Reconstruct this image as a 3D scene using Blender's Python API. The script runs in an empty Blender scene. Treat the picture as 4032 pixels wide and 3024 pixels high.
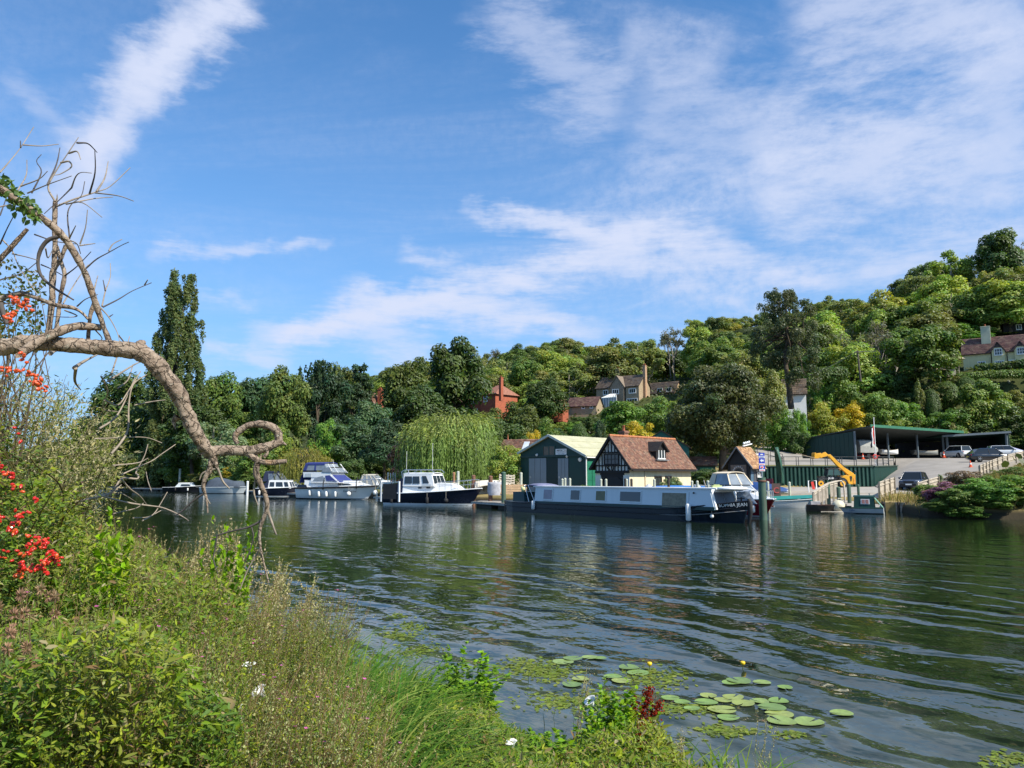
import bpy,bmesh,math,random
import numpy as np
from mathutils import Vector,Matrix,noise as mnoise
S = bpy.context.scene
COL = S.collection
PI = math.pi
R = math.radians
rnd = random.Random(7)
# ------------------------------------------------------------------ camera
CAM_H = 2.3
PITCH = R(7.0)
FPX = 2989.0
cam_d = bpy.data.cameras.new('camera')
cam_d.sensor_width = 36.0
cam_d.lens = 36.0 * FPX / 4032.0
cam_d.clip_start = 0.05
cam_d.clip_end = 4000.0
cam = bpy.data.objects.new('camera',cam_d)
cam.location = (0,0,CAM_H)
cam.rotation_euler = (PI / 2 + PITCH,0,0)
COL.objects.link(cam)
S.camera = cam
# ------------------------------------------------------------------ colour management
S.view_settings.view_transform = 'Standard'
S.view_settings.look = 'None'
S.view_settings.exposure = 0.62
S.view_settings.gamma = 1.0
S.view_settings.use_curve_mapping = False
S.cycles.max_bounces = 6
S.cycles.diffuse_bounces = 2
S.cycles.glossy_bounces = 3
S.cycles.transmission_bounces = 4
S.cycles.transparent_max_bounces = 6
S.cycles.sample_clamp_indirect = 4.0
S.cycles.use_denoising = True
S.cycles.denoiser = 'OPENIMAGEDENOISE'
S.cycles.denoising_input_passes = 'RGB_ALBEDO_NORMAL'
S.cycles.denoising_prefilter = 'ACCURATE'
S.cycles.use_adaptive_sampling = True
S.cycles.adaptive_threshold = 0.01
# ------------------------------------------------------------------ sun and sky
SUN_DIR = Vector((0.80,-0.60,0))          # horizontal direction towards the sun
SUN_EL = R(45)
SUN_AZ = math.atan2(SUN_DIR.x,SUN_DIR.y)   # clockwise from +Y
sun_d = bpy.data.lights.new('sun','SUN')
sun_d.energy = 4.6
sun_d.angle = R(0.53)
sun_d.color = (1.0,0.93,0.80)
sun = bpy.data.objects.new('sun',sun_d)
sv = Vector((math.sin(SUN_AZ) * math.cos(SUN_EL),math.cos(SUN_AZ) * math.cos(SUN_EL),math.sin(SUN_EL)))
sun.rotation_euler = sv.to_track_quat('Z','Y').to_euler()
sun.location = (60,-60,120)
COL.objects.link(sun)
world = bpy.data.worlds.new('World')
S.world = world
world.use_nodes = True
class NT:
	"""short-hand for building node trees"""
	def __init__(s,tree):
		s.t = tree
		s.n = tree.nodes
		s.l = tree.links
	def new(s,typ,**kw):
		n = s.n.new(typ)
		for k,v in kw.items():
			setattr(n,k,v)
		return n
	def put(s,sock,v):
		if hasattr(v,'links') or isinstance(v,bpy.types.NodeSocket):
			s.l.new(v,sock)
		else:
			sock.default_value = v
	def math(s,op,a,b=0.0,c=None,clamp=False):
		n = s.new('ShaderNodeMath',operation=op,use_clamp=clamp)
		s.put(n.inputs[0],a)
		s.put(n.inputs[1],b)
		if c is not None:
			s.put(n.inputs[2],c)
		return n.outputs[0]
	def vmath(s,op,a,b=(0,0,0),out=0):
		n = s.new('ShaderNodeVectorMath',operation=op)
		s.put(n.inputs[0],a)
		if op == 'SCALE':
			s.put(n.inputs['Scale'],b)
		else:
			s.put(n.inputs[1],b)
		return n.outputs[out]
	def noise(s,vec,scale,detail=3.0,rough=0.5,out=0,dim='3D',dist=0.0):
		n = s.new('ShaderNodeTexNoise',noise_dimensions=dim)
		if vec is not None:
			s.l.new(vec,n.inputs['Vector'])
		s.put(n.inputs['Scale'],scale)
		n.inputs['Detail'].default_value = detail
		n.inputs['Roughness'].default_value = rough
		n.inputs['Distortion'].default_value = dist
		return n.outputs[out]
	def ramp(s,fac,stops):
		n = s.new('ShaderNodeValToRGB')
		s.l.new(fac,n.inputs[0])
		el = n.color_ramp.elements
		while len(el) < len(stops):
			el.new(0.5)
		for e,(p,c) in zip(el,stops):
			e.position = p
			e.color = (*c,1) if len(c) == 3 else c
		return n.outputs[0]
	def mapr(s,v,a,b,c=0.0,d=1.0,smooth=True):
		n = s.new('ShaderNodeMapRange')
		n.interpolation_type = 'SMOOTHSTEP' if smooth else 'LINEAR'
		s.put(n.inputs['Value'],v)
		for i,x in zip((1,2,3,4),(a,b,c,d)):
			s.put(n.inputs[i],x)
		return n.outputs[0]
	def mix(s,fac,a,b,typ='MIX'):
		n = s.new('ShaderNodeMix',data_type='RGBA',blend_type=typ)
		s.put(n.inputs[0],fac)
		s.put(n.inputs[6],a)
		s.put(n.inputs[7],b)
		return n.outputs[2]
def pix_dir(u,v):
	"""viewing direction of a photograph pixel (4032 px wide), used to measure places and sky bearings"""
	dx = (u - 2016) / FPX
	dz = (1512 - v) / FPX
	c,s_ = math.cos(PITCH),math.sin(PITCH)
	return Vector((dx,c - dz * s_,s_ + dz * c))
def P(u,v,Y):
	d = pix_dir(u,v)
	k = Y / d.y
	return Vector((d.x * k,Y,CAM_H + d.z * k))
def GZ(u,v,z=0.0):
	d = pix_dir(u,v)
	k = (z - CAM_H) / d.z
	return Vector((d.x * k,d.y * k,z))
K = 4032.0 / 2212.0
def build_world():
	nt = NT(world.node_tree)
	for n in list(nt.n):
		nt.n.remove(n)
	out = nt.new('ShaderNodeOutputWorld')
	bg = nt.new('ShaderNodeBackground')
	bg.inputs['Strength'].default_value = SKY_STRENGTH
	sky = nt.new('ShaderNodeTexSky',sky_type='NISHITA')
	sky.sun_disc = False
	sky.sun_elevation = SUN_EL
	sky.sun_rotation = SUN_AZ
	sky.altitude = 50
	sky.air_density = 1.0
	sky.dust_density = 0.6
	sky.ozone_density = 2.2
	tc = nt.new('ShaderNodeTexCoord')
	d = nt.vmath('NORMALIZE',tc.outputs['Generated'])
	sep = nt.new('ShaderNodeSeparateXYZ')
	nt.l.new(d,sep.inputs[0])
	x,y,z = sep.outputs
	az = nt.math('ARCTAN2',x,y)
	el = nt.math('ARCSINE',z)
	cq = nt.new('ShaderNodeCombineXYZ')
	nt.l.new(az,cq.inputs[0])
	nt.l.new(el,cq.inputs[1])
	q = cq.outputs[0]
	# cloud-plane coordinates (a flat layer high above), for the drifting cirrus texture
	zz = nt.math('MAXIMUM',z,0.03)
	cp = nt.new('ShaderNodeCombineXYZ')
	nt.l.new(nt.math('DIVIDE',x,nt.math('ADD',zz,0.12)),cp.inputs[0])
	nt.l.new(nt.math('DIVIDE',y,nt.math('ADD',zz,0.12)),cp.inputs[1])
	p = cp.outputs[0]
	# warp of the sky coordinates
	wn = nt.noise(q,5.0,5.0,0.62,out=1)
	wv = nt.vmath('SCALE',nt.vmath('SUBTRACT',wn,(0.5,0.5,0.5)),0.11)
	qw = nt.vmath('ADD',q,wv)
	def aze(u,v):
		dd = pix_dir(u * K,v * K).normalized()
		return Vector((math.atan2(dd.x,dd.y),math.asin(dd.z),0))
	total = None
	for (a,b,w0,w1,amp,seed,fray) in CLOUDS:
		A = aze(*a)
		B = aze(*b)
		ab = B - A
		L2 = ab.length_squared
		rel = nt.vmath('SUBTRACT',qw,tuple(A))
		t = nt.math('DIVIDE',nt.vmath('DOT_PRODUCT',rel,tuple(ab),out=1),L2)
		tcl = nt.math('MINIMUM',nt.math('MAXIMUM',t,0.0),1.0)
		foot = nt.vmath('SCALE',tuple(ab),tcl)
		dist = nt.vmath('LENGTH',nt.vmath('SUBTRACT',rel,foot),out=1)
		w = nt.mapr(tcl,0,1,w0 * K / FPX,w1 * K / FPX,smooth=False)
		m = nt.math('SUBTRACT',1.0,nt.math('DIVIDE',dist,w))
		# streaky fibres along the band
		ang = math.atan2(ab.y,ab.x)
		mp = nt.new('ShaderNodeMapping')
		nt.l.new(q,mp.inputs[0])
		mp.inputs['Rotation'].default_value = (0,0,-ang + 0.25)
		mp.inputs['Scale'].default_value = (1.0,fray,1)
		mp.inputs['Location'].default_value = (seed,seed * 1.7,seed)
		f = nt.noise(mp.outputs[0],13.0,7.0,0.66)
		m = nt.math('ADD',m,nt.math('MULTIPLY',nt.math('SUBTRACT',f,0.5),2.2))
		m = nt.mapr(m,-0.02,1.15,0.0,amp)
		endf = nt.math('MULTIPLY',nt.mapr(t,-0.12,0.12),nt.mapr(t,1.15,0.85))
		m = nt.math('MULTIPLY',m,endf)
		total = m if total is None else nt.math('SUBTRACT',nt.math('ADD',total,m),nt.math('MULTIPLY',total,m))
	# thin veil of high cloud over the whole dome, streaked
	mp = nt.new('ShaderNodeMapping')
	nt.l.new(p,mp.inputs[0])
	mp.inputs['Rotation'].default_value = (0,0,0.6)
	mp.inputs['Scale'].default_value = (0.55,1.0,1)
	v1 = nt.noise(mp.outputs[0],1.5,9.0,0.66,dist=0.5)
	v2 = nt.noise(p,0.35,3.0,0.5)
	veil = nt.math('MULTIPLY',nt.mapr(v1,0.38,0.72),nt.mapr(v2,0.30,0.66,0.35,1.0))
	veil = nt.math('MULTIPLY',veil,nt.mapr(az,-0.50,0.30,0.30,0.72))
	# fine mackerel ripple
	rip = nt.noise(q,75.0,4.0,0.65)
	veil = nt.math('MULTIPLY',veil,nt.mapr(rip,0.28,0.66,0.55,1.12))
	total = nt.math('SUBTRACT',nt.math('ADD',total,veil),nt.math('MULTIPLY',total,veil))
	# pale air towards the horizon
	hz = nt.math('POWER',nt.math('SUBTRACT',1.0,nt.math('MAXIMUM',z,0.0)),3.6)
	base = nt.mix(1.0,sky.outputs[0],SKY_TINT,'MULTIPLY')
	base = nt.mix(nt.math('MULTIPLY',hz,HORIZON_PALE),base,HORIZON_COL)
	col = nt.mix(nt.math('MINIMUM',total,0.95),base,CLOUD_COL)
	nt.l.new(col,bg.inputs['Color'])
	nt.l.new(bg.outputs[0],out.inputs['Surface'])
	world.cycles.sampling_method = 'MANUAL'
	world.cycles.sample_map_resolution = 1024
SKY_STRENGTH = 0.108
SKY_TINT = (0.46,0.90,1.20,1)
HORIZON_PALE = 0.92
HORIZON_COL = (2.35,3.4,5.4,1)
CLOUD_COL = (4.3,4.7,5.9,1)
# (start, end) bearings measured in the photograph, widths, density, seed, fibre
CLOUDS = [
	((520,-60),(310,150),120,80,0.92,1.3,3.0),
	((330,110),(190,380),80,62,0.80,2.1,3.0),
	((220,330),(90,640),80,130,0.55,3.7,2.0),
	((20,130),(190,300),30,40,0.30,4.7,4.0),
	((420,-10),(170,440),62,48,0.70,5.5,2.0),
	((600,725),(1000,640),26,30,0.60,3.9,7.0),
	((900,610),(1420,560),22,26,0.50,2.4,7.0),
	((560,735),(1340,540),55,75,0.92,4.4,5.0),
	((730,650),(1290,720),50,45,0.80,5.2,5.0),
	((1000,445),(1560,520),32,62,0.88,6.6,5.0),
	((1240,500),(1830,600),60,55,0.70,7.9,5.0),
	((860,545),(1060,590),40,32,0.66,8.3,5.0),
	((320,560),(690,540),30,18,0.60,9.1,6.0),
	((430,740),(640,775),28,30,0.55,1.9,6.0),
	((760,680),(910,800),70,70,0.62,2.8,4.0),
	((440,640),(560,655),22,22,0.42,5.8,6.0),
	((1040,-40),(1340,240),110,130,0.50,3.3,4.0),
	((1640,340),(2080,330),190,160,0.70,4.9,3.2),
	((1720,30),(2190,60),170,170,0.62,5.7,3.2),
	((2220,60),(2120,440),120,100,0.60,6.1,3.0),
	((1380,220),(1700,300),170,160,0.42,7.3,3.2),
	((1340,60),(1560,120),110,110,0.40,2.6,2.5),
	((1850,590),(2230,520),60,70,0.60,8.8,5.0),
	((1420,630),(1600,665),26,28,0.50,9.6,5.0),
	((1000,670),(1200,690),40,40,0.45,6.9,5.0),
]
build_world()
# ================================================================== helpers
def tag(o,label=None,cat=None,group=None,kind=None):
	if label:
		o['label'] = label
	if cat:
		o['category'] = cat
	if group:
		o['group'] = group
	if kind:
		o['kind'] = kind
	return o
def thing(name,label,cat,loc=(0,0,0),rotz=0.0,group=None):
	o = bpy.data.objects.new(name,None)
	o.empty_display_size = 0.2
	COL.objects.link(o)
	o.location = loc
	o.rotation_euler = (0,0,rotz)
	return tag(o,label,cat,group)
def link(name,me,parent=None,loc=None):
	o = bpy.data.objects.new(name,me)
	COL.objects.link(o)
	if parent is not None:
		o.parent = parent
	if loc is not None:
		o.location = loc
	return o
def copy_thing(root,loc,rotz=0.0,scale=(1,1,1),label=None,group=None):
	r = root.copy()
	COL.objects.link(r)
	r.location = loc
	r.rotation_euler = (0,0,rotz)
	r.scale = scale
	if label:
		r['label'] = label
	if group:
		r['group'] = group
	for ch in list(root.children):
		c = ch.copy()
		COL.objects.link(c)
		c.parent = r
		for g in list(ch.children):
			e = g.copy()
			COL.objects.link(e)
			e.parent = c
	return r
def V3(*a):
	return Vector(a)
class MB:
	"""collects polygons; build() links them as one mesh object"""
	def __init__(s):
		s.v = []
		s.f = []
		s.sm = []
	def add(s,vs,fs,smooth=False):
		b = len(s.v)
		s.v += [tuple(p) for p in vs]
		s.f += [tuple(b + i for i in f) for f in fs]
		s.sm += [smooth] * len(fs)
		return s
	def box(s,c,sz,rz=0.0,M=None):
		x,y,z = sz[0] / 2,sz[1] / 2,sz[2] / 2
		pts = [Vector((a * x,b * y,d * z)) for a,b,d in
			 ((-1,-1,-1),(1,-1,-1),(1,1,-1),(-1,1,-1),(-1,-1,1),(1,-1,1),(1,1,1),(-1,1,1))]
		if M is not None:
			pts = [M @ p for p in pts]
		elif rz:
			m = Matrix.Rotation(rz,3,'Z')
			pts = [m @ p for p in pts]
		c = Vector(c)
		return s.add([p + c for p in pts],[(0,3,2,1),(4,5,6,7),(0,1,5,4),(1,2,6,5),(2,3,7,6),(3,0,4,7)])
	def bar(s,a,b,w,h=None,up=(0,0,1)):
		"""a square bar from a to b, width w across and h along up"""
		h = h or w
		a = Vector(a)
		b = Vector(b)
		d = (b - a)
		L = d.length
		if L < 1e-6:
			return s
		d /= L
		u = Vector(up)
		if abs(d.dot(u)) > 0.98:
			u = Vector((1,0,0))
		sd = d.cross(u).normalized()
		u = sd.cross(d)
		M = Matrix((d,sd,u)).transposed()
		return s.box((a + b) / 2,(L,w,h),M=M)
	def poly(s,pts):
		return s.add(pts,[tuple(range(len(pts)))])
	def prism(s,pts,ext):
		"""polygon pts extruded by vector ext"""
		n = len(pts)
		e = Vector(ext)
		vs = [Vector(p) for p in pts] + [Vector(p) + e for p in pts]
		fs = [tuple(reversed(range(n))),tuple(range(n,2 * n))]
		fs += [(i,(i + 1) % n,n + (i + 1) % n,n + i) for i in range(n)]
		return s.add(vs,fs)
	def slab(s,pts,th):
		"""thin plate: polygon thickened along its own normal (towards the back by th)"""
		p = [Vector(q) for q in pts]
		n = (p[1] - p[0]).cross(p[2] - p[1]).normalized()
		return s.prism(p,-n * th)
	def loft(s,rings,smooth=True,cap0=True,cap1=True,closed=True):
		n = len(rings[0])
		vs = [q for r in rings for q in r]
		fs = []
		for i in range(len(rings) - 1):
			for j in range(n if closed else n - 1):
				k = (j + 1) % n
				fs.append((i * n + j,i * n + k,(i + 1) * n + k,(i + 1) * n + j))
		s.add(vs,fs,smooth)
		if cap0:
			s.add(rings[0],[tuple(reversed(range(n)))])
		if cap1:
			s.add(rings[-1],[tuple(range(n))])
		return s
	def tube(s,pts,rad,n=6,smooth=True,caps=True):
		pts = [Vector(p) for p in pts]
		m = len(pts)
		if not hasattr(rad,'__len__'):
			rad = [rad] * m
		rings = []
		ref = None
		for i in range(m):
			t = (pts[min(i + 1,m - 1)] - pts[max(i - 1,0)])
			if t.length < 1e-9:
				t = Vector((0,0,1))
			t.normalize()
			if ref is None:
				ref = Vector((0,0,1)) if abs(t.z) < 0.9 else Vector((1,0,0))
			a = t.cross(ref)
			if a.length < 1e-6:
				a = t.orthogonal()
			a.normalize()
			b = t.cross(a)
			ref = b.cross(t) * -1 if False else a.cross(t)
			rings.append([pts[i] + (a * math.cos(2 * PI * k / n) + b * math.sin(2 * PI * k / n)) * rad[i] for k in range(n)])
		return s.loft(rings,smooth,caps,caps)
	def cyl(s,a,b,r,n=10,r2=None):
		return s.tube([a,b],[r,r if r2 is None else r2],n)
	def lathe(s,prof,n=12,c=(0,0,0)):
		"""profile of (radius, z)"""
		c = Vector(c)
		rings = [[c + Vector((max(r,1e-4) * math.cos(2 * PI * k / n),max(r,1e-4) * math.sin(2 * PI * k / n),z)) for k in range(n)] for r,z in prof]
		return s.loft(rings)
	def ball(s,c,r,n=8,m=6):
		c = Vector(c)
		r = Vector(r) if hasattr(r,'__len__') else Vector((r,r,r))
		rings = []
		for i in range(m + 1):
			th = PI * (0.02 + 0.96 * i / m)
			rings.append([c + Vector((r.x * math.sin(th) * math.cos(2 * PI * k / n),r.y * math.sin(th) * math.sin(2 * PI * k / n),-r.z * math.cos(th))) for k in range(n)])
		return s.loft(rings)
	def mesh(s,name,mat):
		me = bpy.data.meshes.new(name)
		me.from_pydata(s.v,[],s.f)
		me.polygons.foreach_set('use_smooth',s.sm)
		if mat is not None:
			me.materials.append(mat)
		me.update()
		bm = bmesh.new()
		bm.from_mesh(me)
		bmesh.ops.recalc_face_normals(bm,faces=bm.faces)
		bm.to_mesh(me)
		bm.free()
		return me
	def build(s,name,mat,parent=None,bevel=0.0,label=None):
		o = link(name,s.mesh(name,mat),parent)
		if bevel:
			b = o.modifiers.new('bevel','BEVEL')
			b.width = bevel
			b.segments = 2
			b.limit_method = 'ANGLE'
			b.angle_limit = R(35)
		if label:
			o['label'] = label
		return o
def np_mesh(name,V,F,mat,tint=None,smooth=False):
	"""V (N,3) float, F (M,k) int of equal-sized polygons, tint (M,3) linear colours per polygon"""
	me = bpy.data.meshes.new(name)
	V = np.ascontiguousarray(V,dtype=np.float32)
	F = np.ascontiguousarray(F,dtype=np.int32)
	m,k = F.shape
	me.vertices.add(len(V))
	me.vertices.foreach_set('co',V.ravel())
	me.loops.add(m * k)
	me.loops.foreach_set('vertex_index',F.ravel())
	me.polygons.add(m)
	me.polygons.foreach_set('loop_start',np.arange(0,m * k,k,dtype=np.int32))
	if smooth:
		me.polygons.foreach_set('use_smooth',np.ones(m,dtype=bool))
	if tint is not None:
		at = me.attributes.new('tint','FLOAT_COLOR','FACE')
		c = np.ones((m,4),dtype=np.float32)
		c[:,:3] = tint
		at.data.foreach_set('color',c.ravel())
	if mat is not None:
		me.materials.append(mat)
	me.update(calc_edges=True)
	return me
# leaf templates: (along, across, up) and quads
LEAF_DIAMOND = (np.array([[0,0,0],[.45,.5,0],[1,0,0],[.45,-.5,0]]),np.array([[0,1,2,3]]))
LEAF_FOLD = (np.array([[0,0,0],[.32,.5,.16],[.68,.36,.10],[1,0,-.10],[.68,-.36,.10],[.32,-.5,.16]]),
			 np.array([[0,1,2,3],[0,3,4,5]]))
LEAF_HEART = (np.array([[0,0,0],[-.10,.42,.10],[.45,.50,.08],[1,0,-.12],[.45,-.50,.08],[-.10,-.42,.10]]),
			 np.array([[0,1,2,3],[0,3,4,5]]))
LEAF_CLUMP = (np.array([[0,0,0],[.25,.5,.05],[.8,.38,-.05],[1,-.1,0],[.6,-.5,.08],[.15,-.3,.1]]),
			 np.array([[0,1,2,3],[0,3,4,5]]))
def norm(a):
	return a / np.maximum(np.linalg.norm(a,axis=-1,keepdims=True),1e-9)
def leaves(pos,dirv,nrm,length,width,col,tmpl=LEAF_DIAMOND):
	"""instances of one leaf template merged into arrays"""
	T,Q = tmpl
	dirv = norm(dirv)
	side = norm(np.cross(nrm,dirv))
	up = np.cross(dirv,side)
	n = len(pos)
	L = np.asarray(length).reshape(n,1,1)
	W = np.asarray(width).reshape(n,1,1)
	V = pos[:,None,:] + dirv[:,None,:] * T[None,:,0:1] * L + side[:,None,:] * T[None,:,1:2] * W + up[:,None,:] * T[None,:,2:3] * W
	k = len(T)
	F = (np.arange(n)[:,None,None] * k + Q[None,:,:]).reshape(-1,Q.shape[1])
	C = np.repeat(np.asarray(col),len(Q),axis=0)
	return V.reshape(-1,3),F,C
def blades(pos,az,lean,length,width,col,droop,seg=5):
	"""grass / sedge blades: arching ribbons"""
	n = len(pos)
	s_ = np.linspace(0,1,seg + 1)[None,:]
	h = np.stack([np.cos(az),np.sin(az),np.zeros(n)],-1)
	sd = np.stack([-np.sin(az),np.cos(az),np.zeros(n)],-1)
	ang = lean[:,None] + droop[:,None] * s_ ** 1.5
	step = (length / seg)[:,None]
	hx = np.concatenate([np.zeros((n,1)),np.cumsum(np.sin((ang[:,:-1] + ang[:,1:]) / 2) * step,1)],1)
	hz = np.concatenate([np.zeros((n,1)),np.cumsum(np.cos((ang[:,:-1] + ang[:,1:]) / 2) * step,1)],1)
	ctr = pos[:,None,:] + h[:,None,:] * hx[...,None]
	ctr[...,2] += hz
	w = (width[:,None] * (1 - 0.92 * s_ ** 2.2))[...,None] * 0.5
	Lf = ctr + sd[:,None,:] * w
	Rt = ctr - sd[:,None,:] * w
	V = np.stack([Lf,Rt],2).reshape(n,-1,3)
	k = V.shape[1]
	q = np.array([[2 * i,2 * i + 1,2 * i + 3,2 * i + 2] for i in range(seg)])
	F = (np.arange(n)[:,None,None] * k + q[None]).reshape(-1,4)
	C = np.repeat(col,seg,axis=0)
	return V.reshape(-1,3),F,C
def merge(parts):
	Vs,Fs,Cs = [],[],[]
	b = 0
	for v,f,c in parts:
		Vs.append(v)
		Fs.append(f + b)
		Cs.append(c)
		b += len(v)
	return np.concatenate(Vs),np.concatenate(Fs),np.concatenate(Cs)
def np_tube(pts,rad,col,n=5):
	"""tube as arrays of quads"""
	pts = np.asarray(pts,float)
	m = len(pts)
	rad = np.broadcast_to(np.asarray(rad,float),(m,))
	t = np.gradient(pts,axis=0)
	t = norm(t)
	ref = np.array([0.31,0.87,0.2])
	a = norm(np.cross(t,ref))
	b = np.cross(t,a)
	ang = np.arange(n) * 2 * np.pi / n
	ring = pts[:,None,:] + rad[:,None,None] * (a[:,None,:] * np.cos(ang)[None,:,None] + b[:,None,:] * np.sin(ang)[None,:,None])
	F = []
	for i in range(m - 1):
		for j in range(n):
			k = (j + 1) % n
			F.append((i * n + j,i * n + k,(i + 1) * n + k,(i + 1) * n + j))
	F = np.array(F)
	return ring.reshape(-1,3),F,np.repeat(np.array([col],float),len(F),0)
# ================================================================== materials
def principled(name):
	m = bpy.data.materials.new(name)
	m.use_nodes = True
	nt = NT(m.node_tree)
	b = nt.n['Principled BSDF']
	return m,nt,b
_mats = {}
def mat(name,col,rough=0.6,var=0.12,scale=3.0,metal=0.0,spec=0.4,bump=0.0,bscale=30.0,streak=None,dirt=None,coat=0.0):
	"""surface with colour variation, optional vertical streaks, dirt patches and fine relief"""
	if name in _mats:
		return _mats[name]
	m,nt,b = principled(name)
	tc = nt.new('ShaderNodeTexCoord').outputs['Object']
	c = (*col,1)
	n1 = nt.noise(tc,scale,5.0,0.6)
	f = nt.mapr(n1,0.3,0.7,1 - var,1 + var)
	cc = nt.mix(1.0,c,f,'MULTIPLY')
	if streak:
		mp = nt.new('ShaderNodeMapping')
		nt.l.new(tc,mp.inputs[0])
		mp.inputs['Scale'].default_value = (1,1,0.08)
		s1 = nt.noise(mp.outputs[0],streak[1],4.0,0.6)
		cc = nt.mix(nt.mapr(s1,0.5,0.75,0,streak[2]),cc,(*streak[0],1))
	if dirt:
		d1 = nt.noise(tc,dirt[1],6.0,0.65)
		cc = nt.mix(nt.mapr(d1,0.48,0.72,0,dirt[2]),cc,(*dirt[0],1))
	nt.l.new(cc,b.inputs['Base Color'])
	b.inputs['Metallic'].default_value = metal
	b.inputs['Specular IOR Level'].default_value = spec
	if coat:
		b.inputs['Coat Weight'].default_value = coat
		b.inputs['Coat Roughness'].default_value = 0.05
	nt.l.new(nt.mapr(n1,0.3,0.7,max(0.02,rough - 0.07),min(1,rough + 0.07)),b.inputs['Roughness'])
	if bump:
		bn = nt.new('ShaderNodeBump')
		bn.inputs['Strength'].default_value = bump
		bn.inputs['Distance'].default_value = 0.02
		nt.l.new(nt.noise(tc,bscale,5.0,0.6),bn.inputs['Height'])
		nt.l.new(bn.outputs[0],b.inputs['Normal'])
	_mats[name] = m
	return m
def leaf_mat(name,transl=0.35,var=0.22,gloss=0.25,rough=0.5,sat=1.0):
	"""foliage: per-leaf colour from the mesh, a little variation per plant, light passing through"""
	if name in _mats:
		return _mats[name]
	m = bpy.data.materials.new(name)
	m.use_nodes = True
	nt = NT(m.node_tree)
	for n in list(nt.n):
		nt.n.remove(n)
	out = nt.new('ShaderNodeOutputMaterial')
	at = nt.new('ShaderNodeAttribute',attribute_name='tint')
	oi = nt.new('ShaderNodeObjectInfo')
	hs = nt.new('ShaderNodeHueSaturation')
	nt.l.new(at.outputs['Color'],hs.inputs['Color'])
	nt.l.new(nt.mapr(oi.outputs['Random'],0,1,0.5 - 0.035 * var / 0.22,0.5 + 0.025 * var / 0.22,smooth=False),hs.inputs['Hue'])
	r2 = nt.math('FRACT',nt.math('MULTIPLY',oi.outputs['Random'],17.31))
	nt.l.new(nt.mapr(r2,0,1,1 - var,1 + var,smooth=False),hs.inputs['Value'])
	hs.inputs['Saturation'].default_value = sat
	col = nt.mix(1.0,hs.outputs[0],oi.outputs['Color'],'MULTIPLY')
	df = nt.new('ShaderNodeBsdfDiffuse')
	nt.l.new(col,df.inputs['Color'])
	tr = nt.new('ShaderNodeBsdfTranslucent')
	warm = nt.mix(1.0,col,(1.15,1.2,0.55,1),'MULTIPLY')
	nt.l.new(warm,tr.inputs['Color'])
	mx = nt.new('ShaderNodeMixShader')
	mx.inputs[0].default_value = transl
	nt.l.new(df.outputs[0],mx.inputs[1])
	nt.l.new(tr.outputs[0],mx.inputs[2])
	gl = nt.new('ShaderNodeBsdfGlossy')
	gl.inputs['Roughness'].default_value = rough
	gl.inputs['Color'].default_value = (1,1,1,1)
	fr = nt.new('ShaderNodeFresnel')
	fr.inputs[0].default_value = 1.35
	m2 = nt.new('ShaderNodeMixShader')
	nt.l.new(nt.math('MULTIPLY',fr.outputs[0],gloss),m2.inputs[0])
	nt.l.new(mx.outputs[0],m2.inputs[1])
	nt.l.new(gl.outputs[0],m2.inputs[2])
	nt.l.new(m2.outputs[0],out.inputs['Surface'])
	_mats[name] = m
	return m
def glass_mat(name='glass',col=(0.02,0.03,0.035),rough=0.04):
	if name in _mats:
		return _mats[name]
	m,nt,b = principled(name)
	b.inputs['Base Color'].default_value = (*col,1)
	b.inputs['Roughness'].default_value = rough
	b.inputs['Specular IOR Level'].default_value = 0.7
	_mats[name] = m
	return m
def text_mesh(body,size,name='lettering',align='CENTER',extrude=0.004,bold=False):
	cu = bpy.data.curves.new(name,'FONT')
	cu.body = body
	cu.size = size
	cu.align_x = align
	cu.align_y = 'CENTER'
	cu.extrude = extrude
	if bold:
		cu.offset = size * 0.02
	o = bpy.data.objects.new(name,cu)
	COL.objects.link(o)
	dg = bpy.context.evaluated_depsgraph_get()
	me = bpy.data.meshes.new_from_object(o.evaluated_get(dg))
	COL.objects.unlink(o)
	bpy.data.objects.remove(o)
	bpy.data.curves.remove(cu)
	return me
def put_text(body,size,m,parent,loc,rot,name='lettering',extrude=0.004,bold=False,sx=1.0):
	me = text_mesh(body,size,name,extrude=extrude,bold=bold)
	me.materials.append(m)
	o = link(name,me,parent,loc)
	o.rotation_euler = rot
	o.scale = (sx,1,1)
	return o
# ================================================================== the land and the river
ND = np.array([0.681,0.732])     # across the river, towards the far bank
SD = np.array([0.732,-0.681])    # along the river
_TB = ([-300,-118,-61,-41,-25,-8,-2,4,11,18,24,27,30,34,60,300],[16,16,10,8.5,7.5,3,1.5,2,7.5,13.5,12.5,9,2.5,4.5,5,5])
_PF = ([-400,-60,-45,-42,-40.3,-39.5,-37,-3,-0.25,0,3,12,28,45,60,80,95,115,140,170,210,260,330,700],
	 [1.2,0.95,0.74,0.45,0.08,-0.35,-0.9,-1.2,-0.8,0.5,0.72,0.95,1.25,2.5,4,8,14.5,21,29,38,53,66,75,95])
_PFR = {60: 3.8,80: 6.2,95: 9.8}   # the right-hand part of the slope rises later and steeper
def ts(x,y):
	return ND[0] * x + ND[1] * (y - 62),SD[0] * x + SD[1] * (y - 62)
def xy(t,s):
	return ND[0] * t + SD[0] * s,62 + ND[1] * t + SD[1] * s
def sm(v):
	v = np.clip(v,0,1)
	return v * v * (3 - 2 * v)
def t_of(tp,s):
	tb = np.interp(s,*_TB)
	return np.where(tp > 30,tp,np.where(tp > 0,tp + tb * (1 - np.clip(tp,0,30) / 30),tp + tb * np.clip(1 + tp / 15,0,1)))
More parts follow.
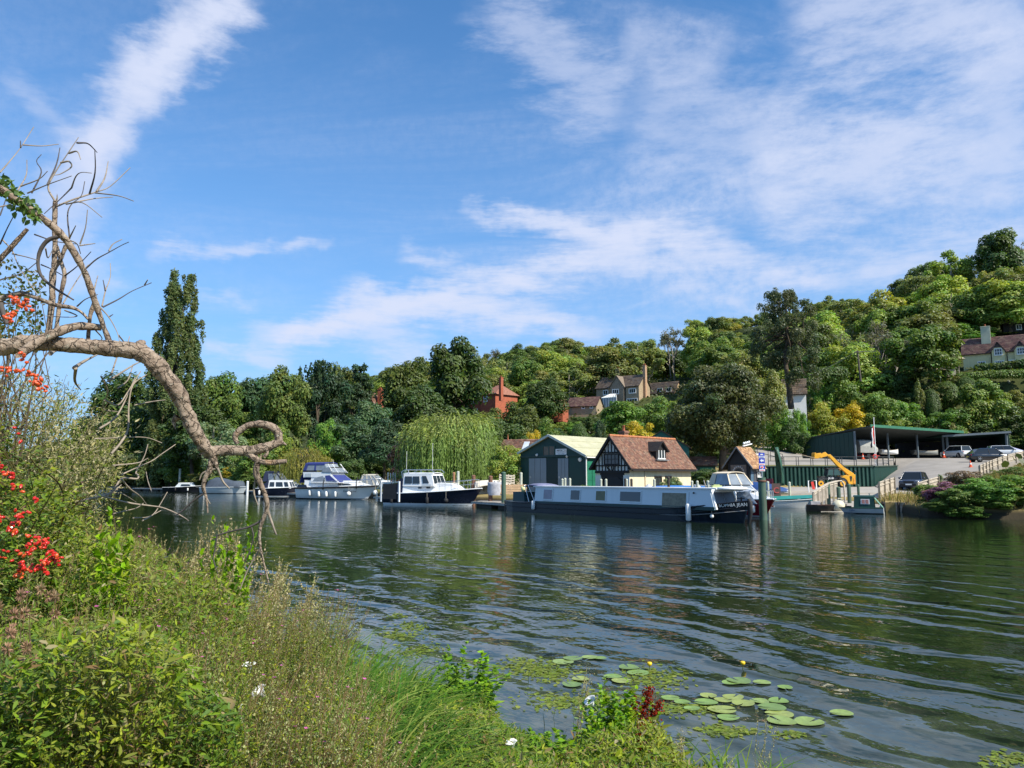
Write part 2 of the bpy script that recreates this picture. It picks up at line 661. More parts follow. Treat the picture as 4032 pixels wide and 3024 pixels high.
def height_tp(tp,s,x,y):
	z = np.interp(tp,*_PF)
	z2 = np.interp(tp,_PF[0],[v if t not in _PFR else _PFR[t] for t,v in zip(*_PF)])
	kr = sm((s + 50) / 40)
	z = z * (1 - kr) + z2 * kr
	mound = sm((s - 25.5) / 5) * np.interp(tp,[0,2,10,25,35,45,60],[0,.35,.75,1.0,1.3,1.2,0]) * sm((60 - s) / 20)
	z = z + mound
	pad = np.interp(y,[56,70,78,84,88,95,100,108,122,132,140],[.72,.6,.7,1.0,.9,1.3,2.4,4.2,5.0,9,30])
	padl = np.interp(y,[56,89.5,92.5,100,108,122,132,140],[.72,.85,3.2,3.5,4.4,5.0,9,30])
	pad = np.where(x < 33.0 + (y - 68) * .43,padl,pad)
	w = sm((x - 24) / 3) * sm((26.5 - s) / 2.5) * (tp > 2) * sm((96 - x) / 8)
	z = np.where((w > 0) & (z > pad),z * (1 - w) + pad * w,z)
	return z
def terr(x,y):
	x = np.asarray(x,float)
	y = np.asarray(y,float)
	t,s = ts(x,y)
	tb = np.interp(s,*_TB)
	tp = np.where(t > 30,t,np.where(t > tb,(t - tb) / np.maximum(1 - tb / 30,.05),t - tb * np.clip(1 + (t - tb) / 15,0,1)))
	return height_tp(tp,s,x,y)
def terrz(x,y):
	return float(terr(x,y))
def build_land():
	tv = np.concatenate([[-200,-120,-80,-65],np.arange(-58,-36,1.0),[-34,-25,-12,-3,-0.25,0.0,0.6,1.5,3],
						 np.arange(5,60,2.5),np.arange(60,280,5),[300,340,420]])
	svs = np.concatenate([[-600,-500,-400,-320],np.arange(-260,-60,6),np.arange(-60,64,1.6),np.arange(64,180,5),[200,260,340,500]])
	T,Sg = np.meshgrid(tv,svs,indexing='ij')
	X,Y = xy(t_of(T,Sg),Sg)
	Z = height_tp(T,Sg,X,Y)
	nz = np.array([mnoise.noise((a * 0.12,b * 0.12,0.3)) for a,b in zip(X.ravel(),Y.ravel())]).reshape(X.shape)
	Z = Z + nz * np.clip((T - 30) / 60,0,1) * 1.6 + nz * 0.06
	n,m = T.shape
	V = np.stack([X,Y,Z],-1).reshape(-1,3)
	i,j = np.meshgrid(np.arange(n - 1),np.arange(m - 1),indexing='ij')
	a = (i * m + j).ravel()
	F = np.stack([a,a + m,a + m + 1,a + 1],-1)
	mm,nt,b = principled('earth_and_grass')
	tc = nt.new('ShaderNodeTexCoord').outputs['Object']
	sep = nt.new('ShaderNodeSeparateXYZ')
	nt.l.new(tc,sep.inputs[0])
	n1 = nt.noise(tc,0.35,6.0,0.65)
	n2 = nt.noise(tc,4.0,5.0,0.7)
	dry = nt.ramp(nt.math('ADD',nt.math('MULTIPLY',n1,0.6),nt.math('MULTIPLY',n2,0.4)),
				 [(0.30,(0.10,0.115,0.035)),(0.46,(0.24,0.19,0.075)),(0.60,(0.36,0.27,0.12)),(0.75,(0.26,0.20,0.10))])
	wood = nt.ramp(n2,[(0.3,(0.030,0.038,0.014)),(0.5,(0.055,0.07,0.022)),(0.7,(0.085,0.080,0.035))])
	green = nt.ramp(n2,[(0.3,(0.05,0.07,0.02)),(0.55,(0.085,0.105,0.03)),(0.75,(0.13,0.125,0.05))])
	dry = nt.mix(nt.mapr(sep.outputs[0],-4.0,-22.0),dry,green)
	cc = nt.mix(nt.mapr(nt.math('ADD',sep.outputs[2],nt.math('MULTIPLY',nt.math('SUBTRACT',n1,.5),5.0)),3.0,6.5),dry,wood)
	mud = nt.mapr(sep.outputs[2],0.72,0.30)
	cc = nt.mix(mud,cc,(0.05,0.042,0.028,1))
	nt.l.new(cc,b.inputs['Base Color'])
	b.inputs['Roughness'].default_value = 0.95
	b.inputs['Specular IOR Level'].default_value = 0.1
	bn = nt.new('ShaderNodeBump')
	bn.inputs['Strength'].default_value = 0.6
	bn.inputs['Distance'].default_value = 0.08
	nt.l.new(n2,bn.inputs['Height'])
	nt.l.new(bn.outputs[0],b.inputs['Normal'])
	me = np_mesh('ground',V,F,mm,smooth=True)
	tag(link('ground',me),'dry grassy valley side rising from the river',None,None,'structure')
def build_water():
	mm,nt,b = principled('river_water')
	tc = nt.new('ShaderNodeTexCoord').outputs['Object']
	sep = nt.new('ShaderNodeSeparateXYZ')
	nt.l.new(tc,sep.inputs[0])
	x,y,z = sep.outputs
	# distance along the normal of the wake crests
	cx = nt.math('ADD',nt.math('MULTIPLY',x,0.845),nt.math('MULTIPLY',y,0.535))
	al = nt.math('ADD',nt.math('MULTIPLY',x,0.535),nt.math('MULTIPLY',y,-0.845))
	big = nt.noise(tc,0.33,3.0,0.55)
	mid = nt.noise(tc,1.1,3.0,0.55)
	cc = nt.new('ShaderNodeCombineXYZ')
	nt.l.new(nt.math('MULTIPLY',cx,1.0),cc.inputs[0])
	nt.l.new(nt.math('MULTIPLY',al,0.22),cc.inputs[1])
	stretch = cc.outputs[0]
	warp = nt.math('ADD',nt.math('MULTIPLY',big,2.6),nt.math('MULTIPLY',mid,0.55))
	cw = nt.math('ADD',cx,warp)
	def train(lam,amp,ph=0.0):
		return nt.math('MULTIPLY',nt.math('SINE',nt.math('ADD',nt.math('MULTIPLY',cw,2 * PI / lam),ph)),amp)
	# wake of a passing boat: strongest on the near side
	env = nt.math('MULTIPLY',nt.mapr(y,4.0,34.0,1.0,0.10),nt.mapr(nt.noise(stretch,0.42,3.0,0.5),0.3,0.62,0.35,1.0))
	h = nt.math('ADD',train(0.98,WAKE * 0.0165),train(0.57,WAKE * 0.0050,1.7))
	h = nt.math('ADD',h,train(1.73,WAKE * 0.016,0.6))
	h = nt.math('MULTIPLY',h,env)
	# wind ripple
	c2 = nt.new('ShaderNodeCombineXYZ')
	nt.l.new(nt.math('MULTIPLY',cx,1.0),c2.inputs[0])
	nt.l.new(nt.math('MULTIPLY',al,0.5),c2.inputs[1])
	rip = nt.noise(c2.outputs[0],3.2,3.0,0.6)
	rip2 = nt.noise(c2.outputs[0],9.0,2.0,0.55)
	gust = nt.mapr(nt.noise(tc,0.12,3.0,0.6),0.35,0.65,0.55,1.1)
	near = nt.mapr(y,5.0,26.0,0.62,1.0)
	rr = nt.math('ADD',nt.math('MULTIPLY',rip,RIPPLE * 0.034),nt.math('MULTIPLY',rip2,RIPPLE * 0.0065))
	rr = nt.math('MULTIPLY',rr,nt.math('MULTIPLY',gust,near))
	h = nt.math('ADD',h,rr)
	bn = nt.new('ShaderNodeBump')
	bn.inputs['Strength'].default_value = 1.0
	bn.inputs['Distance'].default_value = 1.0
	nt.l.new(h,bn.inputs['Height'])
	nt.l.new(bn.outputs[0],b.inputs['Normal'])
	# weed and silt seen through the shallows of the near bank
	t_ = nt.math('ADD',nt.math('MULTIPLY',x,float(ND[0])),nt.math('MULTIPLY',nt.math('SUBTRACT',y,62.0),float(ND[1])))
	sh = nt.mapr(nt.math('ADD',t_,nt.math('MULTIPLY',nt.math('SUBTRACT',mid,.5),3.0)),-35.5,-39.5)
	weed = nt.noise(tc,1.7,6.0,0.7)
	silt = nt.ramp(weed,[(0.36,(0.015,0.026,0.020)),(0.50,(0.045,0.060,0.045)),(0.66,(0.085,0.10,0.075))])
	col = nt.mix(sh,(0.011,0.021,0.008,1),silt)
	nt.l.new(col,b.inputs['Base Color'])
	b.inputs['Roughness'].default_value = 0.025
	b.inputs['IOR'].default_value = 1.42
	b.inputs['Specular IOR Level'].default_value = 0.5
	ta = [-41.5,-30,-20,-10,0,14.5]
	sa = [-600,-300,-150,-75,-30,0,30,60,120,300,500]
	T,Sg = np.meshgrid(ta,sa,indexing='ij')
	X,Y = xy(T,Sg)
	n,m = T.shape
	V = np.stack([X,Y,X * 0],-1).reshape(-1,3)
	i,j = np.meshgrid(np.arange(n - 1),np.arange(m - 1),indexing='ij')
	a = (i * m + j).ravel()
	F = np.stack([a,a + m,a + m + 1,a + 1],-1)
	tag(link('river',np_mesh('river',V,F,mm,smooth=True)),'dark green rippled river water',None,None,'structure')
WAKE = 0.85
RIPPLE = 0.50
build_land()
build_water()
M_TARMAC = mat('tarmac',(0.30,0.275,0.245),0.92,0.10,0.5,bump=0.3,bscale=25,dirt=((0.22,0.20,0.17),0.35,0.6),spec=0.2)
M_CONC = mat('concrete',(0.36,0.33,0.29),0.9,0.12,0.7,bump=0.3,bscale=20,dirt=((0.20,0.18,0.15),0.5,0.5),spec=0.2)
M_DRYGRASS = mat('dry_grass',(0.33,0.25,0.105),0.95,0.30,1.5,bump=0.8,bscale=12,dirt=((0.16,0.16,0.05),0.7,0.8),spec=0.1)
M_GREENGRASS = mat('parched_turf',(0.21,0.19,0.065),0.95,0.30,1.2,bump=0.8,bscale=12,dirt=((0.09,0.12,0.03),0.6,0.8),spec=0.1)
def sheet(name,rows,m,label,thick=None,sub=6):
	"""ground sheet through rows of points (each row the same count), with skirts downwards"""
	rows = [[Vector(p) for p in r] for r in rows]
	n,k = len(rows),len(rows[0])
	mb = MB()
	vs = [p for r in rows for p in r]
	fs = [(i * k + j,i * k + j + 1,(i + 1) * k + j + 1,(i + 1) * k + j) for i in range(n - 1) for j in range(k - 1)]
	mb.add(vs,fs,True)
	if thick:
		edge = rows[0] + [r[-1] for r in rows[1:]] + rows[-1][-2::-1] + [r[0] for r in rows[-2:0:-1]]
		e = len(edge)
		low = [p - Vector((0,0,thick)) for p in edge]
		mb.add(edge + low,[(i,(i + 1) % e,e + (i + 1) % e,e + i) for i in range(e)])
	o = mb.build(name,m)
	return tag(o,label,None,None,'structure')
# lower yard, ramp, upper yard, road up the hill
def Pz(u,v,z):
	return GZ(u,v,z)
def XYZ(u,Y,z):
	d = pix_dir(u,1880)
	return Vector((d.x / d.y * Y,Y,z))
sheet('yard',[[XYZ(2975,62,.98),XYZ(3150,62,1.0),XYZ(3300,62.5,1.02),XYZ(3480,64,1.0),XYZ(3690,62,.98)],
			 [XYZ(2960,75,1.1),XYZ(3150,75,1.12),XYZ(3300,75,1.12),XYZ(3440,75,1.12),XYZ(3600,74,1.10)],
			 [XYZ(2960,89.7,1.15),XYZ(3150,89.7,1.18),XYZ(3300,89.7,1.18),XYZ(3425,89.7,1.18),XYZ(3440,89.7,1.22)]],
	 M_CONC,'pale concrete yard beside the water',0.6)
sheet('ramp',[[XYZ(3482,68,1.06),XYZ(3560,69,1.08),XYZ(3650,68.5,1.08),XYZ(3720,67,1.25)],
			 [XYZ(3470,76,1.16),XYZ(3560,76,1.5),XYZ(3680,76,1.75),XYZ(3800,75,2.25)],
			 [XYZ(3445,88,1.3),XYZ(3560,85,2.6),XYZ(3700,85,2.95),XYZ(3880,84,3.45)],
			 [XYZ(3530,100,3.25),XYZ(3600,96,3.85),XYZ(3740,95,4.1),XYZ(3990,94,4.2)],
			 [XYZ(3531,106.5,4.9),XYZ(3620,106.5,4.93),XYZ(3760,106.5,4.95),XYZ(4100,106.5,4.95)],
			 [XYZ(3531,121,5.3),XYZ(3620,121,5.3),XYZ(3760,121,5.3),XYZ(4130,121,5.3)]],
	 M_TARMAC,'sun bleached tarmac ramp climbing from the yard',1.5)
sheet('yard',[[XYZ(2960,90.3,3.55),XYZ(3200,90.3,3.55),XYZ(3436,90.3,3.55)],
			 [XYZ(2960,95,3.85),XYZ(3200,95,3.85),XYZ(3480,95,3.80)],
			 [XYZ(2960,106,4.85),XYZ(3200,106,4.9),XYZ(3529,106,4.88)],
			 [XYZ(3040,121,5.35),XYZ(3300,121,5.3),XYZ(3529,121,5.3)]],
	 M_TARMAC,'upper yard behind the green retaining wall',3.0)
sheet('turf',[[XYZ(3000,90.5,3.575),XYZ(3200,90.5,3.575),XYZ(3430,90.5,3.575)],
			 [XYZ(3000,93.5,3.79),XYZ(3200,93.5,3.79),XYZ(3440,93.5,3.76)]],
	 M_GREENGRASS,'strip of green turf along the top of the wall',0.05)
sheet('road',[[P(2930,1795,101),P(3000,1806,101),P(3160,1800,105)],
			 [P(2950,1776,109),P(3040,1776,111),P(3150,1770,114)],
			 [P(3010,1757,119),P(3090,1752,122),P(3165,1742,125)],
			 [P(3100,1734,130),P(3150,1728,133),P(3220,1720,136)]],
	 M_TARMAC,'narrow road climbing the hillside behind the hut',3.0)
sheet('verge',[[P(2920,1793,102),P(2942,1778,108),P(3000,1757,118.5),P(3095,1732,130)],
				[P(2905,1775,104),P(2932,1764,111),P(2990,1746,121),P(3085,1722,133)]],
	 M_DRYGRASS,'dry grass verge of the hill road',2.0)
# parched lawn at the water's edge and the slipway
sheet('lawn',[[XYZ(2905,58.0,.66),XYZ(3020,59.5,.66),XYZ(3120,59,.68),XYZ(3200,59.5,.7)],
			 [XYZ(2905,66,1.02),XYZ(3020,66,1.03),XYZ(3120,66,1.05),XYZ(3205,66,1.05)]],
	 M_DRYGRASS,'parched yellow lawn at the water',0.9)
sheet('lawn',[[XYZ(3480,51.6,.62),XYZ(3540,51.2,.62),XYZ(3600,50.6,.64)],
			 [XYZ(3478,64,.99),XYZ(3545,66,1.04),XYZ(3640,66,1.04)]],
	 M_DRYGRASS,'patch of parched lawn beside the picket fence',1.2)
sheet('slipway',[[XYZ(3225,51,-.1),XYZ(3330,50,-.1),XYZ(3470,49.5,-.1)],
				 [XYZ(3230,56,.5),XYZ(3330,56,.5),XYZ(3475,55,.5)],
				 [XYZ(3225,66,1.08),XYZ(3330,66,1.1),XYZ(3475,66,1.1)]],
	 M_CONC,'pale concrete slipway running into the water',0.8)
# ================================================================== trees
RG = np.random.default_rng(11)
M_LEAF = leaf_mat('tree_leaves',0.42,0.16,0.05,0.6)
M_BARK = mat('tree_bark',(0.10,0.08,0.06),0.95,0.3,2.0,bump=0.8,bscale=6,spec=0.1)
M_PALEBARK = mat('pale_bark',(0.33,0.29,0.23),0.95,0.3,2.0,bump=0.6,bscale=6,spec=0.1)
def sph(n,rng=RG):
	v = rng.normal(size=(n,3))
	return norm(v)
def lobed_crown(lobes,n,size,rng=RG,jit=0.17,updir=0.50,rnd_n=0.60,shell=0.35,aspect=0.62,tmpl=LEAF_CLUMP,droop=0.0):
	"""lobes: list of (center(3), radii(3)); n leaf clumps spread near the lobes' surfaces"""
	C = np.array([l[0] for l in lobes],float)
	Rr = np.array([l[1] if hasattr(l[1],'__len__') else (l[1],) * 3 for l in lobes],float)
	w = (Rr[:,0] * Rr[:,2]) ** 1.0
	idx = rng.choice(len(lobes),n,p=w / w.sum())
	d = sph(n,rng)
	d[:,2] = np.where((d[:,2] < -0.3) & (rng.random(n) < 0.6),-d[:,2],d[:,2])
	r = 1.0 - shell * rng.random(n) ** 1.6 + rng.normal(0,0.05,n)
	pos = C[idx] + d * Rr[idx] * r[:,None]
	out = norm(d / Rr[idx])
	nrm = norm(out + np.array([0,0,updir]) + rng.normal(0,1,(n,3)) * rnd_n * 0.6)
	dirv = norm(np.cross(nrm,rng.normal(size=(n,3))) + np.array([0,0,-droop]))
	L = size * rng.uniform(0.6,1.35,n)
	lj = rng.normal(0,1,(len(lobes),1))
	tint = np.ones((n,3)) * (1 + jit * 0.55 * lj[idx] + rng.normal(0,jit,(n,1)))
	tint *= 1 + np.array([1.0,0.1,-0.5]) * rng.normal(0,0.12,(n,1)) + np.array([1,.2,0]) * 0.10 * rng.normal(0,1,(len(lobes),1))[idx]
	return leaves(pos,dirv,nrm,L,L * aspect,np.clip(tint,0.3,2.2),tmpl)
def envelope_lobes(k,c,rad,lr,rng=RG,zmin=None,up=0.15):
	d = sph(k * 2,rng)
	d = d[d[:,2] > -0.75][:k]
	c = np.array(c,float)
	rad = np.array(rad,float)
	out = []
	for q in d:
		f = rng.uniform(0.50,1.05)
		p = c + q * rad * f
		r = rng.uniform(*lr)
		if zmin is not None and p[2] - r * .8 < zmin:
			p[2] = zmin + r * .8
		out.append((p,(r,r,r * rng.uniform(0.75,1.0))))
	return out
def limb_path(a,b,rng=RG,k=5,wob=0.12):
	a = np.array(a,float)
	b = np.array(b,float)
	t = np.linspace(0,1,k)[:,None]
	L = np.linalg.norm(b - a)
	p = a + (b - a) * t
	p[1:-1] += rng.normal(0,wob * L / k,(k - 2,3))
	return p
def trunk_mesh(name,h,r,limbs,m=M_BARK,rng=RG,fork=0.35,lean=0.0):
	parts = []
	top = np.array([rng.normal(0,.03 * h) + lean * h,rng.normal(0,.03 * h),h])
	tp = limb_path((0,0,-0.6),top,rng,7,0.10)
	parts.append(np_tube(tp,np.linspace(r * 1.25,r * 0.25,7),(1,1,1),7))
	for q in limbs:
		s_ = rng.uniform(fork,0.85)
		i = s_ * 6
		a = tp[int(i)] + (tp[min(int(i) + 1,6)] - tp[int(i)]) * (i - int(i))
		lp = limb_path(a,q,rng,5,0.25)
		parts.append(np_tube(lp,np.linspace(r * 0.45,r * 0.10,5),(1,1,1),5))
	v,f,c = merge(parts)
	return np_mesh(name,v,f,m,c,True)
PROTO = {}
def proto(kind,lobes,n,size,trunk_h,trunk_r,nl=6,bark=M_BARK,H=10.0,W=7.0,fork=0.35,**kw):
	v,f,c = lobed_crown(lobes,n,size,**kw)
	cm = np_mesh('crown',v,f,M_LEAF,c)
	ends = [lobes[i][0] for i in RG.choice(len(lobes),min(nl,len(lobes)),replace=False)]
	tm = trunk_mesh('trunk',trunk_h,trunk_r,ends,bark,fork=fork)
	PROTO[kind] = (cm,tm,H,W)
for i in range(3):   # rounded dense broadleaf
	proto(f'broad{i}',envelope_lobes(42,(0,0,6.0),(3.5,3.5,4.0),(0.75,1.35),zmin=1.3) + [((0,0,6.0),(2.3,2.3,3.2))],
		 13000,0.31,8.0,0.26)
for i in range(2):   # tall domed, fuller at the top
	proto(f'tall{i}',envelope_lobes(30,(0,0,7.2),(3.3,3.3,2.8),(0.8,1.3)) + envelope_lobes(16,(0,0,4.4),(2.8,2.8,2.2),(0.6,1.0),zmin=1.6),
		 12500,0.31,8.6,0.22)
for i in range(3):   # loose, see-through ash with bare stems below
	proto(f'loose{i}',envelope_lobes(26,(0,0,7.2),(3.2,3.2,2.7),(0.5,0.95)) + envelope_lobes(6,(0,0,4.5),(2.4,2.4,1.5),(0.4,0.7)),
		 6500,0.28,9.0,0.15,nl=18,bark=M_PALEBARK,fork=0.2,shell=0.6,rnd_n=1.2)
for i in range(3):   # shrub, leafy to the ground
	proto(f'shrub{i}',envelope_lobes(34,(0,0,4.6),(3.7,3.7,4.9),(0.8,1.5),zmin=0.1) + [((0,0,4),(2.6,2.6,3.6))],
		 11000,0.34,6.0,0.2,nl=4)
# clipped hedge ball / hedge block
proto('clipped',[((0,0,4.8),(3.5,3.5,5.0))],9000,0.30,3.0,0.2,nl=1,shell=0.10,rnd_n=0.5)
# upright flame-shaped shrub / yew
proto('upright',[((RG.normal(0,.8),RG.normal(0,.8),z),(1.7 - z * .10,1.7 - z * .10,1.6)) for z in np.linspace(1.2,8.6,22)],
	 9000,0.32,7.0,0.2,nl=2)
def cedar_proto():
	lob = []
	for z in np.linspace(2.2,9.4,11):
		rr = 3.5 * (1 - (z / 10.2) ** 2.2) + 0.35
		for k in range(7):
			a = RG.uniform(0,2 * PI)
			q = rr * RG.uniform(.35,.95)
			lob.append((np.array([q * math.cos(a),q * math.sin(a),z + RG.normal(0,.18)]),(rr * .36 + .2,rr * .36 + .2,0.30)))
	proto('cedar',lob,11000,0.30,9.8,0.25,nl=16,updir=0.8,rnd_n=0.9,shell=0.7)
def spiky_proto():
	"""dark pine with a crown of upright spikes"""
	lob = envelope_lobes(26,(0,0,5.6),(3.4,3.4,3.4),(0.7,1.2),zmin=1.0)
	for k in range(26):
		a = RG.uniform(0,2 * PI)
		q = RG.uniform(0,2.2)
		for j in range(4):
			f = 1 + j * .16
			lob.append((np.array([q * f * math.cos(a),q * f * math.sin(a),7.6 - q * .35 + j * .62]),(.26 - j * .045,.26 - j * .045,.42)))
	proto('spiky',lob,12000,0.28,8.8,0.25,nl=6)
def bare_proto(i):
	parts = []
	tips = []
	def grow(a,d,L,r,depth):
		b = a + d * L
		parts.append(np_tube(limb_path(a,b,RG,4,0.15),np.linspace(r,r * .6,4),(1,1,1),4))
		if depth == 0:
			tips.append(b)
			return
		for k in range(3 if depth > 1 else 4):
			nd = norm((d + RG.normal(0,.42,3) + np.array([0,0,.22]))[None])[0]
			grow(a + d * L * RG.uniform(.6,1),nd,L * RG.uniform(.55,.8),r * .55,depth - 1)
	for k in range(3):
		grow(np.array([RG.normal(0,.4),RG.normal(0,.4),-.3]),norm(np.array([[RG.normal(0,.18),RG.normal(0,.18),1]]))[0],3.6,.13,3)
	v,f,c = merge(parts)
	v[:,2] *= 10.0 / v[:,2].max()
	tm = np_mesh('trunk',v,f,M_PALEBARK,c,True)
	lob = [(t * np.array([1,1,10.0 / max(9.0,max(q[2] for q in tips))]),(.5,.5,.45)) for t in tips]
	vv,ff,cc = lobed_crown(lob,2600,0.24,shell=1.0,rnd_n=1.3)
	PROTO[f'bare{i}'] = (np_mesh('crown',vv,ff,M_LEAF,cc),tm,10.0,6.5)
cedar_proto()
spiky_proto()
bare_proto(0)
bare_proto(1)
C_DARK = (0.088,0.144,0.037)
C_BEECH = (0.129,0.176,0.044)
C_MID = (0.151,0.232,0.047)
C_OLIVE = (0.196,0.220,0.061)
C_ASH = (0.250,0.295,0.104)
C_LIGHT = (0.265,0.345,0.063)
C_YELL = (0.306,0.302,0.045)
C_GOLD = (0.469,0.389,0.030)
C_BLUE = (0.084,0.156,0.067)
C_SILV = (0.228,0.304,0.147)
C_BRIGHT = (0.144,0.271,0.043)
C_PURP = (0.077,0.034,0.038)
C_GREY = (0.158,0.162,0.095)
C_CONI = (0.055,0.100,0.047)
def plant(kind,x,y,z,w,h,color,name,label,cat='tree',group=None,rz=None):
	cm,tm,H,W = PROTO[kind]
	r = thing(name,label,cat,(x,y,z),rnd.uniform(0,6.28) if rz is None else rz,group)
	r.scale = (w / W,w / W,h / H)
	c = link('crown',cm,r)
	j = rnd.uniform(0.9,1.1)
	c.color = (color[0] * j,color[1] * j,color[2] * j,1)
	link('trunk',tm,r)
	return r
def tree_at(kind,u,vt,w,Y,color,name,label,cat='tree',group=None,vb=None):
	"""u, vt, w measured in the photograph (2212 px wide) at depth Y"""
	b = P(u * K,1880,Y)
	while terrz(b.x,Y) < 0.6 and Y < 220:      # never in the river
		Y += 1.5
		b = P(u * K,1880,Y)
	if u > 1742 and u < 2225 and 100 < Y < 127:  # behind the boat store, not inside it
		Y = 127 + (Y % 3)
		b = P(u * K,1880,Y)
	z = terrz(b.x,Y) if vb is None else P(u * K,vb * K,Y).z
	top = P(u * K,vt * K,Y).z
	return plant(kind,b.x,Y,z - 0.15,w * K / FPX * Y,max(top - z,0.5),color,name,label,cat,group)
# ---- the Lombardy-like poplar on the left
def poplar():
	base = P(372 * K,1880,142)
	zt = P(372 * K,578 * K,142).z
	zb = terrz(base.x,142)
	H = zt - zb
	lob = []
	prof = [(0.02,5.4),(.12,5.6),(.28,5.6),(.42,5.2),(.55,4.9),(.68,4.1),(.80,3.6),(.90,2.8),(.97,1.7)]
	for i in range(380):
		zf = RG.uniform(.03,.965)
		rr = np.interp(zf,[p[0] for p in prof],[p[1] for p in prof])
		a = RG.uniform(0,2 * PI)
		q = rr * math.sqrt(RG.uniform(.12,1.0)) * 0.98
		s_ = RG.uniform(.55,1.0) * (1.25 - .6 * zf)
		lob.append((np.array([q * math.cos(a),q * math.sin(a),zf * H]),(s_ * .85,s_ * .85,s_ * RG.uniform(1.9,3.0))))
	# the photo's gap of sky and a lower left shoulder
	lob = [l for l in lob if not (-1.9 < l[0][0] < -1.2 and .55 < l[0][2] / H < .66)]
	lob = [l for l in lob if not (l[0][0] < -1.7 and l[0][2] / H > .90)]
	v,f,c = lobed_crown(lob,80000,0.36,shell=0.45,updir=0.1,rnd_n=0.9,jit=0.22)
	r = thing('poplar_tree','very tall dark green poplar rising above every other tree on the left','tree',(base.x,142,zb))
	o = link('crown',np_mesh('crown',v,f,M_LEAF,c),r)
	o.color = (0.150,0.200,0.070,1)
	link('trunk',trunk_mesh('trunk',H * .9,.55,[l[0] for l in lob[:14]]),r)
# ---- weeping willows
def willow(u,vt,w,Y,strands,label,col,zb=None,seedk=0,vb=None):
	rng = np.random.default_rng(40 + seedk)
	base = P(u * K,1880,Y)
	z0 = terrz(base.x,Y)
	H = P(u * K,vt * K,Y).z - z0
	Rw = w * K / FPX * Y / 2
	pos,dv,nr,ln,ti = [],[],[],[],[]
	heads = []
	for k in range(34):   # boughs whose ends carry the curtains
		a = rng.uniform(0,2 * PI)
		q = math.sqrt(rng.uniform(.02,1)) * .93
		heads.append((np.array([q * Rw * math.cos(a),q * Rw * math.sin(a),H * (1.0 - .46 * q ** 2.0) * rng.uniform(.90,1.0)]),rng.normal(0,1)))
	for k in range(strands):
		h,lj = heads[rng.integers(len(heads))]
		p = h + rng.normal(0,1,3) * np.array([Rw * .15,Rw * .15,H * .035])
		rr = math.hypot(p[0],p[1])
		if rr > Rw:
			p[:2] *= Rw / rr
		out = np.array([p[0],p[1],0]) / max(rr,.1)
		d = out * rng.uniform(.2,.7) + np.array([0,0,rng.uniform(.1,.5)])
		L = max(p[2] - rng.uniform(.4,H * .45) * (0.4 if rr > Rw * .6 else 1),.8)
		if p[2] < H * .45:
			continue
		m = int(L / .28) + 3
		ts_ = 1 + rng.normal(0,.16) + .18 * lj
		for i in range(m):
			d = d * .72 + np.array([0,0,-1]) * .28 + rng.normal(0,.02,3)
			d /= np.linalg.norm(d)
			p = p + d * .28
			if p[2] < .5:
				break
			pos.append(p.copy())
			dv.append(d + rng.normal(0,.25,3))
			nr.append(out + rng.normal(0,.55,3) + np.array([0,0,.2]))
			ln.append(rng.uniform(.28,.5))
			ti.append(np.array([1,1,1]) * (ts_ + rng.normal(0,.15)) * (1 + np.array([.35,.12,-.2]) * (.7 if i < 4 else 0)))
	pos,dv,nr,ln,ti = map(np.array,(pos,dv,nr,ln,ti))
	v,f,c = leaves(pos,dv,nr,ln,ln * .24,np.clip(ti,.3,2.5),LEAF_DIAMOND)
	r = thing('weeping_willow',label,'tree',(base.x,Y,z0))
	o = link('crown',np_mesh('crown',v,f,M_LEAF,c),r)
	o.color = (*col,1)
	link('trunk',trunk_mesh('trunk',H * .75,.40,[h[0] for h in heads[:14]],fork=.25),r)
def tall_conifer():
	"""tall ragged tree with drooping sprays and a bare lower trunk, left of the cream cottage"""
	Y = 122
	b = P(1716 * K,1880,Y)
	z0 = P(1716 * K,868 * K,Y).z
	H = P(1716 * K,621 * K,Y).z - z0
	lob = []
	for i in range(112):
		zf = RG.uniform(.34,.97)
		rr = np.interp(zf,[.30,.45,.60,.75,.88,1.0],[3.6,5.4,5.2,4.6,3.9,1.6])
		a = RG.uniform(0,2 * PI)
		q = rr * math.sqrt(RG.uniform(.08,1))
		lob.append((np.array([q * math.cos(a) - .4,q * math.sin(a),zf * H]),(RG.uniform(.55,1.0),RG.uniform(.55,1.0),RG.uniform(.7,1.5))))
	for i in range(10):
		a = RG.uniform(0,2 * PI)
		lob.append((np.array([2.6 * math.cos(a) + 1.5,2.6 * math.sin(a),RG.uniform(.15,.3) * H]),(1.0,1.0,1.1)))
	v,f,c = lobed_crown(lob,26000,0.33,shell=0.7,rnd_n=1.1,droop=0.9,aspect=0.42)
	r = thing('fir_tree','tall ragged dark tree with bare lower trunk standing above the hillside gardens','tree',(b.x,Y,z0 - .5))
	o = link('crown',np_mesh('crown',v,f,M_LEAF,c),r)
	o.color = (0.092,0.115,0.056,1)
	link('trunk',trunk_mesh('trunk',H * .95,.42,[l[0] for l in lob[::4]]),r)
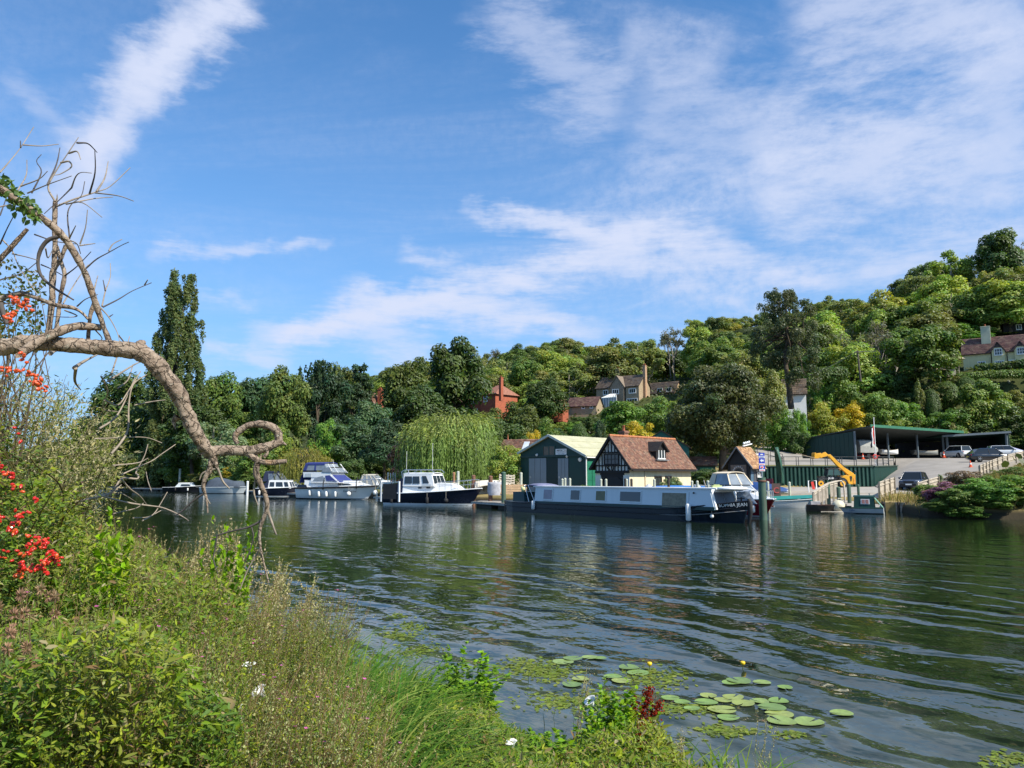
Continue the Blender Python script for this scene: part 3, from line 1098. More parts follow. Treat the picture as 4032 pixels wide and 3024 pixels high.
def dark_copper():
	"""large dark rounded tree beside the hut"""
	Y = 84
	b = P(1562 * K,1880,Y)
	z0 = terrz(b.x,Y)
	H = P(1562 * K,802 * K,Y).z - z0
	Rw = 108 * K / FPX * Y
	lob = envelope_lobes(95,(0,0,H * .60),(Rw,Rw,H * .40),(Rw * .17,Rw * .30),zmin=H * .17)
	lob += [((0,0,H * .56),(Rw * .6,Rw * .6,H * .28))]
	v,f,c = lobed_crown(lob,50000,0.27,shell=.45,droop=.3,rnd_n=.9)
	r = thing('beech_tree','big dark olive rounded tree shading the bank beside the timber hut','tree',(b.x,Y,z0))
	o = link('crown',np_mesh('crown',v,f,M_LEAF,c),r)
	o.color = (0.100,0.122,0.048,1)
	link('trunk',trunk_mesh('trunk',H * .75,.45,[l[0] for l in lob[:16]],fork=.3),r)
poplar()
willow(975,880,200,82,2100,'big weeping willow trailing long pale green curtains behind the dark blue boat',(0.20,0.29,0.080))
willow(652,962,104,112,620,'small yellow-green weeping willow behind the big white cruiser',(0.25,0.255,0.065),seedk=1)
tall_conifer()
dark_copper()
HAND = [
	# kind, u, top, width, depth, colour, name, label
	('broad0',335,872,120,118,C_DARK,'broad_tree','dark low tree filling in below the left flank of the poplar'),
	('broad1',415,880,130,122,C_DARK,'broad_tree','dark leafy tree at the foot of the poplar, on its right'),
	('broad2',250,815,150,150,C_DARK,'broad_tree','dark tree half hidden behind the dead branch at far left'),
	('broad1',205,905,130,140,C_MID,'broad_tree','mid green tree behind the seeding hedge plants at far left'),
	('broad2',470,814,110,168,C_MID,'broad_tree','mid green rounded tree just right of the poplar top of the wood'),
	('tall0',540,826,110,172,C_BLUE,'broad_tree','bluish green tree between the poplar and the tall domed lime'),
	('tall1',607,796,108,150,C_BEECH,'lime_tree','tall domed lime tree with drooping tiers, left of the spiky pine'),
	('spiky',688,772,112,160,C_CONI,'pine_tree','dark blue-green pine with spiky upright crown on the skyline'),
	('cedar',772,784,96,172,C_CONI,'cedar_tree','dark tiered cedar left of the big domed beeches'),
	('tall0',735,800,80,180,C_BEECH,'broad_tree','olive tree between the spiky pine and the cedar'),
	('broad0',868,778,118,166,C_BEECH,'beech_tree','dark spreading beech left of the largest domed beech'),
	('tall1',986,740,142,172,C_DARK,'beech_tree','largest domed dark beech, behind the weeping willow, breaking the skyline'),
	('broad2',905,838,120,152,C_DARK,'beech_tree','dark lower beech in front of the red brick house trees'),
	('broad1',800,868,100,138,C_BLUE,'broad_tree','bluish green tree left of the purple shrub, above the cruisers'),
	('broad0',745,905,120,128,C_BLUE,'broad_tree','dense deep green tree above the blue-canopied cruiser'),
	('shrub0',705,882,62,126,C_BRIGHT,'round_tree','neat rounded bright green tree left of the deep green mass'),
	('broad1',512,890,84,150,C_MID,'broad_tree','mid green tree behind the silvery willow'),
	('loose0',455,905,110,118,C_SILV,'silver_willow','silvery grey-green willow bush behind the loop of the dead branch'),
	('shrub1',490,930,84,114,C_SILV,'silver_willow','lower silvery willow bush just right of the larger one'),
	('shrub2',400,960,90,116,C_MID,'bank_shrub','mid green shrub on the far bank behind the dark hulled boat'),
	('shrub0',545,950,90,112,C_MID,'bank_shrub','mid green shrub above the grey tarpaulined boat'),
	('shrub1',590,925,80,120,C_LIGHT,'bank_shrub','light green shrub above the small blue boat with wheelhouse'),
	('shrub2',512,1006,66,108,C_GOLD,'bank_shrub','yellow-green low bush directly behind the grey covered boat'),
	('shrub0',432,1015,44,112,C_LIGHT,'bank_shrub','low yellowish bush beside the green mooring pile at far left'),
	('shrub1',340,1010,110,118,C_OLIVE,'bank_shrub','olive reeds and bushes behind the leftmost white cruiser'),
	('shrub2',270,990,110,124,C_MID,'bank_shrub','leafy bush at the far left end of the pontoon'),
	('shrub0',755,980,62,104,C_DARK,'garden_shrub','dark rounded shrub standing on the lawn above the blue canopy'),
	('shrub1',868,952,52,96,C_PURP,'purple_shrub','dark purple-leaved shrub left of the big weeping willow'),
	('upright',905,930,50,100,C_DARK,'yew_tree','dark yew pressed against the left edge of the willow'),
	('broad2',830,910,90,118,C_CONI,'broad_tree','very dark tree behind the purple shrub'),
	('shrub2',1092,955,74,74,C_LIGHT,'laurel_bush','rounded bright laurel bush against the left side of the green boat shed'),
	('shrub0',1068,880,120,130,C_DARK,'garden_tree','dark garden tree right of the willow below the brick house'),
	('broad0',1130,870,86,140,C_BEECH,'garden_tree','dull green garden tree below the white marquee'),
	('shrub1',1175,905,70,120,C_MID,'garden_shrub','mid green shrub behind the ridge of the green boat shed'),
	('clipped',1215,935,72,112,C_DARK,'clipped_bush','dark clipped topiary mound behind the green boat shed roof'),
	('clipped',1252,912,44,118,C_DARK,'clipped_bush','flat clipped topiary block up the garden terrace'),
	('shrub2',1150,925,40,116,C_GOLD,'garden_shrub','small golden shrub left of the clipped topiary'),
	('shrub0',1236,832,76,203,C_LIGHT,'garden_tree','bright rounded green tree behind the stone garage'),
	('broad1',1345,868,110,138,C_BRIGHT,'garden_tree','fresh green tree in front of the stone house'),
	('upright',1296,905,40,120,C_CONI,'yew_tree','dark upright yew below the stone house garage'),
	('shrub2',1388,905,70,110,C_GOLD,'garden_shrub','yellow-green shrub below the stone house, above the half timbered cottage'),
	('shrub1',1432,860,86,140,C_MID,'garden_tree','green tree right of the stone house bay window'),
	('shrub0',1478,840,60,150,C_LIGHT,'garden_shrub','light shrub below the stone outbuilding gable'),
	('broad2',1598,790,96,112,C_OLIVE,'broad_tree','olive tree rising behind the big dark tree'),
	('broad0',1660,800,80,118,C_OLIVE,'broad_tree','olive green tree just left of the tall ragged fir trunk'),
	('shrub2',1690,880,60,112,C_BRIGHT,'garden_shrub','bright green shrub left of the yellow bushes above the road'),
	('shrub0',1735,865,34,118,C_BRIGHT,'garden_shrub','narrow green shrub at the foot of the ragged fir'),
	('shrub1',1788,872,70,114,C_YELL,'golden_shrub','golden-topped shrub right of the road, left of the brightest yellow one'),
	('shrub2',1852,872,78,112,C_GOLD,'golden_shrub','brightest yellow shrub behind the flagpole'),
	('shrub0',1862,850,40,116,C_GOLD,'golden_shrub','small yellow shrub above the brightest yellow one'),
	('shrub1',1722,905,56,110,C_DARK,'garden_shrub','dark shrub by the turn of the hill road'),
	('shrub2',1765,915,44,108.5,C_MID,'garden_shrub','leafy shrub hiding the left end of the open boat store'),
	('shrub0',1920,890,90,124,C_LIGHT,'hillside_shrub','light green shrub over the middle of the boat store roof'),
	('shrub1',1985,905,90,126,C_OLIVE,'hillside_shrub','dull olive shrub over the right half of the boat store roof'),
	('shrub2',2050,910,90,126,C_OLIVE,'hillside_shrub','olive shrub above the right end of the boat store roof'),
	('shrub0',2120,900,90,128,C_DARK,'hillside_shrub','dark shrub on the hillside at the right edge above the cars'),
	('shrub1',2195,880,80,120,C_DARK,'hillside_shrub','dark shrub at the right edge below the cream cottage'),
	('shrub2',2200,930,60,108,C_MID,'hillside_shrub','pale leafed bush at the right edge just above the parked cars'),
	('broad1',1905,845,80,124,C_MID,'garden_tree','mid green tree right of the yellow bushes'),
	('shrub0',1960,850,80,130,C_BRIGHT,'garden_shrub','bright shrub on the slope below the clipped hedges'),
	('shrub1',1830,820,90,134,C_MID,'garden_shrub','mid green shrub below the utility pole'),
	('shrub2',1775,800,60,134,C_BRIGHT,'garden_tree','rounded bright tree left of the utility pole'),
	('shrub0',1935,790,90,140,C_DARK,'yew_tree','dark dense yew left of the clipped hedge balls'),
	('upright',1995,820,40,132,C_OLIVE,'garden_shrub','upright olive bush left of the clipped balls'),
	('clipped',2022,838,40,132,C_DARK,'clipped_bush','largest clipped hedge ball on the cottage terrace'),
	('clipped',2058,822,48,134,C_MID,'clipped_bush','clipped ball with a sunlit crown, right of the largest ball'),
	('clipped',2024,856,26,130,C_DARK,'clipped_bush','smallest clipped ball, below the largest one'),
	('clipped',2098,812,44,135,C_DARK,'clipped_bush','clipped mound below the left end of the cream cottage'),
	('shrub1',2120,845,90,128,C_LIGHT,'hillside_shrub','light hedge shrub on the terrace below the cream cottage'),
	('shrub2',2170,840,66,128,C_LIGHT,'hillside_shrub','pale green shrub below the cottage door'),
	('shrub0',2055,868,80,126,C_BRIGHT,'hillside_shrub','bright green shrub under the clipped balls'),
	('bare0',2150,862,50,124,C_GREY,'dead_shrub','grey leafless shrub below the cream cottage'),
	('loose1',1995,750,70,150,C_ASH,'ash_tree','pale ash tree between the utility pole wires and the cottage'),
	('broad2',2095,700,110,165,C_BRIGHT,'sycamore_tree','full bright green sycamore behind the cottage chimney'),
	('broad0',2180,720,100,168,C_DARK,'broad_tree','dark tree behind the cream cottage roof'),
	('tall0',2190,512,110,205,C_DARK,'broad_tree','dark crown at the top right corner of the wood'),
	('shrub1',2160,590,50,190,C_YELL,'broad_tree','yellow-topped tree below the dark top right crown'),
	('loose2',2085,545,110,210,C_LIGHT,'ash_tree','light feathery ash on the skyline left of the dark top right crown'),
	('loose0',2020,590,100,205,C_ASH,'ash_tree','pale see-through ash sloping down the right skyline'),
	('broad1',2060,600,110,190,C_LIGHT,'broad_tree','light yellow-green tree under the skyline ashes'),
	('broad2',2020,650,100,180,C_LIGHT,'broad_tree','yellowish rounded tree above the parasols'),
	('broad0',984,850,60,178,C_DARK,'garden_tree','dark tree pressing against the left side of the red brick house'),
	('shrub1',1075,884,70,176,C_BEECH,'garden_shrub','dull green shrub under the right windows of the red brick house'),
	('spiky',640,796,26,190,C_CONI,'pine_tree','small dark pine tuft on the skyline left of the spiky pine'),
]
for a in HAND:
	tree_at(*a,cat='shrub' if ('shrub' in a[6] or 'bush' in a[6]) else 'tree')
# ---- the hanging wood: rows of trees along the slope, the top row meeting the skyline of the photograph
SKY_U = [-200,440,560,600,640,690,740,800,850,900,940,985,1030,1060,1100,1160,1230,1300,1330,1380,1420,1500,1560,1640,1680,1715,1760,1800,1860,1900,1960,2000,2030,2080,2140,2212,2350]
SKY_V = [820,815,832,836,832,822,812,802,790,778,772,768,762,754,752,743,731,742,732,737,718,694,690,682,676,672,662,644,638,646,624,596,566,548,540,515,480]
FOREST = [('loose0',C_ASH,'grey-green ash'),('broad0',C_MID,'mid green broadleaf'),('loose1',C_LIGHT,'pale yellow-green ash'),
		 ('tall0',C_BEECH,'dull green beech'),('bare0',C_GREY,'half bare grey ash'),('broad1',C_OLIVE,'olive broadleaf'),
		 ('loose2',C_OLIVE,'thin olive ash'),('tall1',C_MID,'tall green beech'),('broad2',C_LIGHT,'light green broadleaf'),
		 ('bare1',C_ASH,'twiggy pale ash'),('shrub1',C_YELL,'yellowing maple'),('broad0',C_DARK,'dark green broadleaf')]
ORD = ['first','second','third','fourth','fifth','sixth','seventh','eighth','ninth','tenth','eleventh','twelfth','thirteenth',
	 'fourteenth','fifteenth','sixteenth','seventeenth','eighteenth','nineteenth','twentieth']
def ordinal(i):
	n = i + 1
	if n <= 20:
		return ORD[n - 1]
	if n >= 100:
		return 'hundredth' if n == 100 else 'hundred and ' + ordinal(n - 101)
	tens = ['twent','thirt','fort','fift','sixt','sevent','eight','ninet'][n // 10 - 2]
	return tens + 'ieth' if n % 10 == 0 else tens + 'y-' + ORD[n % 10 - 1]
HOUSE_BOXES = [  # (u0, u1, vtop, vbase, depth) in 2212 px: keep trees from standing in front of these
	(1288,1408,812,888,190),(1395,1490,815,860,195),(1222,1296,858,892,186),(1008,1108,828,895,190),
	(2085,2240,700,800,152),(775,815,830,872,178)]
def blocks_house(u,vt,w,Y):
	for (a,b,t_,q,D) in HOUSE_BOXES:
		if Y < D + 9 and u + w * .42 > a and u - w * .42 < b and vt < q - 4:
			return True
	return False
def ridge_depth(u):
	v = np.interp(u,SKY_U,SKY_V)
	best = None
	for Y in np.arange(150,420,4):
		p = P(u * K,v * K,Y)
		h = p.z - terrz(p.x,Y)
		if best is None or abs(h - 13.5) < best[0]:
			best = (abs(h - 13.5),Y)
	return best[1],v
rows = [('along the skyline',0.0,0),('in the row just under the skyline',14.0,1),('high on the wooded slope',30.0,2),
		('midway up the wooded slope',48.0,3),('on the lower wooded slope',68.0,4),('low on the slope behind the houses',88.0,5)]
nf = 0
PLACED = []
for rname,off,ri in rows:
	u = -60.0 + ri * 9
	cnt = {}
	while u < 2240:
		Yr,v = ridge_depth(u)
		Y = Yr - off + rnd.uniform(-3,3)
		kind,col,desc = FOREST[rnd.choice([0,0,1,2,2,3,4,4,5,6,6,7,8,8,9,9,10,11]) if ri < 4 else rnd.choice([1,3,5,7,8,11,11,0])]
		if u < 800 and kind.startswith(('bare','loose')):
			kind,col,desc = FOREST[rnd.choice([1,3,5,7,11])]
		wm = rnd.uniform(9.5,14) * (0.8 if kind.startswith('bare') else 1)
		wpx = wm * FPX / K / Y
		p = P(u * K,1880,Y)
		z = terrz(p.x,Y)
		h = (P(u * K,(v + rnd.uniform(-5,7)) * K,Y).z - z) if ri == 0 else rnd.uniform(11,15.5) * (.75 if kind.startswith('shrub') else 1)
		h = min(max(h,7),21)
		vt = 1659 - 1
		# projected top
		d = Vector((p.x,Y,z + h - CAM_H))
		cp_,sp_ = math.cos(PITCH),math.sin(PITCH)
		fy = d.y * cp_ + d.z * sp_
		vt = (1512 - FPX * (-d.y * sp_ + d.z * cp_) / fy) / K
		lim = np.interp(u,SKY_U,SKY_V) - 4
		ok = Y > 126 and (u > 440 or ri < 3) and not blocks_house(u,vt,wpx,Y) and (ri == 0 or vt > lim)
		t_,s_ = ts(p.x,Y)
		if ok and t_ > 60:
			k_ = cnt.get(desc,0)
			cnt[desc] = k_ + 1
			plant(kind,p.x,Y,z - .3,wm,h,col,'woodland_tree',f'{ordinal(k_)} {desc} from the left {rname}','tree','trees of the hanging wood')
			nf += 1
			PLACED.append((p.x,Y))
		u += wpx * rnd.uniform(.52,.72)
cnt = {}
for ti,t0 in enumerate(range(92,262,10)):
	s_ = -150 + (ti % 2) * 4
	while s_ < 95 and nf < 296:
		s_ += rnd.uniform(5.5,7.5)
		x,y = xy(t0 + rnd.uniform(-3,3),s_)
		u = (2016 + FPX * x / max(y,1)) / K
		if not 430 < u < 2260 or y < 128 or any((x - a) ** 2 + (y - b) ** 2 < 44 for a,b in PLACED):
			continue
		z = terrz(x,y)
		h = rnd.uniform(9,14)
		d = Vector((x,y,z + h - CAM_H))
		cp_,sp_ = math.cos(PITCH),math.sin(PITCH)
		vt = (1512 - FPX * (-d.y * sp_ + d.z * cp_) / (d.y * cp_ + d.z * sp_)) / K
		wm = rnd.uniform(8,11.5)
		if blocks_house(u,vt,wm * FPX / K / y,y) or vt < np.interp(u,SKY_U,SKY_V) - 3:
			continue
		kind,col,desc = FOREST[rnd.choice([0,1,2,3,5,6,7,8,8,9,11])]
		cnt[(desc,ti)] = cnt.get((desc,ti),0) + 1
		plant(kind,x,y,z - .3,wm,h,col,'woodland_tree',f'{ordinal(cnt[(desc, ti)] - 1)} {desc} from the left in the {ordinal(ti)} tier up the wood','tree','trees of the hanging wood')
		PLACED.append((x,y))
		nf += 1
print('forest trees',nf)
# ---- garden shrubs filling the terraces under the cottages and the stone house
def fill_shrubs():
	pal = [(C_MID,'mid green'),(C_DARK,'dark green'),(C_LIGHT,'light green'),(C_OLIVE,'olive'),(C_BRIGHT,'bright green'),(C_BLUE,'bluish green'),(C_YELL,'yellowish')]
	wts = [6,5,3,4,3,2,1]
	zones = [('right of the ragged fir',1735,2240,(127,131,135,139,143),'below the cream cottage',(2.2,4.4)),
			 ('under the stone house',1090,1560,(128,138,148,158,168,176),'below the stone house',(2.6,4.8)),
			 ('by the lodge',620,1090,(134,142,150,160),'under the brick house',(4.0,7.5)),
			 ('on the bank',180,640,(150,156,164),'under the poplar',(4.0,8.0))]
	for zn,ua,ub,Ys,where,(h0,h1) in zones:
		cnt = {}
		for ri,Y in enumerate(Ys):
			u = ua + rnd.uniform(0,20)
			while u < ub:
				h = rnd.uniform(h0,h1)
				w = h * rnd.uniform(.85,1.3)
				yy = Y + rnd.uniform(-1.5,1.5)
				p = P(u * K,1880,yy)
				z = terrz(p.x,yy)
				d = Vector((p.x,yy,z + h - CAM_H))
				cp_,sp_ = math.cos(PITCH),math.sin(PITCH)
				vt = (1512 - FPX * (-d.y * sp_ + d.z * cp_) / (d.y * cp_ + d.z * sp_)) / K
				wpx = w * FPX / K / yy
				lim = 880 if ua == 1090 else 800
				if z > .6 and not blocks_house(u,vt,wpx,yy) and (vt > lim or ua not in (1090,1735)):
					c,nm = rnd.choices(pal,wts)[0]
					key = (nm,ri)
					cnt[key] = cnt.get(key,0) + 1
					rowname = ['front','second','third','fourth','fifth','sixth'][ri]
					plant(f'shrub{rnd.randrange(3)}',p.x,yy,z - .2,w,h,c,'hillside_shrub',f'{ordinal(cnt[key] - 1)} {nm} shrub from the left, {rowname} row {where}','shrub','shrubs ' + where)
				u += wpx * rnd.uniform(.7,1.15)
fill_shrubs()
# ---- scrub and bramble covering the slope between the trees (nobody could count it)
def undergrowth():
	n = 52000
	t = RG.uniform(34,250,n)
	s = RG.uniform(-190,130,n)
	x,y = xy(t,s)
	z = terr(x,y)
	keep = ~((x > 27) & (s < 27.5) & (y < 123) & (y > 40) & (x < 90))
	# leave the hill road and its verge open
	keep &= ~((x > 28) & (x < 56) & (y > 96) & (y < 138))
	x,y,z = x[keep],y[keep],z[keep]
	n = len(x)
	pos = np.stack([x,y,z + RG.uniform(0,1.3,n)],-1)
	nr = norm(RG.normal(0,.6,(n,3)) + np.array([0,-.3,.9]))
	dv = norm(np.cross(nr,RG.normal(size=(n,3))))
	L = RG.uniform(.45,1.0,n)
	c = np.ones((n,3)) * RG.uniform(.7,1.3,(n,1)) * np.array([[.070,.092,.030]])
	v,f,c = leaves(pos,dv,nr,L,L * .7,c,LEAF_CLUMP)
	tag(link('undergrowth',np_mesh('undergrowth',v,f,M_LEAF,c)),'tangled scrub covering the wooded hillside',None,None,'stuff')
undergrowth()
# ================================================================== buildings
def attr_mat(name,rough=0.85,spec=0.2,var=0.15,scale=4.0):
	if name in _mats:
		return _mats[name]
	m,nt,b = principled(name)
	at = nt.new('ShaderNodeAttribute',attribute_name='tint')
	tc = nt.new('ShaderNodeTexCoord').outputs['Object']
	f = nt.mapr(nt.noise(tc,scale,5.0,.65),.3,.7,1 - var,1 + var)
	nt.l.new(nt.mix(1.0,at.outputs['Color'],f,'MULTIPLY'),b.inputs['Base Color'])
	b.inputs['Roughness'].default_value = rough
	b.inputs['Specular IOR Level'].default_value = spec
	_mats[name] = m
	return m
M_TILE = attr_mat('clay_tiles')
M_FRAME = mat('white_joinery',(0.78,0.78,0.75),0.5,0.04)
M_PANE = glass_mat('window_glass',(0.03,0.04,0.045),0.05)
M_BLACK = mat('black_timber',(0.018,0.016,0.016),0.75,0.25,4)
M_RENDER = mat('cream_render',(0.74,0.62,0.42),0.9,0.07,1.2,streak=((0.50,0.40,0.27),3.0,0.35),bump=.2)
M_PLASTER = mat('grey_white_plaster',(0.66,0.64,0.58),0.9,0.08,1.5,bump=.2)
M_SHEDGREEN = mat('dark_green_boards',(0.012,0.050,0.045),0.6,0.15,1.0,streak=((0.03,0.07,0.06),3.0,.4))
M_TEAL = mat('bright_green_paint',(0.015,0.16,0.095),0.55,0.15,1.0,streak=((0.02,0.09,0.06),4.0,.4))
M_GREYDOOR = mat('grey_door_paint',(0.205,0.250,0.285),0.6,0.06,1.0,streak=((0.16,0.19,0.22),4.0,.4))
M_STONE = mat('cotswold_stone',(0.36,0.28,0.185),0.95,0.22,3.0,bump=.6,bscale=8,dirt=((0.22,0.18,0.13),1.5,.6))
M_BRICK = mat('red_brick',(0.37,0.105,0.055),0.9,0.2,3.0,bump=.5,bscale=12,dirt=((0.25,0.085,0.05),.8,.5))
M_CREAM = mat('yellow_render',(0.66,0.60,0.34),0.9,0.07,.8,streak=((0.48,0.43,0.26),3.0,.4))
M_METAL_GREY = mat('galvanised',(0.42,0.43,0.43),0.5,0.1,3.0,metal=.6)
M_LETTER = mat('black_lettering',(0.02,0.02,0.025),0.6,0.02)
M_WHITE = mat('white_paint',(0.80,0.80,0.78),0.45,0.04,2.0)
M_RED = mat('red_paint',(0.62,0.05,0.04),0.5,0.05)
M_ROOFCREAM = mat('mossy_asbestos_sheets',(0.43,0.42,0.28),0.9,0.12,1.2,streak=((0.36,0.36,0.21),2.0,.5),bump=.3)
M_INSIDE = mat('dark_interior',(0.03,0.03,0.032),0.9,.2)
def hit(u,v,p0,n):
	"""where the sight line through a photograph pixel meets a vertical plane of the scene"""
	d = pix_dir(u,v)
	o = Vector((0,0,CAM_H))
	k = (Vector(p0) - o).dot(Vector(n)) / d.dot(Vector(n))
	return o + d * k
def tiles(name,A,B,Cc,w,h,cols,parent,kind='stuff',th=0.03,wob=0.012,rng=None,m=None):
	"""overlapping tiles: slope through A (eave start), B (eave end), Cc (ridge above A)"""
	rng = rng or np.random.default_rng(5)
	A,B,Cc = (np.array(q,float) for q in (A,B,Cc))
	ex,ey = B - A,Cc - A
	Lx,Ly = np.linalg.norm(ex),np.linalg.norm(ey)
	ex,ey = ex / Lx,ey / Ly
	nz_ = np.cross(ex,ey)
	if nz_[2] < 0:
		nz_ = -nz_
	nx,ny = max(int(Lx / w),1),max(int(Ly / h),1)
	w,h = Lx / nx,Ly / ny
	V,F,C = [],[],[]
	pal = np.array(cols)
	for j in range(ny):
		for i in range(nx + 1):
			x0 = (i - (.5 if j % 2 else 0)) * w
			x1 = min(x0 + w * .96,Lx)
			x0 = max(x0,0)
			if x1 - x0 < .02:
				continue
			y0,y1 = j * h - .02,(j + 1) * h + h * .25
			y1 = min(y1,Ly)
			l0 = th + rng.uniform(0,wob) + rng.uniform(0,.006)
			l1 = 0.006
			q = [A + ex * x0 + ey * y0,A + ex * x1 + ey * y0,A + ex * x1 + ey * y1,A + ex * x0 + ey * y1]
			b = len(V)
			V += [q[0] + nz_ * l0,q[1] + nz_ * (l0 + rng.uniform(-.004,.004)),q[2] + nz_ * l1,q[3] + nz_ * l1,q[0],q[1]]
			F += [(b,b + 1,b + 2,b + 3),(b + 4,b + 5,b + 1,b)]
			c = pal[rng.integers(len(pal))] * rng.uniform(.8,1.2)
			C += [c,c]
	o = link(name,np_mesh(name,np.array(V),np.array(F),m or M_TILE,np.array(C)),parent)
	if kind:
		o['kind'] = kind
	return o
class House:
	"""a building whose front wall lies on local y=0 and whose right-hand wall lies on x=L"""
	def __init__(s,name,label,u,Y,zb,rotz,L,D,cat='house',group=None):
		p = XYZ(u,Y,zb)
		s.root = thing(name,label,cat,p,rotz,group)
		s.o = p
		s.L,s.D = L,D
		s.ex = Vector((math.cos(rotz),math.sin(rotz),0))
		s.ey = Vector((-math.sin(rotz),math.cos(rotz),0))
	def loc(s,w):
		d = w - s.o
		return Vector((d.dot(s.ex),d.dot(s.ey),d.z))
	def pf(s,u,v,off=0.0):
		return s.loc(hit(u,v,s.o + s.ey * off,s.ey))
	def pr(s,u,v,off=0.0):
		return s.loc(hit(u,v,s.o + s.ex * (s.L + off),s.ex))
	def rect(s,face,u0,v0,u1,v1,off=0.0):
		"""local rectangle (a0,z0,a1,z1) on a face from two opposite photograph corners"""
		a,b = (s.pf(u0,v0,off),s.pf(u1,v1,off)) if face == 'f' else (s.pr(u0,v0,off),s.pr(u1,v1,off))
		i = 0 if face == 'f' else 1
		return min(a[i],b[i]),min(a.z,b.z),max(a[i],b[i]),max(a.z,b.z)
	def q(s,face,a,z,out=0.0):
		return Vector((a,-out,z)) if face == 'f' else Vector((s.L + out,a,z))
	def window(s,face,r,nx=2,ny=1,fw=0.09,bw=0.05,fm=None,name='window',out=0.0,sill=True,pm=None):
		a0,z0,a1,z1 = r
		fm = fm or M_FRAME
		up = (0,0,1)
		mb = MB()
		dep = .10
		for (p,t) in (((a0,z0),(a1,z0)),((a0,z1),(a1,z1))):
			mb.bar(s.q(face,p[0] - fw / 2,p[1],out + .015),s.q(face,t[0] + fw / 2,t[1],out + .015),dep,fw)
		for a in (a0,a1):
			mb.bar(s.q(face,a,z0 + fw / 2,out + .015),s.q(face,a,z1 - fw / 2,out + .015),fw if face == 'f' else dep,dep if face == 'f' else fw,up=(0,1,0))
		for k in range(1,nx):
			a = a0 + (a1 - a0) * k / nx
			mb.bar(s.q(face,a,z0 + fw / 2,out + .012),s.q(face,a,z1 - fw / 2,out + .012),bw,.06 if face == 'f' else bw,up=(0,1,0))
		for k in range(1,ny):
			z = z0 + (z1 - z0) * k / ny
			mb.bar(s.q(face,a0 + fw / 2,z,out + .010),s.q(face,a1 - fw / 2,z,out + .010),.055,bw)
		w = mb.build(name,fm,s.root)
		g = MB()
		g.slab([s.q(face,a0,z0,out + .012),s.q(face,a1,z0,out + .012),s.q(face,a1,z1,out + .012),s.q(face,a0,z1,out + .012)],-.008 if face == 'f' else .008)
		g.build('pane',pm or M_PANE,w)
		if sill:
			b = MB()
			b.bar(s.q(face,a0 - .12,z0 - .09,out + .05),s.q(face,a1 + .12,z0 - .09,out + .05),.16,.06)
			b.build('sill',fm,w)
		return w
	def panel(s,face,r,m,name,out=0.03,th=0.03,parent=None):
		a0,z0,a1,z1 = r
		mb = MB()
		p = [s.q(face,a,z,out) for a,z in ((a0,z0),(a1,z0),(a1,z1),(a0,z1))]
		ext = Vector((0,th,0)) if face == 'f' else Vector((-th,0,0))
		mb.prism(p,ext)
		return mb.build(name,m,parent or s.root)
	def beam(s,face,a0,z0,a1,z1,m,name,w=.12,out=.03,parent=None):
		mb = MB()
		mb.bar(s.q(face,a0,z0,out),s.q(face,a1,z1,out),.08 if face == 'f' else w,w if face == 'f' else .08,
			 up=(0,0,1) if abs(z1 - z0) < abs(a1 - a0) * .9 else ((1,0,0) if face == 'f' else (1,0,0)))
		return mb.build(name,m,parent or s.root)
	def walls_x(s,ze,zr,m,ym=None):
		"""ridge along x: gables left and right"""
		ym = s.D / 2 if ym is None else ym
		mb = MB()
		mb.prism([(0,0,-1.5),(0,s.D,-1.5),(0,s.D,ze),(0,ym,zr),(0,0,ze)],(s.L,0,0))
		return mb.build('wall',m,s.root)
	def walls_y(s,zl,zr,zrt,m,xm=None):
		"""ridge along y: gable on the front (left eave zl, ridge zr, right eave zrt)"""
		xm = s.L / 2 if xm is None else xm
		mb = MB()
		mb.prism([(0,0,-1.5),(s.L,0,-1.5),(s.L,0,zrt),(xm,0,zr),(0,0,zl)],(0,s.D,0))
		return mb.build('wall',m,s.root)
	def roof_x(s,ze,zr,cols,ym=None,ov=.35,og=.25,tw=.5,th_=.32,m=None):
		ym = s.D / 2 if ym is None else ym
		sl = (zr - ze) / ym
		mb = MB()
		sb = (zr - ze) / (s.D - ym)
		t = .10
		mb.prism([(-og,-ov,ze - sl * ov + .03),(-og,ym,zr + .03),(-og,s.D + ov,ze - sb * ov + .03),
				 (-og,s.D + ov,ze - sb * ov + .03 + t),(-og,ym,zr + .03 + t),(-og,-ov,ze - sl * ov + .03 + t)],(s.L + 2 * og,0,0))
		r = mb.build('roof',m or M_BLACK,s.root)
		z0 = .03 + t + .004
		tiles('tile_courses',(-og,-ov,ze - sl * ov + z0),(s.L + og,-ov,ze - sl * ov + z0),(-og,ym,zr + z0),tw,th_,cols,r)
		return r
	def roof_y(s,zl,zr,zrt,cols,xm=None,ov=.3,og=.35,tw=.17,th_=.16,m=None,left=True):
		xm = s.L / 2 if xm is None else xm
		a,b = (zr - zl) / xm,(zr - zrt) / (s.L - xm)
		t = .09
		mb = MB()
		P_ = [(-ov,-og,zl - a * ov + .03),(xm,-og,zr + .03),(s.L + ov,-og,zrt - b * ov + .03)]
		mb.prism(P_ + [(x,y,z + t) for x,y,z in reversed(P_)],(0,s.D + 2 * og,0))
		r = mb.build('roof',m or M_BLACK,s.root)
		if cols:
			z0 = .03 + t + .004
			tiles('tile_courses',(s.L + ov,-og,zrt - b * ov + z0),(s.L + ov,s.D + og,zrt - b * ov + z0),(xm,-og,zr + z0),tw,th_,cols,r)
		return r
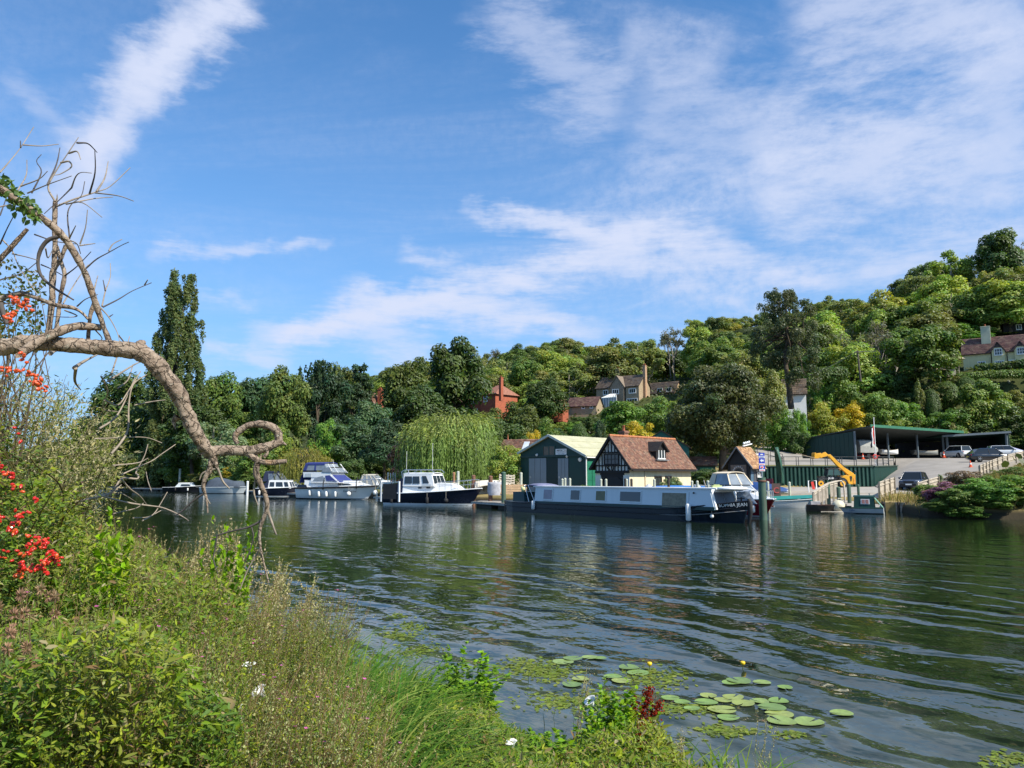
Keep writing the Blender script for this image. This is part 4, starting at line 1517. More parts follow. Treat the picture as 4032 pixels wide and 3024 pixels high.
	def chimney(s,x,y,z0,z1,w,d,m,pots=1,parent=None,pm=None,name='chimney'):
		mb = MB()
		mb.box((x,y,(z0 + z1) / 2),(w,d,z1 - z0))
		mb.box((x,y,z1 - .12),(w + .14,d + .14,.12))
		c = mb.build(name,m,parent or s.root)
		for k in range(pots):
			pb = MB()
			pb.lathe([(.13,z1),(.11,z1 + .35),(.14,z1 + .37),(.14,z1 + .44)],8,(x + (k - (pots - 1) / 2) * .36,y,0))
			pb.build('chimney_pot',pm or mat('terracotta',(0.42,0.14,0.07),.8),c)
		return c
RED_TILES = [(0.215,0.108,0.076),(0.185,0.095,0.072),(0.235,0.128,0.092),(0.16,0.095,0.075),(0.23,0.15,0.11),(0.26,0.15,0.10)]
BROWN_TILES = [(0.17,0.125,0.095),(0.14,0.105,0.085),(0.20,0.15,0.11),(0.16,0.13,0.11)]
MAROON_TILES = [(0.15,0.085,0.075),(0.13,0.075,0.07),(0.18,0.10,0.085),(0.20,0.13,0.10)]
HUT_TILES = [(0.42,0.25,0.13),(0.36,0.20,0.11),(0.48,0.31,0.18),(0.30,0.17,0.11)]
def half_timbered():
	h = House('half_timbered_boathouse','small half timbered boathouse with steep red tiled roof and dormer, gable towards the narrowboat',2345,62.0,0.7,R(-45.5),3.4,8.7,'boathouse')
	L,D = h.L,h.D
	xm,ze,zr = L / 2,2.62,4.76
	h.walls_y(ze,zr,ze,M_RENDER)
	rf = h.roof_y(ze,zr,ze,RED_TILES,ov=.38,og=.32,m=M_BLACK)
	rb = MB()
	for i in range(22):
		y = -.3 + i * (D + .6) / 22
		rb.cyl((xm,y,zr + .15),(xm,y + .40,zr + .165),.10,8)
	rb.build('ridge_tiles',mat('orange_ridge_tile',(0.44,0.17,0.075),.85,.25,5),rf)
	# gable: plaster with black studs above, black boat door between pale piers below
	g = MB()
	g.prism([(.05,-.012,2.05),(L - .05,-.012,2.05),(L - .05,-.012,ze - .02),(xm,-.012,zr - .1),(.05,-.012,ze - .02)],(0,.01,0))
	gp = g.build('gable_plaster',M_PLASTER,h.root)
	zc = 2.02
	h.beam('f',0,zc,L,zc,M_BLACK,'beam',.20,.04)
	h.beam('f',.15,2.52,L - .15,2.52,M_BLACK,'beam',.10,.035)
	h.beam('f',.82,3.55,L - .82,3.55,M_BLACK,'beam',.12,.035)
	for i in range(11):
		a = .10 + i * (L - .2) / 10
		top = ze + (zr - ze) * (1 - abs(a - xm) / xm) - .12
		if .9 < a < L - .9:
			h.beam('f',a,2.1,a,2.48,M_BLACK,'stud',.07,.035)
			h.beam('f',a,3.6,a,top,M_BLACK,'stud',.07,.035)
		else:
			h.beam('f',a,2.1,a,max(top,2.15),M_BLACK,'stud',.07,.035)
	for sx in (-1,1):   # barge boards and brackets
		h.beam('f',xm,zr + .02,xm + sx * (xm + .36),ze - .42,M_BLACK,'barge_board',.18,.33)
		b = MB()
		b.tube([(xm + sx * .12,-.06,2.14),(xm + sx * .30,-.20,2.30),(xm + sx * .36,-.26,2.52)],.05,5)
		b.build('bracket',M_BLACK,h.root)
	h.window('f',(.98,2.62,L - .98,3.42),4,2,.08,.045,M_BLACK,out=.05,pm=M_PANE)
	h.panel('f',(.62,-1.4,L - .62,1.62),mat('black_door',(0.015,0.015,0.018),.6),'boat_door',.02)
	h.panel('f',(.5,1.62,L - .5,1.92),M_BLACK,'lintel',.03)
	for x0,x1 in ((0.0,.58),(L - .58,L)):
		h.panel('f',(x0,-1.4,x1,1.75),M_PLASTER,'pier',.035,.05)
	for sx in (-1,1):
		b = MB()
		b.tube([(xm + sx * 1.05,-.05,1.05),(xm + sx * .95,-.05,1.35),(xm + sx * .6,-.05,1.60)],.055,5)
		b.build('brace',M_BLACK,h.root)
	# long sunny wall
	for (f0,f1) in ((.385,.49),(.56,.655)):
		h.window('r',(f0 * D,.85,f1 * D,1.66),2,1,.09,.05,M_BLACK)
	b = MB()
	b.tube([(L + .06,.23 * D,2.1),(L + .06,.23 * D,-.8)],.04,6)
	b.build('downpipe',M_RENDER,h.root)
	b = MB()
	b.bar((L + .42,-.2,ze - .49),(L + .42,D + .2,ze - .49),.10,.09)
	b.build('gutter',M_BLACK,h.root)
	# dormer on the slope
	yd0,yd1 = .44 * D,.60 * D
	sl = (zr - ze) / xm
	zb_,zt_ = 3.05,3.80
	xb = L - (zb_ - ze) / sl
	dz = MB()
	ymid = (yd0 + yd1) / 2
	dz.prism([(xb + .22,yd0,zb_ - .3),(xb + .22,yd1,zb_ - .3),(xb + .22,yd1,zt_),(xb + .22,ymid,zt_ + .62),(xb + .22,yd0,zt_)],(-1.35,0,0))
	dm = dz.build('dormer',M_BLACK,rf)
	r2 = House.__new__(House)
	for sy,ye in ((1,yd0 - .18),(-1,yd1 + .18)):
		q = MB()
		q.slab([(xb + .45,ye,zt_ - .12),(xb - 1.3,ye,zt_ - .12),(xb - 1.3,ymid,zt_ + .70),(xb + .45,ymid,zt_ + .70)],.06)
		rr = q.build('dormer_roof',M_BLACK,rf)
	tiles('dormer_tiles',(xb + .46,yd0 - .19,zt_ - .10),(xb - 1.3,yd0 - .19,zt_ - .10),(xb + .46,ymid,zt_ + .73),.17,.16,BROWN_TILES,rf)
	tiles('dormer_tiles',(xb + .46,yd1 + .19,zt_ - .10),(xb - 1.3,yd1 + .19,zt_ - .10),(xb + .46,ymid,zt_ + .73),.17,.16,BROWN_TILES,rf)
	w = MB()
	for a in (yd0 + .30,ymid,yd1 - .30):
		w.box((xb + .25,a,(zb_ + zt_) / 2 + .05),(.06,.07,zt_ - zb_ - .1))
	w.box((xb + .25,ymid,zb_ + .06),(.08,yd1 - yd0 - .3,.08))
	w.build('dormer_window',M_FRAME,rf)
	w = MB()
	w.box((xb + .235,ymid,(zb_ + zt_) / 2 + .05),(.02,yd1 - yd0 - .55,zt_ - zb_ - .12))
	w.build('dormer_pane',M_PANE,rf)
	w = MB()
	w.box((xb + .30,ymid,zb_ - .05),(.22,yd1 - yd0 + .3,.06))
	w.build('lead_apron',M_METAL_GREY,rf)
	h.chimney(xm - .9,.32 * D,2.2,5.45,.55,.55,mat('chimney_brick',(0.24,0.12,0.08),.9,.3,8))
def green_shed():
	h = House('boat_shed','large dark green boat shed with grey sliding doors and mossy cream roof',2050,72.8,0.6,R(-46),8.15,10.5,'shed')
	L,D = h.L,h.D
	h.walls_y(3.93,5.42,3.5,M_SHEDGREEN,3.86)
	rf = h.roof_y(3.93,5.42,3.5,None,3.86,.18,.22,m=M_ROOFCREAM)
	# corrugated sheets on the right-hand slope
	V,F = [],[]
	n = 100
	for i in range(n + 1):
		y = -.24 + (D + .48) * i / n
		k = .022 * math.cos(i * PI)
		V += [(3.86,y,5.42 + .15 + k),(L + .22,y,3.5 - .09 + .15 + k)]
	F = [(2 * i,2 * i + 1,2 * i + 3,2 * i + 2) for i in range(n)]
	me = np_mesh('corrugated_sheets',np.array(V),np.array(F),M_ROOFCREAM)
	link('corrugated_sheets',me,rf)['kind'] = 'stuff'
	for f in (.30,.64):
		b = MB()
		b.bar((3.86 + (L - 3.86) * f,-.2,5.42 - 1.92 * f + .16),(3.86 + (L - 3.86) * f,D + .2,5.42 - 1.92 * f + .16),.06,.035)
		b.build('sheet_lap',mat('roof_lap',(0.34,0.32,0.20),.9),rf)
	M_TRIM = mat('grey_green_trim',(0.46,0.50,0.46),.7)
	for a0,z0,a1,z1 in ((-.2,3.85,3.86,5.42),(3.86,5.42,L + .22,3.42)):
		h.beam('f',a0,z0 + .10,a1,z1 + .10,M_TRIM,'barge_board',.20,.25)
	S3 = 3.687
	def z3(x,y):
		return 1900 + x / S3,1650 + y / S3
	for nm,x0,y0,x1,y1,m in (('sliding_door',680,572,932,960,M_GREYDOOR),('dark_door',942,572,1092,960,mat('near_black_door',(0.010,0.028,0.028),.6)),
								 ('sliding_door',1098,572,1252,960,M_GREYDOOR)):
		u0,v0 = z3(x0,y0)
		u1,v1 = z3(x1,y1)
		a0,zz0,a1,zz1 = h.rect('f',u0,v0,u1,v1)
		d = h.panel('f',(a0,-.3,a1,zz1),m,nm,.06)
		if nm == 'sliding_door':
			for k in range(1,3):
				a = a0 + (a1 - a0) * k / 3
				h.panel('f',(a - .02,-.2,a + .02,zz1 - .05),mat('door_seam',(0.14,0.17,0.19),.7),'seam',.075,.012,d)
			h.panel('f',(a0 + .1,1.6,a0 + .28,1.8),M_METAL_GREY,'latch',.09,.03,d)
	a0,zz0,a1,zz1 = h.rect('f',*z3(555,552),*z3(1480,568))
	h.beam('f',0.02,zz1,L - .02,zz1,mat('door_rail',(0.02,0.05,0.048),.6),'door_rail',.14,.09)
	h.window('f',h.rect('f',*z3(880,395),*z3(1052,530)),2,1,.08,.08,mat('green_frame',(0.02,0.07,0.06),.6),sill=False,
			 pm=mat('brown_reflecting_glass',(0.10,0.075,0.05),.15,.3,1.5))
	r = h.rect('f',*z3(1065,436),*z3(1224,515))
	sg = h.panel('f',r,M_WHITE,'sign_board',.05,.04)
	a0,z0,a1,z1 = r
	W,Hh = a1 - a0,z1 - z0
	def txt(body,size,x,z,bold=False,m=M_LETTER,sx=1):
		put_text(body,size,m,sg,(a0 + W * x,-.054,z0 + Hh * z),(PI / 2,0,0),bold=bold,sx=sx)
	txt('WESTON',Hh * .32,.36,.74,True)
	M_SMALL = mat('grey_lettering',(0.25,0.27,0.3),.6)
	M_ORANGE = mat('orange_lettering',(0.5,.2,.06),.6)
	# the smaller lines are too fine to read in the photograph: kept as ruled lines of print
	for x0_,x1_,z_,h_,m_ in ((.66,.92,.84,.05,M_SMALL),(.80,.92,.68,.06,M_ORANGE),(.07,.82,.50,.07,M_SMALL),(.84,.92,.50,.05,M_ORANGE),(.07,.82,.33,.05,M_SMALL),(.84,.92,.33,.05,M_ORANGE),
								 (.20,.46,.14,.09,M_SMALL),(.52,.82,.14,.09,M_SMALL)):
		h.panel('f',(a0 + W * x0_,z0 + Hh * (z_ - h_ / 2),a0 + W * x1_,z0 + Hh * (z_ + h_ / 2)),m_,'print_line',.056,.005,sg)
	for x,y in ((797,517),(1236,537),(1425,585)):
		p = h.pf(*z3(x,y))
		b = MB()
		b.cyl((p.x,-.02,p.z),(p.x,-.16,p.z - .05),.10 if x < 1400 else .17,10)
		b.build('lamp',M_WHITE,h.root)
	b = MB()
	b.tube([(L + .12,-.08,3.35),(L + .10,-.08,3.0),(L + .10,-.08,-.4)],.055,6)
	b.build('downpipe',M_FRAME,h.root)
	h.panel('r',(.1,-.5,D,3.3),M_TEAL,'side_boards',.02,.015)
	h.window('r',(.85,.85,2.6,2.95),1,1,.12,.05,M_TEAL)
	for k in range(5):
		h.panel('r',(.1,.2 + k * .62,D,.225 + k * .62),mat('teal_shadow_lap',(0.012,0.12,0.075),.6),'board_lap',.034,.012)  # darker teal strips: shadow line of each lap put into the colour
	b = MB()
	b.bar((L + .26,-.2,3.44),(L + .26,D,3.44),.12,.10)
	b.build('gutter',M_FRAME,h.root)
def back_sheds():
	h = House('green_workshop','dark green gabled workshop behind the half timbered boathouse',2545,82,1.2,R(-14),4.5,6,'workshop')
	h.walls_y(4.9,6.0,4.25,mat('blue_green_boards',(0.014,0.10,0.085),.6,.1,1.0),1.7)
	h.roof_y(4.9,6.0,4.25,RED_TILES,1.7,.25,.2,tw=.4,th_=.28)
	h = House('lean_to_store','low store with white gates and a bright green door, right of the green workshop',2700,84,1.3,R(-12),3.2,4,'shed')
	h.walls_x(2.3,3.2,M_SHEDGREEN)
	h.roof_x(2.3,3.2,RED_TILES,ov=.3)
	for k in range(6):
		h.panel('f',(-.2 + k * .25,.1,.03 + k * .25,1.9),mat('weathered_white',(0.55,0.56,0.52),.7),'board',.05)
	h.panel('f',(1.55,.1,2.9,2.05),M_TEAL,'door',.04)
	h = House('tiled_cottage','tiled roofed cottage with a skylight peeping out behind the left slope of the boat shed',1960,90,1.0,R(-20),6.2,5,'cottage')
	h.walls_x(3.4,5.7,M_RENDER)
	rf = h.roof_x(3.4,5.7,RED_TILES,tw=.35,th_=.26)
	b = MB()
	b.slab([(2.6,1.0,4.52),(3.3,1.0,4.52),(3.3,2.1,5.53),(2.6,2.1,5.53)],.05)
	b.build('skylight',mat('skylight_glass',(0.5,0.55,0.6),.1),rf)
	b = MB()
	b.tube([(.35,2.5,5.8),(.35,2.5,6.5)],[.07,.02],6)
	b.build('finial',mat('terracotta',(0.42,0.14,0.07),.8),rf)
def hut():
	h = House('timber_hut','small black weatherboarded hut with round mosaic panel and tiled roof',2868,67.5,1.05,R(-45),2.05,2.0,'hut')
	L,D = h.L,h.D
	M_HUT = mat('black_weatherboard',(0.022,0.024,0.028),.75,.2,4)
	h.walls_y(2.42,3.80,2.42,M_HUT)
	rf = h.roof_y(2.42,3.80,2.42,HUT_TILES,ov=.42,og=.30,tw=.16,th_=.13)
	h.panel('f',(-.06,-1.0,L + .06,.88),M_STONE,'stone_plinth',.07,.06)
	h.panel('r',(-.05,-1.0,D + .05,.88),M_STONE,'stone_plinth',.07,.06)
	for k in range(8):
		z0 = .90 + k * .19
		h.panel('r',(.62,z0,D,z0 + .175),mat('grey_weatherboard',(0.075,0.08,0.09),.7,.25,3),'weatherboard',.055,.04)
	h.panel('r',(.10,.30,.58,2.1),mat('blue_grey_door',(0.07,0.13,0.19),.6),'door',.05)
	h.window('r',(1.15,1.35,1.62,2.0),2,2,.07,.04,out=.05)
	# mosaic panel
	r = (.28,1.0,L - .28,2.32)
	pn = h.panel('f',r,mat('mosaic_ground',(0.17,0.135,0.115),.8,.3,9),'mosaic_panel',.06,.04)
	cx,cz = L / 2,1.66
	for k in range(16):
		a = k * PI / 8
		b = MB()
		b.ball((cx + .50 * math.cos(a),-.075,cz + .50 * math.sin(a)),(.085,.02,.085),7,4)
		b.build('mosaic_disc',mat('pale_mosaic',(0.46,0.43,0.42),.7,.3,9),pn)
	b = MB()
	b.cyl((cx,-.062,cz),(cx,-.085,cz),.34,20)
	b.build('mosaic_centre',mat('dark_mosaic',(0.035,0.035,0.04),.6,.4,12),pn)
	for sx in (-1,1):
		h.beam('f',L / 2,3.86,L / 2 + sx * (L / 2 + .42),2.02,mat('grey_barge',(0.20,0.20,0.20),.7),'barge_board',.10,.30)
	b = MB()   # antenna arms and a board on the ridge
	b.bar((L / 2 + .1,.7,3.98),(L / 2 + .1,2.3,4.22),.12,.08)
	for k in range(4):
		b.ball((L / 2 + .1,.9 + k * .32,4.22 + .05 * k),(.10,.12,.12),6,4)
	b.build('roof_ornament',M_WHITE,h.root)
def boat_store():
	"""open-fronted store: green left end wall, overhanging mono-pitch roof on posts, a second bay to the right"""
	r = thing('open_boat_store','long open fronted dark green boat store with posts and curved braces','shed',XYZ(3374,103,4.75))
	o = r.location.copy()
	def q(u,Y,z):
		return XYZ(u,Y,z) - o
	A,B = q(3374,103,0),q(3723,116,0)
	d = (B - A)
	d.z = 0
	d.normalize()
	bk = Vector((-d.y,d.x,0))
	M_ST = mat('store_green',(0.012,0.042,0.036),.6,.12,.6,streak=((0.02,0.055,0.048),3.0,.4))
	M_POST = mat('painted_steel',(0.12,0.15,0.17),.5,.1)
	zb = -.2
	g = MB()
	LW = 8.5
	p0 = A + Vector((0,0,0))
	e = p0 + bk * LW
	th = d * .12
	g.prism([(p0.x,p0.y,zb),(e.x,e.y,zb),(e.x,e.y,2.95),(p0.x,p0.y,3.72)],th)
	g.build('end_wall',M_ST,r)
	for k in range(13):   # cladding seams on the end wall
		s_ = MB()
		f = p0 + bk * (LW * k / 13 + .3) - d * .02
		s_.bar((f.x,f.y,zb),(f.x,f.y,3.66 - .75 * (k + .5) / 13),.03,.05,up=bk)
		s_.build('cladding_seam',M_ST,r)
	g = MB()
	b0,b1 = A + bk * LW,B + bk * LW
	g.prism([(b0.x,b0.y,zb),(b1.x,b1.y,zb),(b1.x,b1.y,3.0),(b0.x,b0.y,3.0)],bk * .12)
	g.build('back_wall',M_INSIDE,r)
	# roof with overhang
	F0,F1 = A - bk * 2.2 + d * .2,B - bk * 2.0 + d * 2.2
	G0,G1 = A + bk * (LW + .3) - d * .3,B + bk * (LW + .3) + d * 1.0
	z_f,z_b = 4.40,2.98
	g = MB()
	g.slab([(F0.x,F0.y,z_f),(F1.x,F1.y,z_f),(G1.x,G1.y,z_b),(G0.x,G0.y,z_b)],.16)
	rf = g.build('roof',mat('store_roof_dark',(0.030,0.040,0.040),.7,.1),r)  # slab coloured dark so the overhang's underside reads as shaded
	g = MB()
	g.bar((F0.x,F0.y,z_f - .02),(F1.x,F1.y,z_f - .02),.14,.36)
	g.build('fascia',mat('fascia_green',(0.045,0.16,0.10),.5),rf)
	Lp = (B - A).length
	for f in (0.0,.345,.68,1.0):
		p = A + d * Lp * f
		g = MB()
		g.bar((p.x,p.y,zb),(p.x,p.y,3.75),.20,.20,up=d)
		po = g.build('post',M_POST,r)
		g = MB()
		path = [p + Vector((0,0,2.6)),p - bk * .15 + Vector((0,0,3.2)),p - bk * .8 + d * .5 + Vector((0,0,3.75)),p - bk * 1.8 + d * 1.3 + Vector((0,0,4.05))]
		g.tube(path,.06,5)
		g.build('brace',M_POST,po)
	# second bay
	C2,D2 = q(3726,115.5,0),q(3975,113.5,0)
	g = MB()
	E0,E1 = C2 + Vector((-3,9,0)),D2 + Vector((3,9,0))
	g.slab([(C2.x - .6,C2.y - .5,3.85),(D2.x + .4,D2.y - .5,4.35),(E1.x,E1.y,3.75),(E0.x,E0.y,3.3)],.16)
	g.build('roof',M_ST,r)
	g = MB()
	g.bar((C2.x - .5,C2.y - .55,3.72),(D2.x + .4,D2.y - .55,4.22),.14,.30)
	g.build('eaves_beam',M_POST,r)
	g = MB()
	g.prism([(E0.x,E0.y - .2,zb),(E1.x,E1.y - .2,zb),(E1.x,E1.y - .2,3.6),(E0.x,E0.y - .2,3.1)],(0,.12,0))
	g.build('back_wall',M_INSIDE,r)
	g = MB()
	g.prism([(D2.x + .3,D2.y,zb),(E1.x,E1.y,zb),(E1.x,E1.y,3.7),(D2.x + .3,D2.y,4.15)],(.12,0,0))
	g.build('end_wall',M_ST,r)
	for p in (D2,C2 + Vector((.5,0,0))):
		g = MB()
		g.bar((p.x,p.y,zb),(p.x,p.y,4.0),.24,.24,up=d)
		g.build('post',M_POST,r)
def stone_house():
	zb = 19.0
	h = House('stone_house','grey stone house with central gable, chimneys and bay window on the hillside',2352,194,zb,R(-36),12.1,6.2,'house')
	L,D = h.L,h.D
	ze,zr = 6.0,8.9
	h.walls_x(ze,zr,M_STONE)
	rf = h.roof_x(ze,zr,BROWN_TILES,tw=.6,th_=.4)
	def z1(x,y):
		return 2100 + x / 2.765,1250 + y / 2.765
	# projecting gable
	a0 = h.pf(*z1(838,800),-.4).x
	a1 = h.pf(*z1(985,800),-.4).x
	am = (a0 + a1) / 2
	g = MB()
	g.prism([(a0,-.45,-1.5),(a1,-.45,-1.5),(a1,-.45,ze - .1),(am,-.45,ze + 2.6),(a0,-.45,ze - .1)],(0,3.3,0))
	g.build('front_gable',mat('darker_stone',(0.27,0.215,0.155),.95,.2,3,bump=.5,bscale=8),h.root)
	for sx,ae in ((-1,a0 - .35),(1,a1 + .35)):
		g = MB()
		g.slab([(ae,-.75,ze - .42),(am,-.75,ze + 2.72),(am,3.0,ze + 2.72),(ae,3.0,ze - .42)],-.12 if sx < 0 else .12)
		g.build('gable_roof',mat('brown_roof',(0.20,0.16,0.12),.9,.2,3),h.root)
	for x0,y0,x1,y1,n,out in ((762,795,812,840,2,0),(862,786,930,830,3,.45),(1042,778,1115,820,3,0),(1018,888,1132,962,4,0)):
		h.window('f',h.rect('f',*z1(x0,y0),*z1(x1,y1),-out),n,1,.18,.10,out=out)
	h.chimney(am - 1.5,D / 2,zr - 1,zr + 2.1,1.0,.9,M_STONE,2)
	h.chimney(L + .35,D * .45,-1,zr + 2.3,.7,1.0,mat('sunlit_stone_stack',(0.42,0.27,0.17),.9,.2,3),2)  # right stack in warmer stone: sunlight put into its colour
	b = MB()
	b.tube([(a1 + .25,-.1,ze - .2),(a1 + .25,-.1,-.5)],.09,6)
	b.build('downpipe',M_BLACK,h.root)
	# conservatory
	c0 = h.pf(*z1(735,900),-3).x
	c1 = h.pf(*z1(905,900),-3).x
	g = MB()
	zt = 3.0
	for k in range(7):
		a = c0 + (c1 - c0) * k / 6
		g.bar((a,-3,-1),(a,-3,zt),.14,.14)
		g.bar((a,-3,zt),((c0 + c1) / 2 + (a - (c0 + c1) / 2) * .3,-.5,zt + 1.25),.12,.12)
	g.bar((c0,-3,zt),(c1,-3,zt),.16,.16)
	cs = g.build('conservatory',M_FRAME,h.root)
	g = MB()
	g.slab([(c0,-2.97,-1),(c1,-2.97,-1),(c1,-2.97,zt),(c0,-2.97,zt)],.03)
	m_ = (c0 + c1) / 2
	g.poly([(c0,-3,zt - .03),(c1,-3,zt - .03),(m_ + (c1 - m_) * .3,-.5,zt + 1.2),(m_ + (c0 - m_) * .3,-.5,zt + 1.2)])
	g.build('pane',mat('conservatory_glass',(0.35,0.40,0.42),.15),cs)
	# right-hand outbuilding
	h = House('stone_annexe','low stone annexe with brown roof to the right of the stone house',2553,199,zb + 1.2,R(-36),7.8,5.6,'house')
	h.walls_x(4.0,6.9,mat('honey_stone',(0.42,0.30,0.18),.95,.2,3,bump=.5,bscale=8))
	h.roof_x(4.0,6.9,BROWN_TILES,tw=.6,th_=.4)
	for x0,y0,x1,y1 in ((1350,775,1405,802),(1450,768,1500,802)):
		h.window('f',h.rect('f',*z1(x0,y0),*z1(x1,y1)),2,1,.14,.08)
	# garage on the left
	h = House('stone_garage','single storey garage with dark red roof left of the stone house',2236,187,zb - 1.6,R(-26),7.6,5,'garage')
	h.walls_x(2.3,4.5,M_STONE)
	h.roof_x(2.3,4.5,MAROON_TILES,tw=.6,th_=.4)
	for x0,y0,x1,y1 in ((528,970,558,992),(618,965,648,987)):
		h.window('f',h.rect('f',*z1(x0,y0),*z1(x1,y1)),1,1,.22,.08)
def brick_house():
	zb = 17.2
	h = House('brick_house','red brick house with hipped tiled roof and tall chimney among dark trees',1843,199,zb,R(-47),11.5,7,'house')
	L,D = h.L,h.D
	def z2(x,y):
		return 1400 + x / 2.765,1250 + y / 2.765
	g = MB()
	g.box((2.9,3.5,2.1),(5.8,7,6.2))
	g.build('wall',mat('shaded_brick',(0.30,0.085,0.05),.9,.2,3),h.root)  # darker copy of the brick: shade put into the left block's colour
	g = MB()
	g.box((8.7,3.0,2.4),(5.6,7.6,7.0))
	w2 = g.build('wall',M_BRICK,h.root)
	# hipped roofs
	def hip(x0,x1,y0,y1,ze,zr,f,name='roof'):
		g = MB()
		xm0,xm1,ym = x0 + (x1 - x0) * f,x1 - (x1 - x0) * f,(y0 + y1) / 2
		g.add([(x0,y0,ze),(x1,y0,ze),(x1,y1,ze),(x0,y1,ze),(xm0,ym,zr),(xm1,ym,zr)],
			 [(0,1,5,4),(1,2,5),(2,3,4,5),(3,0,4),(3,2,1,0)])
		r = g.build(name,mat('hip_tiles',(0.27,0.12,0.08),.9,.25,2.5,bump=.6,bscale=6),h.root)
		return r
	hip(5.5,12.0,-1.3,7.3,5.9,8.7,.36)
	hip(-.4,6.0,-.4,7.4,5.2,7.3,.30)
	g = MB()
	g.prism([(2.6,-.5,5.15),(5.2,-.5,5.15),(3.9,-.5,6.7)],(0,3.5,0))
	g.build('gablet',mat('hip_tiles',(0.27,0.12,0.08),.9),h.root)
	h.chimney(h.pf(1973,1545,-.9).x,-.9,4.0,9.9,.8,.8,M_BRICK,2)
	for x0,y0,x1,y1,n in ((1240,893,1283,937,3),(1297,893,1333,937,2),(1238,1000,1280,1028,3),(1295,1000,1328,1028,2)):
		h.window('f',h.rect('f',*z2(x0,y0),*z2(x1,y1)),n,2,.16,.10)
	h.window('f',h.rect('f',*z2(1396,862),*z2(1436,915),-.85),2,3,.16,.10,out=.85)
	# left-hand neighbour almost hidden
	h = House('brick_lodge','steep gabled red brick house almost hidden by trees left of the domed beeches',1417,184,14.0,R(-25),4.6,6,'house')
	h.walls_y(4.0,8.6,4.0,M_BRICK)
	h.roof_y(4.0,8.6,4.0,RED_TILES,tw=.5,th_=.4)
	h.beam('f',2.3,8.7,-.3,3.6,M_FRAME,'barge_board',.25,.4)
	h.window('f',(2.6,4.6,3.6,6.2),2,2,.15,.08)
	h.chimney(4.4,1.5,3,9.6,1.0,1.0,M_BRICK,2)
	# white marquee by the brick house
	r = thing('marquee','white marquee tent beside the red brick house','tent',XYZ(2018,178,terrz(0.1,178) + 0.1),R(-20))
	g = MB()
	z_ = P(2030,1610,178).z - r.location.z
	g.prism([(0,0,-.5),(3.2,0,-.5),(3.2,0,z_ - 1.2),(1.6,0,z_),(0,0,z_ - 1.0)],(0,5,0))
	g.build('canvas',M_WHITE,r)
	# dark brown roof between the brick house and the stone garage
	h = House('bungalow','bungalow showing only a strip of orange tiled roof right of the marquee',2146,182,17.0,R(-20),4.5,5,'house')
	h.walls_x(2.4,3.9,M_BRICK)
	h.roof_x(2.4,3.9,[(0.36,0.22,0.15),(0.30,0.18,0.12)],tw=.5,th_=.4)
